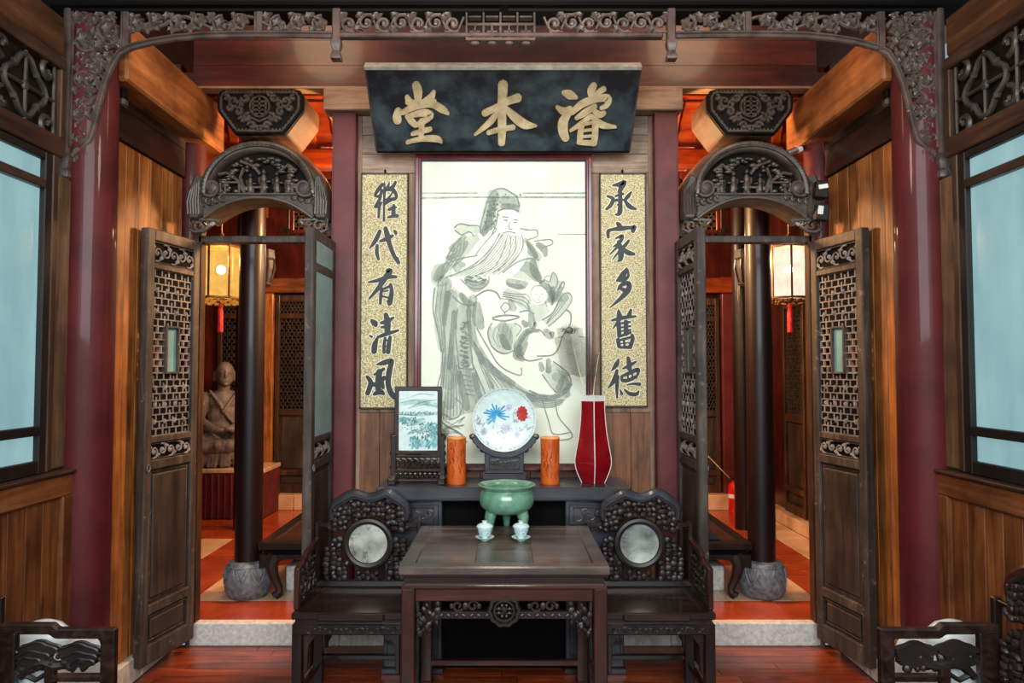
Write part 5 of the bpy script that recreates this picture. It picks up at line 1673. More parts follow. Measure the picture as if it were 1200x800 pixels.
lines = [P1((255, 465, 1.6), (290, 440, 1.8), (350, 450, 1.5), (410, 455, 1.5), (420, 500, 1.2)), P1((260, 480, 1.6), (300, 510, 1.4), (350, 490, 1.4), (380, 520, 1.2)), P1((205, 660, 1.8), (250, 580, 1.8), (300, 530, 1.5)), P1((200, 690, 1.4), (300, 660, 1.4), (400, 640, 1.2)),
         P1((440, 520, 1.4), (420, 470, 1.4), (440, 380, 1.6), (465, 290, 1.6), (500, 230, 1.6), (560, 215, 1.5), (610, 240, 1.4), (650, 270, 1.4), (665, 330, 1.6)), P1((530, 370, 1.2), (520, 440, 1.4), (490, 510, 1.3)), P1((530, 360, 1.4), (590, 340, 1.5), (660, 360, 1.8)),
         P1((570, 415, 1.6), (590, 420, 1.4)), P1((632, 432, 1.6), (650, 432, 1.3)), P1((560, 395, 1.2), (595, 400, 1.2)), P1((630, 415, 1.2), (655, 418, 1.2)), P1((605, 430, 1.1), (600, 470, 1.2), (620, 475, 1.0)), P1((560, 500, 1.2), (600, 490, 1.3), (640, 500, 1.2)),
         P1((560, 510, 1.0), (500, 600, 1.0), (420, 690, 1.0), (260, 760, 1.0)), P1((590, 520, 1.0), (560, 620, 1.0), (500, 720, 1.0), (380, 770, 1.0)), P1((520, 480, 1.0), (440, 570, 1.0), (380, 650, 1.0)), P1((640, 520, 1.0), (640, 600, 1.0), (580, 690, 1.0), (500, 750, 1.0)),
         P1((680, 510, 1.0), (690, 580, 1.0), (650, 650, 1.0), (560, 740, 1.0)), P1((540, 500, 1.0), (470, 620, 1.0), (340, 720, 1.0), (200, 780, 1.0)), P1((610, 520, 1.0), (600, 640, 1.0), (530, 740, 1.0)),
         P1((670, 470, 1.4), (730, 480, 1.5), (775, 480, 1.4), (775, 520, 1.2), (720, 540, 1.2)), P1((760, 550, 1.4), (860, 540, 1.4), (870, 570, 1.3), (800, 590, 1.3)), P1((560, 750, 1.6), (640, 690, 1.5), (720, 660, 1.5), (790, 670, 1.8)),
         P2((105, 100, 1.6), (95, 230, 1.4), (120, 340, 1.4), (150, 500, 1.4)), P2((160, 480, 1.4), (150, 620, 1.4), (130, 700, 1.4), (120, 830, 1.5), (110, 950, 1.4)), P2((250, 230, 1.2), (240, 400, 1.2), (260, 600, 1.4)), P2((320, 220, 1.2), (325, 400, 1.2), (350, 610, 1.2)),
         P2((260, 600, 1.4), (350, 610, 1.4)), P2((270, 330, 1.1), (300, 330, 1.1), (285, 310, 1.1)), P2((270, 400, 1.1), (310, 420, 1.1), (270, 460, 1.1), (310, 480, 1.1)), P2((260, 520, 1.1), (320, 540, 1.1)), P2((220, 150, 1.4), (280, 200, 1.4), (340, 195, 1.2)),
         P2((270, 45, 1.4), (330, 95, 1.4), (400, 100, 1.4), (445, 60, 1.3), (445, 25, 1.2)), P2((290, 50, 1.0), (350, 80, 1.0), (420, 70, 1.0)), P2((310, 40, 1.0), (370, 60, 1.0), (430, 40, 1.0)),
         P2((365, 150, 1.6), (430, 115, 1.8), (490, 125, 2.2), (520, 170, 1.6)), P2((370, 350, 1.4), (440, 470, 1.6), (520, 590, 1.6), (640, 645, 1.4), (650, 600, 1.2)), P2((470, 285, 2.0), (550, 270, 2.0), (640, 280, 1.8), (550, 305, 1.8), (470, 295, 1.8)),
         P2((465, 320, 1.4), (440, 380, 1.8), (470, 470, 1.6), (540, 510, 1.8), (600, 490, 1.4)), P2((610, 320, 1.4), (650, 350, 1.4), (620, 400, 1.2)), P2((510, 390, 1.6), (520, 440, 1.6)), P2((520, 220, 1.2), (550, 190, 1.2), (580, 220, 1.2), (545, 250, 1.2), (520, 220, 1.0)), P2((545, 250, 1.2), (550, 270, 1.2)),
         P2((830, 60, 1.4), (850, 0, 1.4), (880, 50, 1.4), (860, 110, 1.3)), P2((860, 150, 1.4), (910, 60, 1.4), (915, 95, 1.3), (850, 190, 1.3)), P2((780, 300, 1.4), (850, 250, 1.3), (900, 150, 1.3), (950, 130, 1.4), (965, 180, 1.3), (900, 270, 1.3), (820, 340, 1.3)),
         P2((930, 235, 2.2), (960, 260, 1.8), (955, 330, 1.6), (910, 400, 1.6), (880, 480, 1.5), (840, 520, 1.5), (750, 525, 1.6)), P2((690, 370, 1.6), (760, 360, 1.6), (800, 400, 1.4)), P2((640, 530, 1.6), (700, 555, 1.5), (780, 540, 1.4)),
         P2((780, 640, 1.4), (830, 710, 1.4), (865, 750, 1.4)), P2((850, 560, 1.4), (930, 620, 1.6), (960, 680, 1.6), (940, 740, 1.5), (860, 750, 1.4)), P2((700, 740, 1.6), (780, 770, 1.6), (880, 770, 1.6)), P2((640, 250, 1.4), (690, 240, 1.6), (730, 260, 1.4)),
         P2((860, 780, 1.4), (880, 900, 1.4), (960, 1000, 1.4), (950, 1040, 1.4), (840, 1050, 1.4)), P2((780, 800, 1.4), (820, 930, 1.4), (850, 1010, 1.4), (950, 1000, 1.2)), P2((240, 790, 1.4), (280, 830, 1.4), (260, 900, 1.4), (200, 920, 1.4)), P2((130, 900, 1.4), (180, 960, 1.6), (260, 1000, 1.4), (310, 1060, 1.4)),
         P2((280, 640, 1.0), (330, 650, 1.0)), P2((285, 670, 1.0), (340, 680, 1.0)), P2((290, 700, 1.0), (345, 710, 1.0)), P2((295, 730, 1.0), (350, 740, 1.0)), P2((300, 760, 1.0), (360, 770, 1.0)), P2((430, 540, 1.2), (560, 680, 1.2), (700, 760, 1.4), (860, 800, 1.4)),
         P2((340, 560, 1.3), (400, 700, 1.3), (440, 800, 1.3)), P2((380, 540, 1.3), (440, 650, 1.3), (480, 740, 1.3)), P2((200, 560, 1.2), (215, 700, 1.2), (210, 840, 1.2)), P2((165, 330, 1.1), (175, 500, 1.1), (160, 700, 1.1))]
def between(ca, cb, n, w, wob=0.0):
    out = []
    for i in range(n):
        f_ = (i + .5) / n
        out.append([(a[0] + (b[0] - a[0]) * f_, a[1] + (b[1] - a[1]) * f_, w) for a, b in zip(ca, cb)])
    return out
folds = []
folds += between(P2((120, 60, 1), (100, 230, 1), (125, 340, 1), (150, 500, 1)), P2((190, 60, 1), (180, 230, 1), (170, 340, 1), (170, 500, 1)), 3, .8)
folds += between(P2((165, 520, 1), (150, 640, 1), (130, 760, 1), (112, 930, 1)), P2((250, 520, 1), (270, 640, 1), (290, 760, 1), (300, 880, 1)), 9, .8)
folds += between(P2((350, 430, 1), (380, 560, 1), (430, 700, 1), (470, 830, 1)), P2((350, 430, 1), (460, 580, 1), (600, 700, 1), (760, 790, 1)), 7, .8)
folds += between(P2((520, 170, 1), (580, 180, 1), (650, 210, 1), (700, 250, 1)), P2((540, 120, 1), (620, 130, 1), (690, 130, 1), (710, 170, 1)), 4, .8)
folds += between(P2((560, 60, 1), (600, 70, 1), (650, 75, 1)), P2((570, 90, 1), (620, 105, 1), (680, 100, 1)), 4, .8)
folds += between(P1((540, 500, 1), (470, 600, 1), (360, 710, 1), (220, 775, 1)), P1((690, 520, 1), (690, 600, 1), (640, 680, 1), (540, 760, 1)), 12, .6)
folds += between(P1((250, 600, 1), (220, 650, 1), (170, 720, 1), (140, 800, 1)), P1((330, 540, 1), (320, 620, 1), (280, 680, 1), (240, 720, 1)), 4, .8)
folds += between(P2((480, 340, 1), (460, 400, 1), (500, 470, 1)), P2((600, 340, 1), (590, 420, 1), (560, 480, 1)), 5, .6)
folds += between(P2((800, 330, 1), (870, 270, 1), (930, 190, 1)), P2((820, 300, 1), (850, 240, 1), (900, 160, 1)), 3, .6)
folds += between(P2((860, 600, 1), (900, 660, 1), (880, 740, 1)), P2((930, 630, 1), (950, 690, 1), (920, 750, 1)), 4, .7)
folds += between(P2((650, 760, 1), (780, 800, 1), (920, 790, 1)), P2((640, 780, 1), (780, 850, 1), (900, 830, 1)), 4, .8)
band_ = [[(493, 232, 2.2), (560, 231, 1.6), (688, 231, 2.4)], [(493, 226, 1.0), (560, 226, 1.0)], [(614, 226, 1.2), (688, 226, 1.4)], [(655, 275, 1.0), (688, 275, 1.0)]]
beard = [P1((560, 500, 26), (500, 620, 44), (420, 700, 40), (280, 760, 20)), P1((620, 500, 24), (600, 600, 46), (520, 700, 44), (400, 770, 20)), P1((670, 520, 14), (640, 640, 26), (560, 730, 20)), P1((590, 400, 30), (600, 440, 26), (600, 480, 20)), P2((400, 190, 22), (470, 300, 22)), P2((440, 160, 18), (490, 280, 18)), P2((730, 430, 20), (800, 430, 20)), P2((730, 480, 20), (810, 475, 20)), P2((760, 130, 20), (755, 165, 20))]
crown = [P2((712, 120, .8), (716, 160, .9), (745, 190, .9), (785, 185, .8)), P2((712, 118, 1.2), (735, 88, 1.6), (775, 86, 1.6), (805, 110, 1.2)), P2((735, 138, 1.0), (750, 140, .8)), P2((778, 136, 1.0), (792, 134, .8)), P2((752, 172, .9), (772, 172, .8)), P2((762, 145, .7), (766, 158, .7)),
         P2((700, 175, .9), (690, 215, .9), (720, 240, .9)), P2((800, 180, .9), (810, 215, .9)), P2((790, 60, 1.4), (800, 30, 1.2), (830, 20, 1.2)), P2((770, 70, 2.4), (790, 50, 2.2), (820, 60, 2.0)), P2((820, 70, 1.2), (835, 110, 1.2), (850, 160, 1.0))]
cr_ = random.Random(9)
for i in range(70):
    f_ = cr_.random()
    a, b = 480 + cr_.uniform(-40, 40) + 40 * f_, 480 - 230 * f_
    if f_ > .85:
        a += cr_.uniform(0, 140)
    crown.append(P1((a, b, 2.2), (a + cr_.uniform(-8, 8), b + cr_.uniform(-8, 8), 1.2)))
for i in range(40):
    a, b = cr_.uniform(310, 430), cr_.uniform(45, 90)
    crown.append(P2((a - 10, b - 25, 1.4), (a + 6, b - 22, 1.0)))
for i in range(50):
    crown.append(P2((cr_.uniform(120, 300), cr_.uniform(880, 1020), 1.6), (cr_.uniform(140, 300), cr_.uniform(900, 1010), 0.8)) if i % 5 == 0 else P2((265 + cr_.uniform(0, 60), 300 + 6 * i, 1.8), (270 + cr_.uniform(0, 60), 306 + 6 * i, 1.0)))
M['bright'] = plain('bare_paper_highlight', (228, 232, 214), 0.6, 0, 0.03, 6)
def fill(polys, mat, nm, h):
    m = MB()
    for i, pl_ in enumerate(polys):
        m.add([pfn(a, b, h + .00002 * i) for a, b, w in pl_], [tuple(range(len(pl_)))])
    return obj(nm, m, mat, pt, 0, False)
Z0 = lambda f, *p: f(*[(a, b, 0) for a, b in p])
fill([Z0(P2, (105, 90), (190, 60), (260, 120), (340, 160), (335, 300), (350, 450), (420, 560), (520, 650), (700, 750), (860, 772), (940, 720), (965, 770), (850, 850), (700, 850), (480, 850), (320, 880), (110, 950), (150, 700), (160, 480), (120, 340), (95, 230)),
      Z0(P1, (135, 790), (170, 710), (210, 660), (255, 575), (320, 525), (400, 500), (430, 560), (330, 640), (300, 720), (230, 780)), Z0(P1, (435, 520), (425, 450), (445, 370), (470, 280), (505, 225), (565, 215), (640, 250), (668, 330), (660, 360), (590, 335), (535, 360), (520, 440), (490, 510)),
      Z0(P1, (260, 465), (300, 440), (400, 455), (420, 500), (350, 500), (290, 510)), Z0(P1, (690, 520), (760, 620), (790, 680), (800, 790), (700, 800), (600, 770), (570, 740), (660, 680)), Z0(P2, (445, 320), (610, 320), (640, 360), (600, 480), (540, 510), (470, 470), (440, 380)),
      Z0(P2, (640, 540), (610, 470), (690, 360), (770, 365), (700, 420), (670, 520)), Z0(P2, (780, 300), (850, 250), (900, 150), (950, 130), (965, 180), (900, 270), (820, 340)), Z0(P2, (830, 60), (850, 0), (880, 50), (915, 60), (900, 110), (850, 190), (800, 110)),
      Z0(P2, (780, 640), (850, 570), (930, 620), (960, 680), (940, 740), (860, 750)), Z0(P2, (690, 250), (720, 190), (800, 190), (830, 240), (780, 300), (730, 330))], M['inktone'], 'robe_tone', .00015)
fill([Z0(P2, (365, 190), (385, 145), (440, 118), (490, 130), (515, 190), (500, 260), (450, 325), (410, 345), (385, 260)), Z0(P2, (710, 430), (750, 375), (800, 400), (850, 440), (880, 470), (840, 515), (750, 520), (690, 530)), Z0(P2, (712, 120), (740, 90), (790, 95), (812, 140), (790, 185), (740, 190), (714, 160))], M['bright'], 'bare_paper_fields', .0006)['kind'] = 'stuff'
dr(wash_pale, M['inkpale'], 'pale_wash', .0003)
stuff(dr(beard, M['bright'], 'bare_paper', .0008))
dr(wash_mid, M['inkmid'], 'mid_wash', .0013)
dr(lines, M['inkdark'], 'ink_lines', .0022)
dr(folds, M['inkdark'], 'fold_lines', .0028)
stuff(dr(crown + band_, M['inkmid'], 'fine_pattern', .0034))
# ================================================================== altar table
M['plate'] = plain('celadon_white_glaze', (196, 218, 214), 0.2, 0.4, 0.05, 30.0, c2=(216, 232, 230))
M['plateblue'] = plain('turquoise_enamel', (28, 140, 190), 0.3, 0.3, 0.2, 30.0)
M['platered'] = plain('red_enamel_flower', (176, 40, 34), 0.3, 0.3, 0.2, 40.0)
M['plategrey'] = plain('mauve_enamel', (168, 170, 186), 0.3, 0.3, 0.15, 40.0)
M['orange'] = plain('carved_orange_bamboo', (176, 72, 18), 0.42, 0.2, 0.25, 7.0, c2=(216, 104, 34))
M['orangedark'] = plain('burnt_carving_lines', (120, 44, 12), 0.5)
M['vase'] = plain('oxblood_glaze', (104, 6, 14), 0.15, 0.7, 0.2, 4.0, c2=(140, 14, 24), coat_rough=0.03)
M['vasewhite'] = plain('white_glaze_edge', (214, 214, 208), 0.2, 0.4, 0.05)
M['celadon'] = plain('crackled_celadon', (84, 128, 104), 0.22, 0.5, 0.15, 22.0, c2=(114, 158, 134), coat_rough=0.06)
M['cup'] = plain('pale_blue_porcelain', (196, 222, 222), 0.18, 0.5, 0.04, 8.0)
M['cupblue'] = plain('blue_underglaze', (80, 130, 150), 0.3, 0.3)
M['ash'] = plain('incense_ash', (120, 112, 100), 0.9)
M['porcelain'] = plain('white_porcelain_jar', (222, 244, 252), 0.3, 0.2, 0.02, 4.0, c2=(238, 252, 255))
M['cobalt'] = plain('cobalt_branches', (52, 84, 96), 0.4, 0.2, 0.3, 20.0)

def marble(name, base_, vein, scale, lo, hi):
    m, N, L, B = base_mat(name)
    mp = coords(N, L, (1, 1, 1))
    n1 = noise(N, L, mp.outputs[0], scale, 8, 0.65, 1.5)
    r = ramp(N, [(lo, vein), (hi, base_)])
    L.new(n1.outputs[0], r.inputs[0])
    n2 = noise(N, L, mp.outputs[0], scale * .4, 3)
    r2 = ramp(N, [(0.3, (0.8, 0.82, 0.8)), (0.7, (1.05, 1.05, 1.05))])
    L.new(n2.outputs[0], r2.inputs[0])
    L.new(mix(N, L, r.outputs[0], r2.outputs[0], 1.0, 'MULTIPLY'), B.inputs['Base Color'])
    B.inputs['Roughness'].default_value = 0.25
    B.inputs['Coat Weight'].default_value = 0.3
    return m
M['marble'] = marble('veined_grey_marble', (232, 232, 220), (104, 106, 98), 14, 0.30, 0.46)
M['marble2'] = marble('pale_landscape_marble', (236, 242, 236), (176, 182, 178), 9, 0.30, 0.5)

AZ = 1.018
at_ = thing('altar_table', 'long blue black altar table against the painting wall', 'altar table', (0, 4.08, 0))
obj('top', MB().box(-.705, .69, 3.90, 4.268, .943, AZ), M['altar'], at_, 0.006)
obj('top_bead', MB().box(-.70, .685, 3.895, 3.905, .952, .964), M['altar'], at_, 0.003)
for s in (-1, 1):
    a, b = sorted((s * .34 - .008, s * .66 - .008))
    ped = obj('pedestal', MB().box(a, b, 3.96, 4.25, .03, .943), M['altar'], at_, 0.005)
    obj('drawer_front', MB().box(a + .02, b - .02, 3.945, 3.962, .805, .915), M['altar'], ped, 0.004)
    m = MB()
    c_ = (a + b) / 2
    m.tube([(a + .045, 3.942, .82), (b - .045, 3.942, .82), (b - .045, 3.942, .90), (a + .045, 3.942, .90)], .004, 5, True)
    for k in range(6):
        xx = a + .07 + (b - a - .14) * k / 5
        m.tube(xz(spiral(xx, .86 + (.012 if k % 2 else -.012), .024, .004, k, k + (6 if k % 2 else -6), 14), 3.943), .0045, 5)
        m.ball((xx + .02, 3.945, .845 + .03 * (k % 2)), (.012, .005, .008), 6, 4)
    obj('carved_panel', m, M['carve'], ped)
    obj('lower_panel', MB().box(a + .02, b - .02, 3.95, 3.962, .10, .775), M['altar'], ped, 0.004)
    obj('foot', MB().box(a - .01, b + .01, 3.94, 4.26, 0, .03), M['altar'], ped, 0.004)
obj('back_panel', MB().box(-.35, .335, 4.03, 4.05, .0, .943), M['black'], at_)  # added black sheet giving the shade of the opening between the pedestals

# ---------------- things on the altar
# landscape table screen
cx, cy = -.495, 4.06
t = thing('table_screen', 'small dark framed landscape screen on a carved stand', 'table screen', (cx, cy, AZ))
K = .00497
def V(py):
    return AZ + (566 - py) * K
fx0, fx1 = cx - .134, cx + .134
obj('frame', MB().band([(fx0, V(533)), (fx1, V(533)), (fx1, V(456)), (fx0, V(456))], [(fx0 + .024, V(529)), (fx1 - .024, V(529)), (fx1 - .024, V(461)), (fx0 + .024, V(461))], cy - .012, cy + .012, 'XZ', True), M['rosewood'], t, 0.003)
obj('porcelain_panel', MB().box(fx0 + .02, fx1 - .02, cy - .004, cy + .006, V(531), V(459)), M['plate'], t)
ls = thing
def sfn(a, b, h):
    return (fx0 + .024 + a / 250.0 * .22, cy - .0042 - h, V(461) - b / 400.0 * (V(461) - V(529)))
r_ = random.Random(4)
sets = {'far_hills': ('inkmid', []), 'green_rocks': ('rockteal', []), 'dark_trees': ('treegreen', [])}
M['rockteal'] = plain('teal_rock_wash', (86, 150, 156), 0.4, 0.2, 0.2, 30)
M['treegreen'] = plain('dark_green_ink', (62, 86, 74), 0.4, 0.2, 0.2, 30)
sets['far_hills'][1].extend([[(10, 60, 6), (80, 40, 4), (140, 20, 8), (230, 30, 4)], [(20, 80, 3), (120, 60, 5), (240, 70, 3)], [(60, 120, 8), (140, 80, 10), (240, 60, 6)], [(90, 110, 4), (180, 90, 8), (245, 110, 4)]])
M['palewash'] = plain('pale_teal_wash', (150, 186, 182), 0.4, 0.2, 0.15, 20)
washes = [[(0, 90, 26), (110, 75, 34), (250, 100, 30)], [(0, 150, 14), (120, 160, 26), (250, 150, 20)], [(20, 200, 30), (90, 215, 40), (160, 190, 24)], [(150, 240, 44), (215, 260, 60), (235, 320, 50)], [(90, 330, 44), (150, 355, 50), (245, 350, 40)], [(60, 290, 16), (110, 270, 24), (150, 280, 16)]]
m = MB()
for k, q in enumerate(washes):
    m.stroke(q, sfn, .0001 + .00001 * k, 4)
obj('pale_washes', m, M['palewash'], t, 0, False)
for i in range(34):
    a, b = r_.uniform(5, 120), r_.uniform(175, 215)
    sets['green_rocks'][1].append([(a, b, 10), (a + r_.uniform(-14, 14), b + r_.uniform(4, 16), 6)])
for i in range(90):
    a, b = r_.uniform(70, 240), r_.uniform(300, 380)
    if i % 3 == 0:
        a, b = r_.uniform(190, 245), r_.uniform(210, 310)
    sets['green_rocks'][1].append([(a, b, 12), (a + r_.uniform(-10, 10), b + r_.uniform(6, 18), 6)])
for i in range(120):
    a = r_.uniform(20, 230)
    b = 150 + r_.uniform(-12, 12) if i % 3 == 0 else 200 + r_.uniform(0, 90) + (a - 120) * .15
    sets['dark_trees'][1].append([(a, b, 7), (a + r_.uniform(-8, 8), b + r_.uniform(-5, 5), 3)])
sets['dark_trees'][1].extend([[(150, 330, 3), (160, 250, 2)], [(190, 340, 3), (170, 230, 2)], [(110, 300, 2), (140, 260, 2)], [(5, 160, 5), (120, 165, 3)]])
for i, (nm, (mt, lst)) in enumerate(sets.items()):
    m = MB()
    for k, q in enumerate(lst):
        m.stroke(q, sfn, .0003 + .0005 * i + .000003 * k, 3)
    obj(nm, m, M[mt], t, 0, False)
for e in (-1, 1):
    m = MB().box(cx + e * .138 - .014, cx + e * .138 + .014, cy - .02, cy + .02, V(563), V(512))
    m.ball((cx + e * .143, cy, V(514)), (.018, .02, .024), 8, 6)
    for k in range(5):
        m.ball((cx + e * (.145 + .004 * (k % 2)), cy - .004, V(524 + 8 * k)), (.012, .018, .016), 7, 5)
    obj('stand_post', m, M['rosewood'], t, 0.002)
    obj('foot', MB().box(cx + e * .138 - .022, cx + e * .138 + .022, cy - .085, cy + .085, AZ, V(559)), M['rosewood'], t, 0.006)
for a, b in ((537, 534), (553, 550), (564, 561)):
    obj('stand_rail', MB().box(cx - .15, cx + .15, cy - .014, cy + .014, V(a), V(b)), M['rosewood'], t, 0.003)
m = MB()
for row, (a, n_) in enumerate(((543.5, 8),)):
    for k in range(n_):
        xx = cx - .12 + .24 * k / (n_ - 1)
        m.tube([(xx + .021 * math.cos(q), cy, V(a) + .026 * math.sin(q)) for q in [2 * PI * i / 12 for i in range(12)]], .0045, 5, True)
        m.tube([(xx - .015, cy - .003, V(a) - .02), (xx + .015, cy - .003, V(a) + .02)], .004, 5)
for k in range(10):
    xx = cx - .125 + .25 * k / 9
    m.ball((xx, cy - .01, V(556)), (.014, .01, .012), 6, 4)
    m.ball((xx + .012, cy - .012, V(559)), (.010, .01, .008), 6, 4)
obj('fretwork', m, M['rosewood'], t)

# plate on stand
cx, cy = -.005, 4.10
zc = AZ + (566 - 495) * .00502
R_ = .183
t = thing('display_plate', 'round pale porcelain plate with blue and red flowers on a dark stand', 'plate', (cx, cy, zc - R_))
m = MB()
prof = [(0.0001, -.0), (.06, -.002), (.11, -.006), (.15, -.016), (R_ - .004, -.026), (R_, -.029), (R_ - .003, -.022), (.15, -.006), (.11, .006), (.0001, .01)]
n_ = 48
vs, fs = [], []
for rr_, d in prof:
    for k in range(n_):
        a = 2 * PI * k / n_
        vs.append((cx + rr_ * math.cos(a), cy + d, zc + rr_ * math.sin(a)))
for i in range(len(prof) - 1):
    for k in range(n_):
        fs.append((i * n_ + k, i * n_ + (k + 1) % n_, (i + 1) * n_ + (k + 1) % n_, (i + 1) * n_ + k))
m.add(vs, fs)
body = obj('dish', m, M['plate'], t, 0, True, 60)
def dish(a, b):
    """drawing units of the plate, -100..100"""
    r__ = math.hypot(a, b) / 100 * R_
    d = -.002 * min(1, r__ / .06)
    if r__ > .06:
        d = -.002 - .004 * min(1, (r__ - .06) / .05)
    if r__ > .11:
        d = -.006 - .010 * min(1, (r__ - .11) / .04)
    if r__ > .15:
        d = -.016 - .011 * min(1, (r__ - .15) / .03)
    return d
def plfn(a, b, h):
    return (cx + a / 100 * R_, cy + dish(a, b) - .0006 - h, zc + b / 100 * R_)
m = MB()
for k in range(15):
    an = math.radians(10 + k * 20 - 40)
    l = 34 + 8 * math.sin(k * 2.1)
    bx, bz = -25, 14
    m.stroke([(bx, bz, 2), (bx + .5 * l * math.cos(an), bz + .5 * l * math.sin(an), 5), (bx + l * math.cos(an), bz + l * math.sin(an) * .9, 4)], plfn, .0004 + .00002 * k, 3)
obj('blue_flower', m, M['plateblue'], body, 0, False)
m = MB()
for k in range(11):
    an = 2 * PI * k / 11
    m.stroke([(56, 18, 10), (56 + 9 * math.cos(an), 18 + 12 * math.sin(an), 14), (56 + 15 * math.cos(an), 18 + 22 * math.sin(an), 8)], plfn, .0004 + .00003 * k, 3)
obj('red_flower', m, M['platered'], body, 0, False)
m = MB()
q_ = random.Random(2)
for k in range(60):
    an, rr_ = q_.uniform(0, 2 * PI), q_.uniform(30, 88)
    a, b = rr_ * math.cos(an), rr_ * math.sin(an)
    if b < 20 or k % 4 == 0:
        m.stroke([(a, b, 3), (a + q_.uniform(-12, 12), b + q_.uniform(-12, 12), 4), (a + q_.uniform(-16, 16), b + q_.uniform(-10, 10), 2)], plfn, .0002 + .000004 * k, 3)
for k in range(12):
    an = 2 * PI * k / 12
    for bx, bz, l in ((5, -28, 16), (-62, -38, 12), (15, 38, 9), (40, -50, 12)):
        m.stroke([(bx, bz, 2), (bx + l * math.cos(an), bz + l * math.sin(an), 4)], plfn, .0003 + .00002 * k, 2)
obj('pale_flowers', m, M['plategrey'], body, 0, False)
m = MB()
for k in range(40):
    an = 2 * PI * k / 40
    m.stroke([(94 * math.cos(an), 94 * math.sin(an), 2.5), (94 * math.cos(an + .1), 94 * math.sin(an + .1), 2.5)], plfn, .0003, 2)
obj('rim_line', m, M['plategrey'], body, 0, False)

ps = thing('plate_stand', 'dark carved stand holding the round plate', 'stand', (cx, cy, AZ))
zt = zc - R_
m = MB()
cradle_o = arc(cx, zc, R_ + .035, R_ + .035, PI * 1.17, PI * 1.83, 20)
cradle_i = arc(cx, zc, R_ + .003, R_ + .003, PI * 1.17, PI * 1.83, 20)
obj('cradle', MB().band(cradle_o, cradle_i, cy - .032, cy + .03), M['altar'], ps, 0.004)
obj('carved_panel', MB().box(cx - .112, cx + .112, cy - .02, cy + .02, AZ + .05, zt + .0), M['altar'], ps, 0.004)
m = MB().tube([(cx - .085, cy - .022, AZ + .075), (cx + .085, cy - .022, AZ + .075), (cx + .085, cy - .022, zt - .03), (cx - .085, cy - .022, zt - .03)], .004, 5, True)
for k in range(7):
    xx = cx - .066 + .132 * k / 6
    m.tube(xz(spiral(xx, (AZ + .075 + zt - .03) / 2, .022, .004, k, k + 6, 12), cy - .022), .004, 5)
obj('relief', m, M['carve'], ps)
obj('base', MB().box(cx - .125, cx + .125, cy - .06, cy + .06, AZ + .018, AZ + .05), M['altar'], ps, 0.006)
for e in (-1, 1):
    obj('foot', MB().box(cx + e * .105 - .025, cx + e * .105 + .025, cy - .065, cy + .065, AZ, AZ + .02), M['altar'], ps, 0.004)
    m = MB()
    for k in range(4):
        m.ball((cx + e * (.122 + .02 * k), cy - .01, zt + .01 + .025 * k), (.02, .016, .018), 8, 5)
    obj('scroll_arm', m, M['altar'], ps)
obj('prop', MB().tube([(cx, cy + .035, AZ + .05), (cx, cy + .045, zc + .05)], .012, 6), M['altar'], ps)

# orange bamboo brush pots
for cx_, lab in ((-.276, 'orange carved bamboo brush pot between the table screen and the plate'), (.254, 'orange carved bamboo brush pot between the plate and the red vase')):
    cy_ = 4.04
    t = thing('brush_pot', lab, 'brush pot', (cx_, cy_, AZ), 'orange brush pots on the altar table')
    obj('tube', MB().lathe([(.052, 0), (.054, .006), (.053, .13), (.054, .245), (.055, .258), (.048, .262), (.046, .25), (.046, .03)], 28, (cx_, cy_, AZ)), M['orange'], t)
    obj('rim', MB().lathe([(.0555, .254), (.0555, .260), (.049, .2635), (.047, .258)], 28, (cx_, cy_, AZ)), plain('pale_bamboo_rim', (220, 150, 90), 0.5), t)
    m = MB()
    q_ = random.Random(int(cx_ * 1000))
    for k in range(26):
        a0 = -PI / 2 + q_.uniform(-1.0, 1.0)
        z0_ = AZ + q_.uniform(.03, .22)
        pts = []
        for i in range(4):
            a = a0 + q_.uniform(-.12, .12)
            pts.append((cx_ + .0535 * math.cos(a), cy_ + .0535 * math.sin(a), min(AZ + .245, z0_ + .012 * i)))
        m.tube(pts, .0016, 4)
    obj('carved_lines', m, M['orangedark'], t)

# faceted red vase with peacock feathers
vx, vy = .50, 4.06
VZ = AZ + .0015
t = thing('red_vase', 'tall faceted oxblood red vase with white edges', 'vase', (vx, vy, VZ))
prof = [(.064, 0), (.067, .004), (.079, .03), (.092, .062), (.101, .095), (.103, .125), (.098, .165), (.088, .22), (.078, .28), (.070, .36), (.067, .43), (.068, .478), (.068, .49)]
rot_ = PI / 6 + PI / 12 + .02
pf = []
for i in range(len(prof) - 1):
    p0, p1, p2, p3 = prof[max(i - 1, 0)], prof[i], prof[i + 1], prof[min(i + 2, len(prof) - 1)]
    for q in range(4):
        u = q / 4
        pf.append(tuple(.5 * (2 * p1[j] + (p2[j] - p0[j]) * u + (2 * p0[j] - 5 * p1[j] + 4 * p2[j] - p3[j]) * u * u + (-p0[j] + 3 * p1[j] - 3 * p2[j] + p3[j]) * u ** 3) for j in range(2)))
prof = pf + [prof[-1]]
obj('body', MB().lathe(prof + [(.058, .49), (.058, .44)], 4, (vx, vy, VZ), 1.0, .8, rot=0.0), M['vase'], t, 0, True, 25)
m = MB()
for k in range(4):
    a = 2 * PI * k / 4
    m.tube([(vx + r__ * 1.005 * math.cos(a), vy + r__ * .8 * 1.005 * math.sin(a), VZ + z) for r__, z in prof], .0026, 5)
obj('white_edges', m, M['vasewhite'], t)
obj('white_lip', MB().lathe([(.0675, .462), (.0685, .478), (.0685, .492), (.057, .494), (.057, .46)], 4, (vx, vy, VZ), 1.01, .81), M['vasewhite'], t)

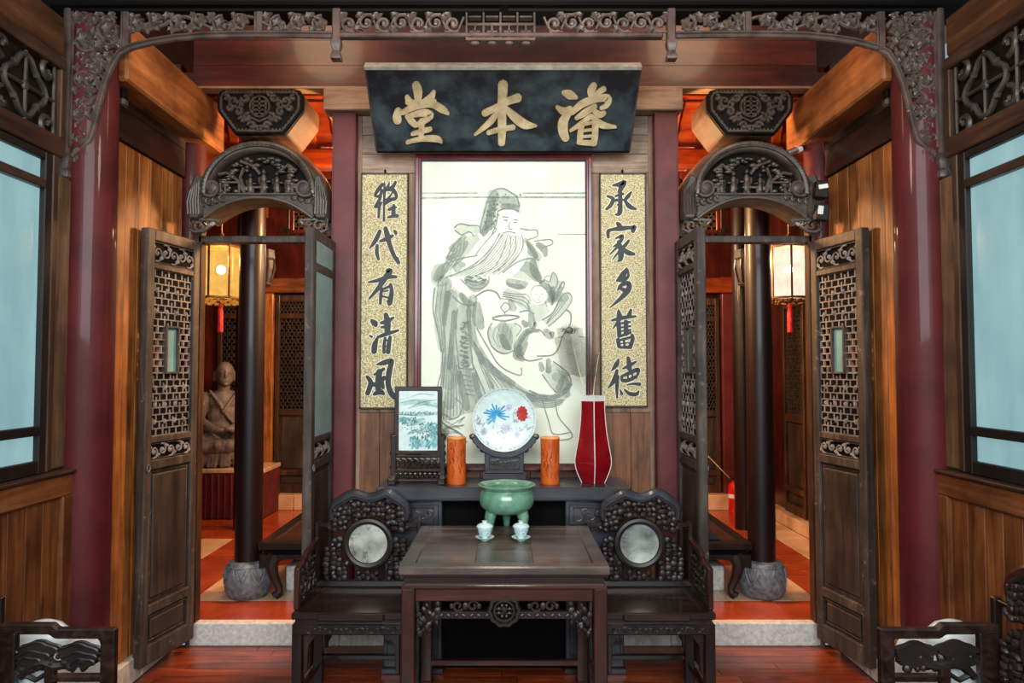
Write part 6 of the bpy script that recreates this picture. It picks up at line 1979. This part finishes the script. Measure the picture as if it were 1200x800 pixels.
M['barb'] = plain('peacock_barbs', (58, 58, 48), 0.6, 0, 0.3, 30)
M['quill'] = plain('pale_quill', (196, 190, 160), 0.5)
M['eye'] = plain('dark_feather_eye', (36, 40, 34), 0.4, 0, 0.3, 30, c2=(60, 58, 40))
def feather(base, tip, label, full=True):
    t = thing('peacock_feather', label, 'feather', base)
    b, e = Vector(base), Vector(tip)
    mid_ = (b + e) / 2 + Vector((-.012, 0, .0))
    def at(u):
        return b * (1 - u) ** 2 + mid_ * 2 * u * (1 - u) + e * u * u
    obj('quill', MB().tube([at(i / 12) for i in range(13)], [.0035 - .0002 * i for i in range(13)], 5), M['quill'], t)
    m = MB()
    q = random.Random(8)
    n_ = 60 if full else 26
    for i in range(n_):
        u = .34 + .64 * i / n_
        p = at(u)
        ln = (.10 if u < .85 else .075) * (1 if full else .35)
        for s_ in (-1, 1):
            pts = [p, p + Vector((s_ * ln * .5, q.uniform(-.01, .01), ln * .18)), p + Vector((s_ * ln, q.uniform(-.02, .02), ln * .12 - .02 * (1 - u)))]
            m.tube(pts, [.0016, .0014, .0008], 3)
    stuff(obj('barbs', m, M['barb'], t))
    if full:
        m = MB()
        tp = at(.965)
        m.ball((tp.x, tp.y, tp.z), (.026, .004, .020), 14, 6)
        for k in range(26):
            a = 2 * PI * k / 26
            m.tube([(tp.x + .03 * math.cos(a), tp.y - .004, tp.z + .02 * math.sin(a)), (tp.x + .058 * math.cos(a), tp.y - .008, tp.z + .034 * math.sin(a) + .008)], [.002, .0006], 3)
        obj('eye', m, M['eye'], t)
    return t
feather((.475, 4.06, AZ + .45), (.372, 4.14, 1.905), 'peacock feather with dark eye rising from the red vase', True)
feather((.50, 4.06, AZ + .45), (.555, 4.18, 1.76), 'thin sparse feather stem leaning right from the red vase', False)

# ================================================================== square table
tb = thing('square_table', 'square rosewood table with carved apron in the middle of the hall', 'table', (-.004, 3.43, 0))
TX0, TX1, TY0, TY1, TZ = -.452, .444, 3.03, 3.825, .829
obj('top_frame', MB().band([(TX0, TY0), (TX1, TY0), (TX1, TY1), (TX0, TY1)], [(TX0 + .07, TY0 + .07), (TX1 - .07, TY0 + .07), (TX1 - .07, TY1 - .07), (TX0 + .07, TY1 - .07)], .792, TZ, 'XY', True), M['tabletop'], tb, 0.006)
for k in range(3):
    a = TX0 + .07 + (TX1 - TX0 - .14) * k / 3
    b = TX0 + .07 + (TX1 - TX0 - .14) * (k + 1) / 3
    obj('top_plank', MB().box(a + .0004, b - .0004, TY0 + .07, TY1 - .07, .80, .8275), M['tabletop'], tb, 0.001)
obj('under_lip', MB().box(TX0 + .012, TX1 - .012, TY0 + .012, TY1 - .012, .782, .793), M['rosewood'], tb, 0.003)
obj('waist', MB().box(TX0 + .025, TX1 - .025, TY0 + .025, TY1 - .025, .748, .783), M['rosewood'], tb)
obj('waist_lip', MB().band([(TX0 + .012, TY0 + .012), (TX1 - .012, TY0 + .012), (TX1 - .012, TY1 - .012), (TX0 + .012, TY1 - .012)], [(TX0 + .05, TY0 + .05), (TX1 - .05, TY0 + .05), (TX1 - .05, TY1 - .05), (TX0 + .05, TY1 - .05)], .732, .749, 'XY', True), M['rosered'], tb, 0.003)
lw = .058
for ix in (0, 1):
    for iy in (0, 1):
        xx = TX1 - .012 - lw if ix else TX0 + .012
        yy = TY1 - .012 - lw if iy else TY0 + .012
        obj('leg', MB().box(xx, xx + lw, yy, yy + lw, 0, .732), M['rosered_z'], tb, 0.005)
        obj('hoof', MB().box(xx - .006, xx + lw + .006, yy - .006, yy + lw + .006, 0, .05), M['rosered_z'], tb, 0.01)
def apron_side(flip):
    """front/back aprons with carved band"""
    yy = TY0 + .02 if not flip else TY1 - .06
    obj('apron_rail', MB().box(TX0 + .07, TX1 - .07, yy, yy + .04, .678, .732), M['rosered'], tb, 0.004)
    yf = yy + .008
    x0_, x1_ = TX0 + .075, TX1 - .075
    xc = (x0_ + x1_) / 2
    # corner brackets of carved gourds
    for e in (-1, 1):
        m = MB()
        xa = x0_ if e < 0 else x1_
        q = random.Random(6)
        for k in range(24):
            u = q.uniform(0, .082)
            w_ = q.uniform(0, .145)
            if u > .082 - max(0, w_ - .085) * 1.1:
                continue
            rr_ = q.uniform(.010, .017)
            m.ball((xa - e * (u + .008), yf + q.uniform(-.004, .006), .672 - w_), (rr_, .014, rr_ * 1.25), 8, 5, Matrix.Rotation(q.uniform(-1, 1), 3, 'Y'))
        m.tube([(xa - e * .004, yf + .006, .676), (xa - e * .008, yf + .006, .60), (xa - e * .006, yf + .006, .535)], .009, 6)
        m.tube([(xa - e * .095, yf + .006, .676), (xa - e * .085, yf + .006, .62), (xa - e * .05, yf + .006, .575), (xa - e * .01, yf + .006, .54)], .008, 6)
        obj('carved_bracket', m, M['ebony'], tb)
    m = MB()
    for e in (-1, 1):
        m.box(min(xc + e * .055, xc + e * .285), max(xc + e * .055, xc + e * .285), yf - .004, yf + .022, .606, .634)
        for k in range(7):
            m.ball((xc + e * (.075 + .032 * k), yf - .006, .620), (.014, .008, .009), 8, 4, Matrix.Rotation(.5 * (1 if k % 2 else -1), 3, 'Y'))
    obj('carved_stretcher', m, M['ebony'], tb, 0)
    for e in (-1, 1):
        m = MB()
        xq = xc + e * .165
        for sg in (-1, 1):
            m.tube(xz(spiral(xq + sg * .032, .656, .024, .006, sg * .5, sg * .5 + sg * 7, 18), yf + .006), .0065, 6)
            m.ball((xq + sg * .058, yf + .004, .656), (.012, .01, .014), 6, 4)
        m.ball((xq, yf + .004, .656), (.014, .01, .018), 8, 5)
        obj('cloud_scroll', m, M['ebony'], tb)
    m = MB()
    ring = [(xc + .060 * math.cos(q) * (1 + .05 * math.cos(10 * q)), yf, .638 + .060 * math.sin(q) * (1 + .05 * math.cos(10 * q))) for q in [2 * PI * i / 60 for i in range(60)]]
    m.tube(ring, .010, 6, True)
    m.tube([(xc + .042 * math.cos(q), yf - .004, .638 + .042 * math.sin(q)) for q in [2 * PI * i / 28 for i in range(28)]], .006, 6, True)
    for dz in (-.009, .009):
        m.box(xc - .036, xc + .036, yf - .008, yf + .01, .638 + dz - .003, .638 + dz + .003)
    for k in range(8):
        a = 2 * PI * k / 8 + PI / 8
        m.ball((xc + .024 * math.cos(a), yf - .003, .638 + .024 * math.sin(a)), (.008, .008, .009), 6, 4)
    m.ball((xc, yf - .004, .638), (.011, .010, .02), 8, 5)
    md = obj('medallion', m, M['ebony'], tb)
    obj('medallion_ground', MB().lathe([(.05, -.0), (.05, .006)], 24, (0, 0, 0)) if False else MB().prism(arc(xc, .638, .05, .05, 0, 2 * PI * 23 / 24, 23), yf + .008, yf + .014), M['black'], md)
apron_side(False)
apron_side(True)
for xx in (TX0 + .02, TX1 - .06):
    obj('side_rail', MB().box(xx, xx + .04, TY0 + .07, TY1 - .07, .66, .732), M['rosered'], tb, 0.004)
for yy in (TY0 + .04, TY1 - .07):
    obj('low_stretcher', MB().box(TX0 + .06, TX1 - .06, yy, yy + .03, .12, .15), M['rosered'], tb, 0.004)

# celadon tripod censer
cx, cy, cz = .008, 3.74, .829
t = thing('tripod_censer', 'pale green celadon tripod censer on the square table', 'censer', (cx, cy, cz))
prof = [(.02, .085), (.07, .083), (.115, .098), (.138, .125), (.145, .155), (.142, .182), (.132, .20), (.128, .208), (.136, .218), (.150, .226), (.152, .232), (.146, .236), (.128, .226), (.118, .212), (.125, .19), (.118, .13), (.06, .105), (.001, .10)]
obj('bowl', MB().lathe(prof, 48, (cx, cy, cz)), M['celadon'], t, 0, True, 50)
for k in range(3):
    a = -PI / 2 + PI / 3 + 2 * PI * k / 3
    c_, s_ = math.cos(a), math.sin(a)
    obj('leg', MB().tube([(cx + .085 * c_, cy + .085 * s_, cz + .11), (cx + .10 * c_, cy + .10 * s_, cz + .07), (cx + .10 * c_, cy + .10 * s_, cz + .03), (cx + .102 * c_, cy + .102 * s_, cz + .0)], [.034, .029, .020, .017], 12), M['celadon'], t)
obj('ash', MB().lathe([(.001, .192), (.122, .190), (.122, .186)], 32, (cx, cy, cz)), M['ash'], t)

# lidded tea bowls
for cx_, lab in ((-.099, 'pale lidded tea bowl on its saucer, left of the two'), (.077, 'pale lidded tea bowl on its saucer, right of the two')):
    cy_, cz = 3.49, .829
    t = thing('lidded_tea_bowl', lab, 'tea bowl', (cx_, cy_, cz), 'lidded tea bowls on the square table')
    obj('saucer', MB().lathe([(.018, 0), (.020, .002), (.020, .006), (.036, .010), (.0455, .018), (.046, .020), (.036, .015), (.02, .012), (.001, .012)], 32, (cx_, cy_, cz)), M['cup'], t)
    bw = obj('bowl', MB().lathe([(.014, .012), (.016, .018), (.027, .03), (.034, .045), (.038, .062), (.040, .066), (.037, .066), (.030, .04), (.001, .025)], 32, (cx_, cy_, cz)), M['cup'], t)
    m = MB()
    q = random.Random(3)
    for k in range(14):
        a = -PI / 2 + q.uniform(-1.1, 1.1)
        z_ = q.uniform(.036, .058)
        r__ = .0295 + (z_ - .034) * .30 + .0008
        m.tube([(cx_ + (r__) * math.cos(a), cy_ + r__ * math.sin(a), cz + z_), (cx_ + (r__ + .0012) * math.cos(a + .12), cy_ + (r__ + .0012) * math.sin(a + .12), cz + z_ + .005)], .0014, 4)
    obj('blue_sprigs', m, M['cupblue'], bw)
    obj('lid', MB().lathe([(.0405, .066), (.041, .070), (.034, .079), (.018, .085), (.012, .086), (.011, .090), (.014, .096), (.010, .097), (.001, .095)], 32, (cx_, cy_, cz)), M['cup'], t)

# ================================================================== armchairs
def armchair(label, style, marble_mat, group=None):
    """built at the origin facing -Y"""
    c = thing('armchair', label, 'armchair', (0, 0, 0), group)
    W = .285
    obj('seat_frame', MB().band([(-W, -.225), (W, -.225), (W, .225), (-W, .225)], [(-W + .06, -.165), (W - .06, -.165), (W - .06, .165), (-W + .06, .165)], .468, .502, 'XY', True), M['rosewood'], c, 0.006)
    obj('seat_panel', MB().box(-W + .06, W - .06, -.165, .165, .472, .498), M['rosewood'], c, 0.001)
    obj('seat_front_bulge', MB().box(-.16, .16, -.24, -.22, .466, .498), M['rosewood'], c, 0.006)
    obj('waist', MB().box(-W + .015, W - .015, -.21, .21, .446, .470), M['ebony_z'], c)
    obj('apron', MB().box(-W + .005, W - .005, -.22, -.19, .395, .448), M['ebony_z'], c, 0.005)
    m = MB()
    for k in range(9):
        xx = -.20 + .05 * k
        m.tube(xz(spiral(xx, .42, .016, .003, k, k + (6 if k % 2 else -6), 12), -.222), .0038, 5)
        m.ball((xx + .025, -.221, .425), (.012, .005, .006), 6, 4)
    obj('apron_carving', m, M['ebony'], c)
    for xx in (-W + .005, W - .03):
        obj('side_apron', MB().box(xx, xx + .025, -.19, .19, .395, .448), M['ebony_z'], c, 0.004)
    for sx in (-1, 1):
        for sy in (-1, 1):
            x_, y_ = sx * (W - .027), sy * .193
            obj('leg', MB().box(x_ - .025, x_ + .025, y_ - .025, y_ + .025, 0, .446), M['ebony_z'], c, 0.004)
        obj('leg_spandrel', MB().prism([(sx * (W - .055), .395), (sx * (W - .055), .20), (sx * (W - .075), .22), (sx * (W - .08), .34), (sx * (W - .12), .395)], -.205, -.185), M['ebony_z'], c, 0.003)
        obj('side_stretcher', MB().box(sx * (W - .03) - .012, sx * (W - .03) + .012, -.17, .17, .09, .12), M['ebony_z'], c, 0.003)
    obj('foot_rail', MB().box(-W + .05, W - .05, -.215, -.165, .10, .125), M['rosered'], c, 0.004)
    obj('back_stretcher', MB().box(-W + .05, W - .05, .18, .205, .12, .145), M['ebony_z'], c, 0.003)
    # back
    yb = .20
    zc = .728
    K = .000694
    def bx(p):
        return ((p[0] - 547) * K, zc + (467 - p[1]) * K)
    obj('back_bottom_rail', MB().box(-W + .01, W - .01, yb - .018, yb + .018, .502, .535), M['ebony_z'], c, 0.004)
    for e in (-1, 1):
        obj('back_stile', MB().box(e * (W - .012) - .013, e * (W - .012) + .013, yb - .015, yb + .015, .502, .845), M['ebony_z'], c, 0.004)
        obj('back_tenon', MB().box(min(e * .20, e * (W - .012)), max(e * .20, e * (W - .012)), yb - .010, yb + .010, .815, .84), M['ebony_z'], c, 0.003)
    crest_path = [(268, 285), (262, 235), (285, 172), (355, 125), (430, 88), (495, 104), (555, 116), (620, 104), (690, 80), (765, 122), (832, 176), (850, 235), (838, 285)]
    pts = []
    for i in range(len(crest_path) - 1):
        for q in range(4):
            t_ = q / 4
            p0, p1, p2, p3 = crest_path[max(i - 1, 0)], crest_path[i], crest_path[i + 1], crest_path[min(i + 2, len(crest_path) - 1)]
            pts.append(bx(tuple(.5 * (2 * p1[j] + (p2[j] - p0[j]) * t_ + (2 * p0[j] - 5 * p1[j] + 4 * p2[j] - p3[j]) * t_ * t_ + (-p0[j] + 3 * p1[j] - 3 * p2[j] + p3[j]) * t_ ** 3) for j in range(2))))
    pts.append(bx(crest_path[-1]))
    crest = obj('crest_rail', MB().tube(xz(pts, yb), [.015 + .013 * min(1, 4 * min(i, len(pts) - 1 - i) / len(pts)) for i in range(len(pts))], 10), M['altar'] if style == 'grape' else M['rosered'], c)
    obj('crest_bead', MB().tube([(p[0] * .94, yb - .018, zc + (p[1] - zc) * .93) for p in pts[2:-2]], .006, 6), M['ebony'], crest)
    # carved clusters round the medallion
    q = random.Random(17)
    def cluster(nm, cells, rad):
        m = MB()
        for a, b in cells:
            x_, z_ = bx((a, b))
            r__ = rad * q.uniform(.8, 1.2)
            m.ball((x_, yb - .004 + q.uniform(-.008, .004), z_), (r__, r__ * .9, r__ * q.uniform(.75, 1.0)), 8, 5, Matrix.Rotation(q.uniform(-1, 1), 3, 'Y'))
        if len(cells) > 3:
            order = sorted(cells, key=lambda t: (t[1], t[0]))
            m.tube([(bx(p)[0], yb + .006, bx(p)[1]) for p in order[::3]], .007, 5)
        obj(nm, m, M['ebony'], c)
    top = []
    for i in range(15):
        a = 285 + 530 * i / 14
        hi = 165 + (40 if abs(a - 550) > 200 else 0) - (20 if 120 < abs(a - 550) < 190 else 0)
        lo = 467 - math.sqrt(max(0, 215 ** 2 - (a - 547) ** 2)) if abs(a - 547) < 215 else 300
        b = hi
        while b < lo - 8:
            top.append((a + q.uniform(-10, 10), b + q.uniform(-6, 6)))
            b += 40
    cluster('grape_carving', top, .0195)
    for e in (-1, 1):
        cells = []
        for i in range(4):
            for j in range(9):
                a = 375 - 48 * i
                b = 440 + 36 * j
                aa = 547 + e * (547 - a)
                if math.hypot(aa - 547, b - 467) < 212 or (i == 3 and (j < 2)):
                    continue
                if abs(aa - 547) > 365:
                    continue
                cells.append((aa + q.uniform(-9, 9), b + q.uniform(-7, 7)))
        cluster('side_carving', cells, .0205)
        cells = [(547 + e * (547 - a), b) for a, b in ((290, 320), (335, 350), (290, 360), (250, 345), (370, 300), (330, 310))]
        cluster('shoulder_carving', cells, .020)
    cluster('foot_carving', [(470, 690), (510, 715), (545, 690), (585, 715), (610, 690), (480, 730), (545, 730), (605, 735)], .020)
    n_ = 40
    obj('medallion_ring', MB().tube([(.120 * math.cos(2 * PI * k / n_), yb - .006, zc + .120 * math.sin(2 * PI * k / n_)) for k in range(n_)], .019, 8, True), M['ebony'], c)
    obj('marble_medallion', MB().prism(arc(0, zc, .108, .108, 0, 2 * PI * 39 / 40, 39), yb - .010, yb + .010), marble_mat, c)
    # arms
    for e in (-1, 1):
        xa = e * (W - .012)
        if style == 'grape':
            poly = [(-.185, .502), (-.185, .700), (-.05, .722), (-.03, .742), (.19, .765), (.19, .735), (-.01, .715), (-.03, .695), (-.15, .675), (-.15, .502)]
            obj('arm_frame', MB().prism(poly, xa - .013, xa + .013, 'YZ'), M['rosered_z'], c, 0.004)
            obj('arm_foot_rail', MB().box(xa - .012, xa + .012, -.15, .19, .502, .522), M['rosewood'], c, 0.003)
            m = MB()
            for i in range(9):
                for j in range(5):
                    yy, zz = -.13 + .036 * i + q.uniform(-.006, .006), .54 + .034 * j + q.uniform(-.006, .006)
                    if zz < .665 + .25 * max(0, yy):
                        m.ball((xa, yy, zz), (.010, .014, .012), 6, 4, Matrix.Rotation(q.uniform(-1, 1), 3, 'X'))
            for i in range(4):
                m.tube([(xa, -.14 + .08 * i, .52), (xa, -.10 + .08 * i, .60), (xa, -.13 + .08 * i, .68)], .006, 5)
            obj('arm_carving', m, M['ebony'], c)
        else:
            poly = [(-.225, .502), (-.225, .735), (-.02, .735), (.0, .752), (.20, .752), (.20, .715), (.01, .715), (-.01, .700), (-.175, .700), (-.175, .502)]
            obj('arm_frame', MB().prism(poly, xa - .017, xa + .017, 'YZ'), M['rosewood'], c, 0.005)
            obj('arm_back_post', MB().box(xa - .017, xa + .017, .13, .20, .502, .718), M['rosewood'], c, 0.005)
            obj('arm_low_rail', MB().box(xa - .015, xa + .015, -.18, .02, .548, .572), M['rosewood'], c, 0.004)
            obj('arm_foot_rail', MB().box(xa - .015, xa + .015, -.18, .19, .502, .520), M['rosewood'], c, 0.004)
            obj('arm_mid_post', MB().box(xa - .015, xa + .015, -.01, .025, .52, .60), M['rosewood'], c, 0.004)
            # two layered fungus heads on a gnarled stem
            m = MB()
            for (yc, zc_, sg) in ((.052, .668, 1), (-.092, .664, -1)):
                # ruyi shaped cap: broad lobed head over two thinner tiers
                for k, (w_, h_, dz, th) in enumerate(((.070, .034, .0, .016), (.058, .026, -.020, .020), (.042, .022, -.038, .022))):
                    out = []
                    for i_ in range(17):
                        u = i_ / 16
                        an = PI * u
                        rr_ = 1 + .09 * math.sin(5 * an + k)
                        out.append((yc + sg * .012 * k + w_ * rr_ * math.cos(an), zc_ + dz + h_ * rr_ * math.sin(an) - .018))
                    out += [(yc - w_ * .55, zc_ + dz - .032), (yc, zc_ + dz - .022), (yc + w_ * .55, zc_ + dz - .032)]
                    m.prism(out, xa - th * .7, xa + th * .7, 'YZ')
                    m.tube([(xa - th * .7, p[0], p[1]) for p in out[:17]], .0045, 5)
                    m.tube([(xa + th * .7, p[0], p[1]) for p in out[:17]], .0045, 5)
                for k in range(7):
                    m.ball((xa + q.uniform(-.012, .012), yc + q.uniform(-.06, .06), zc_ - .055 + q.uniform(-.02, .02)), (.014, q.uniform(.010, .020), q.uniform(.010, .018)), 7, 5)
            st_ = [(xa, .115, .56), (xa, .075, .60), (xa, .03, .615), (xa, -.01, .60), (xa, -.05, .605), (xa, -.11, .615)]
            m.tube(st_, [.014, .018, .020, .018, .016, .012], 7)
            for k in range(22):
                m.ball((xa + q.uniform(-.008, .008), q.uniform(-.10, .12), q.uniform(.585, .635)), q.uniform(.009, .016), 7, 5)
            m.tube([(xa, .10, .57), (xa, .06, .55), (xa, .02, .575)], .010, 6)
            obj('fungus_carving', m, M['ebony'], c)
    return c
c1 = armchair('carved ebony armchair with veined marble medallion left of the square table', 'grape', M['marble'], 'armchairs flanking the square table')
c1.location = (-.735, 3.655, 0)
c2 = armchair('carved ebony armchair with pale landscape medallion right of the square table', 'grape', M['marble2'], 'armchairs flanking the square table')
c2.location = (.72, 3.655, 0)
# faint picture on the right medallion
m = MB()
def mfn(a, b, h):
    return (.72 + a * .001, 3.655 + .19 - .0005 - h, .728 + b * .001)
for q in ([(-95, 25, 3), (-40, 8, 2), (20, -8, 2), (100, -12, 2)], [(-60, -30, 2), (-20, -12, 3), (20, -20, 2), (60, -40, 2)], [(-70, -45, 2), (0, -30, 3), (70, -55, 2)], [(-30, 20, 2), (0, 45, 2), (30, 20, 2)], [(-5, 75, 4), (10, 72, 4)], [(20, 70, 4), (34, 64, 4)], [(44, 60, 4), (56, 54, 4)]):
    m.stroke(q, mfn, .0006, 4)
med = [o for o in c2.children if o.name.startswith('marble_medallion')][0]
o = obj('ink_picture', m, M['inkdark'], None, 0, False)
o.parent = med
o.location = -c2.location

c3 = armchair('dark armchair with fungus carved arms at the bottom left corner', 'fungus', M['marble'], 'armchairs along the side walls')
c3.location = (-1.62, 2.315, 0)
c3.rotation_euler = (0, 0, PI / 2)
c4 = dup(c3, (1.565, 2.315, 0), -PI / 2, 'dark armchair with fungus carved arms at the bottom right corner', 'armchairs along the side walls')

# porcelain jars behind the corner chairs
for s, side in ((-1, 'left'), (1, 'right')):
    x, y = (-1.80 if s < 0 else 1.745), 2.80
    t = thing('porcelain_jar', 'square white porcelain jar with round lid behind the %s corner armchair' % side, 'jar', (x, y, 0), 'porcelain jars behind the corner chairs')
    w = .155
    body = obj('body', MB().lathe([(.17, 0), (.20, .02), (.218, .10), (.222, .30), (.222, .52), (.205, .57), (.15, .585)], 4, (x, y, 0), rot=PI / 4), M['porcelain'], t, 0.012)
    obj('neck', MB().lathe([(.10, .58), (.10, .60)], 28, (x, y, 0)), M['porcelain'], t)
    obj('lid', MB().lathe([(.103, .598), (.106, .612), (.098, .635), (.07, .665), (.035, .682), (.001, .686)], 32, (x, y, 0)), M['porcelain'], t)
    m = MB()
    q = random.Random(14)
    for k in range(9):
        a0, b0 = q.uniform(-.11, .06), q.uniform(.30, .46)
        m.tube([(x + a0, y - .159, b0), (x + a0 + .03, y - .159, b0 + .035), (x + a0 + .08, y - .159, b0 + .05)], .004, 4)
        for j in range(3):
            m.ball((x + a0 + .03 * j, y - .158, b0 + .02 + .012 * j), (.014, .003, .006), 6, 4, Matrix.Rotation(q.uniform(-1, 1), 3, 'Y'))
    obj('blue_branches', m, M['cobalt'], body)
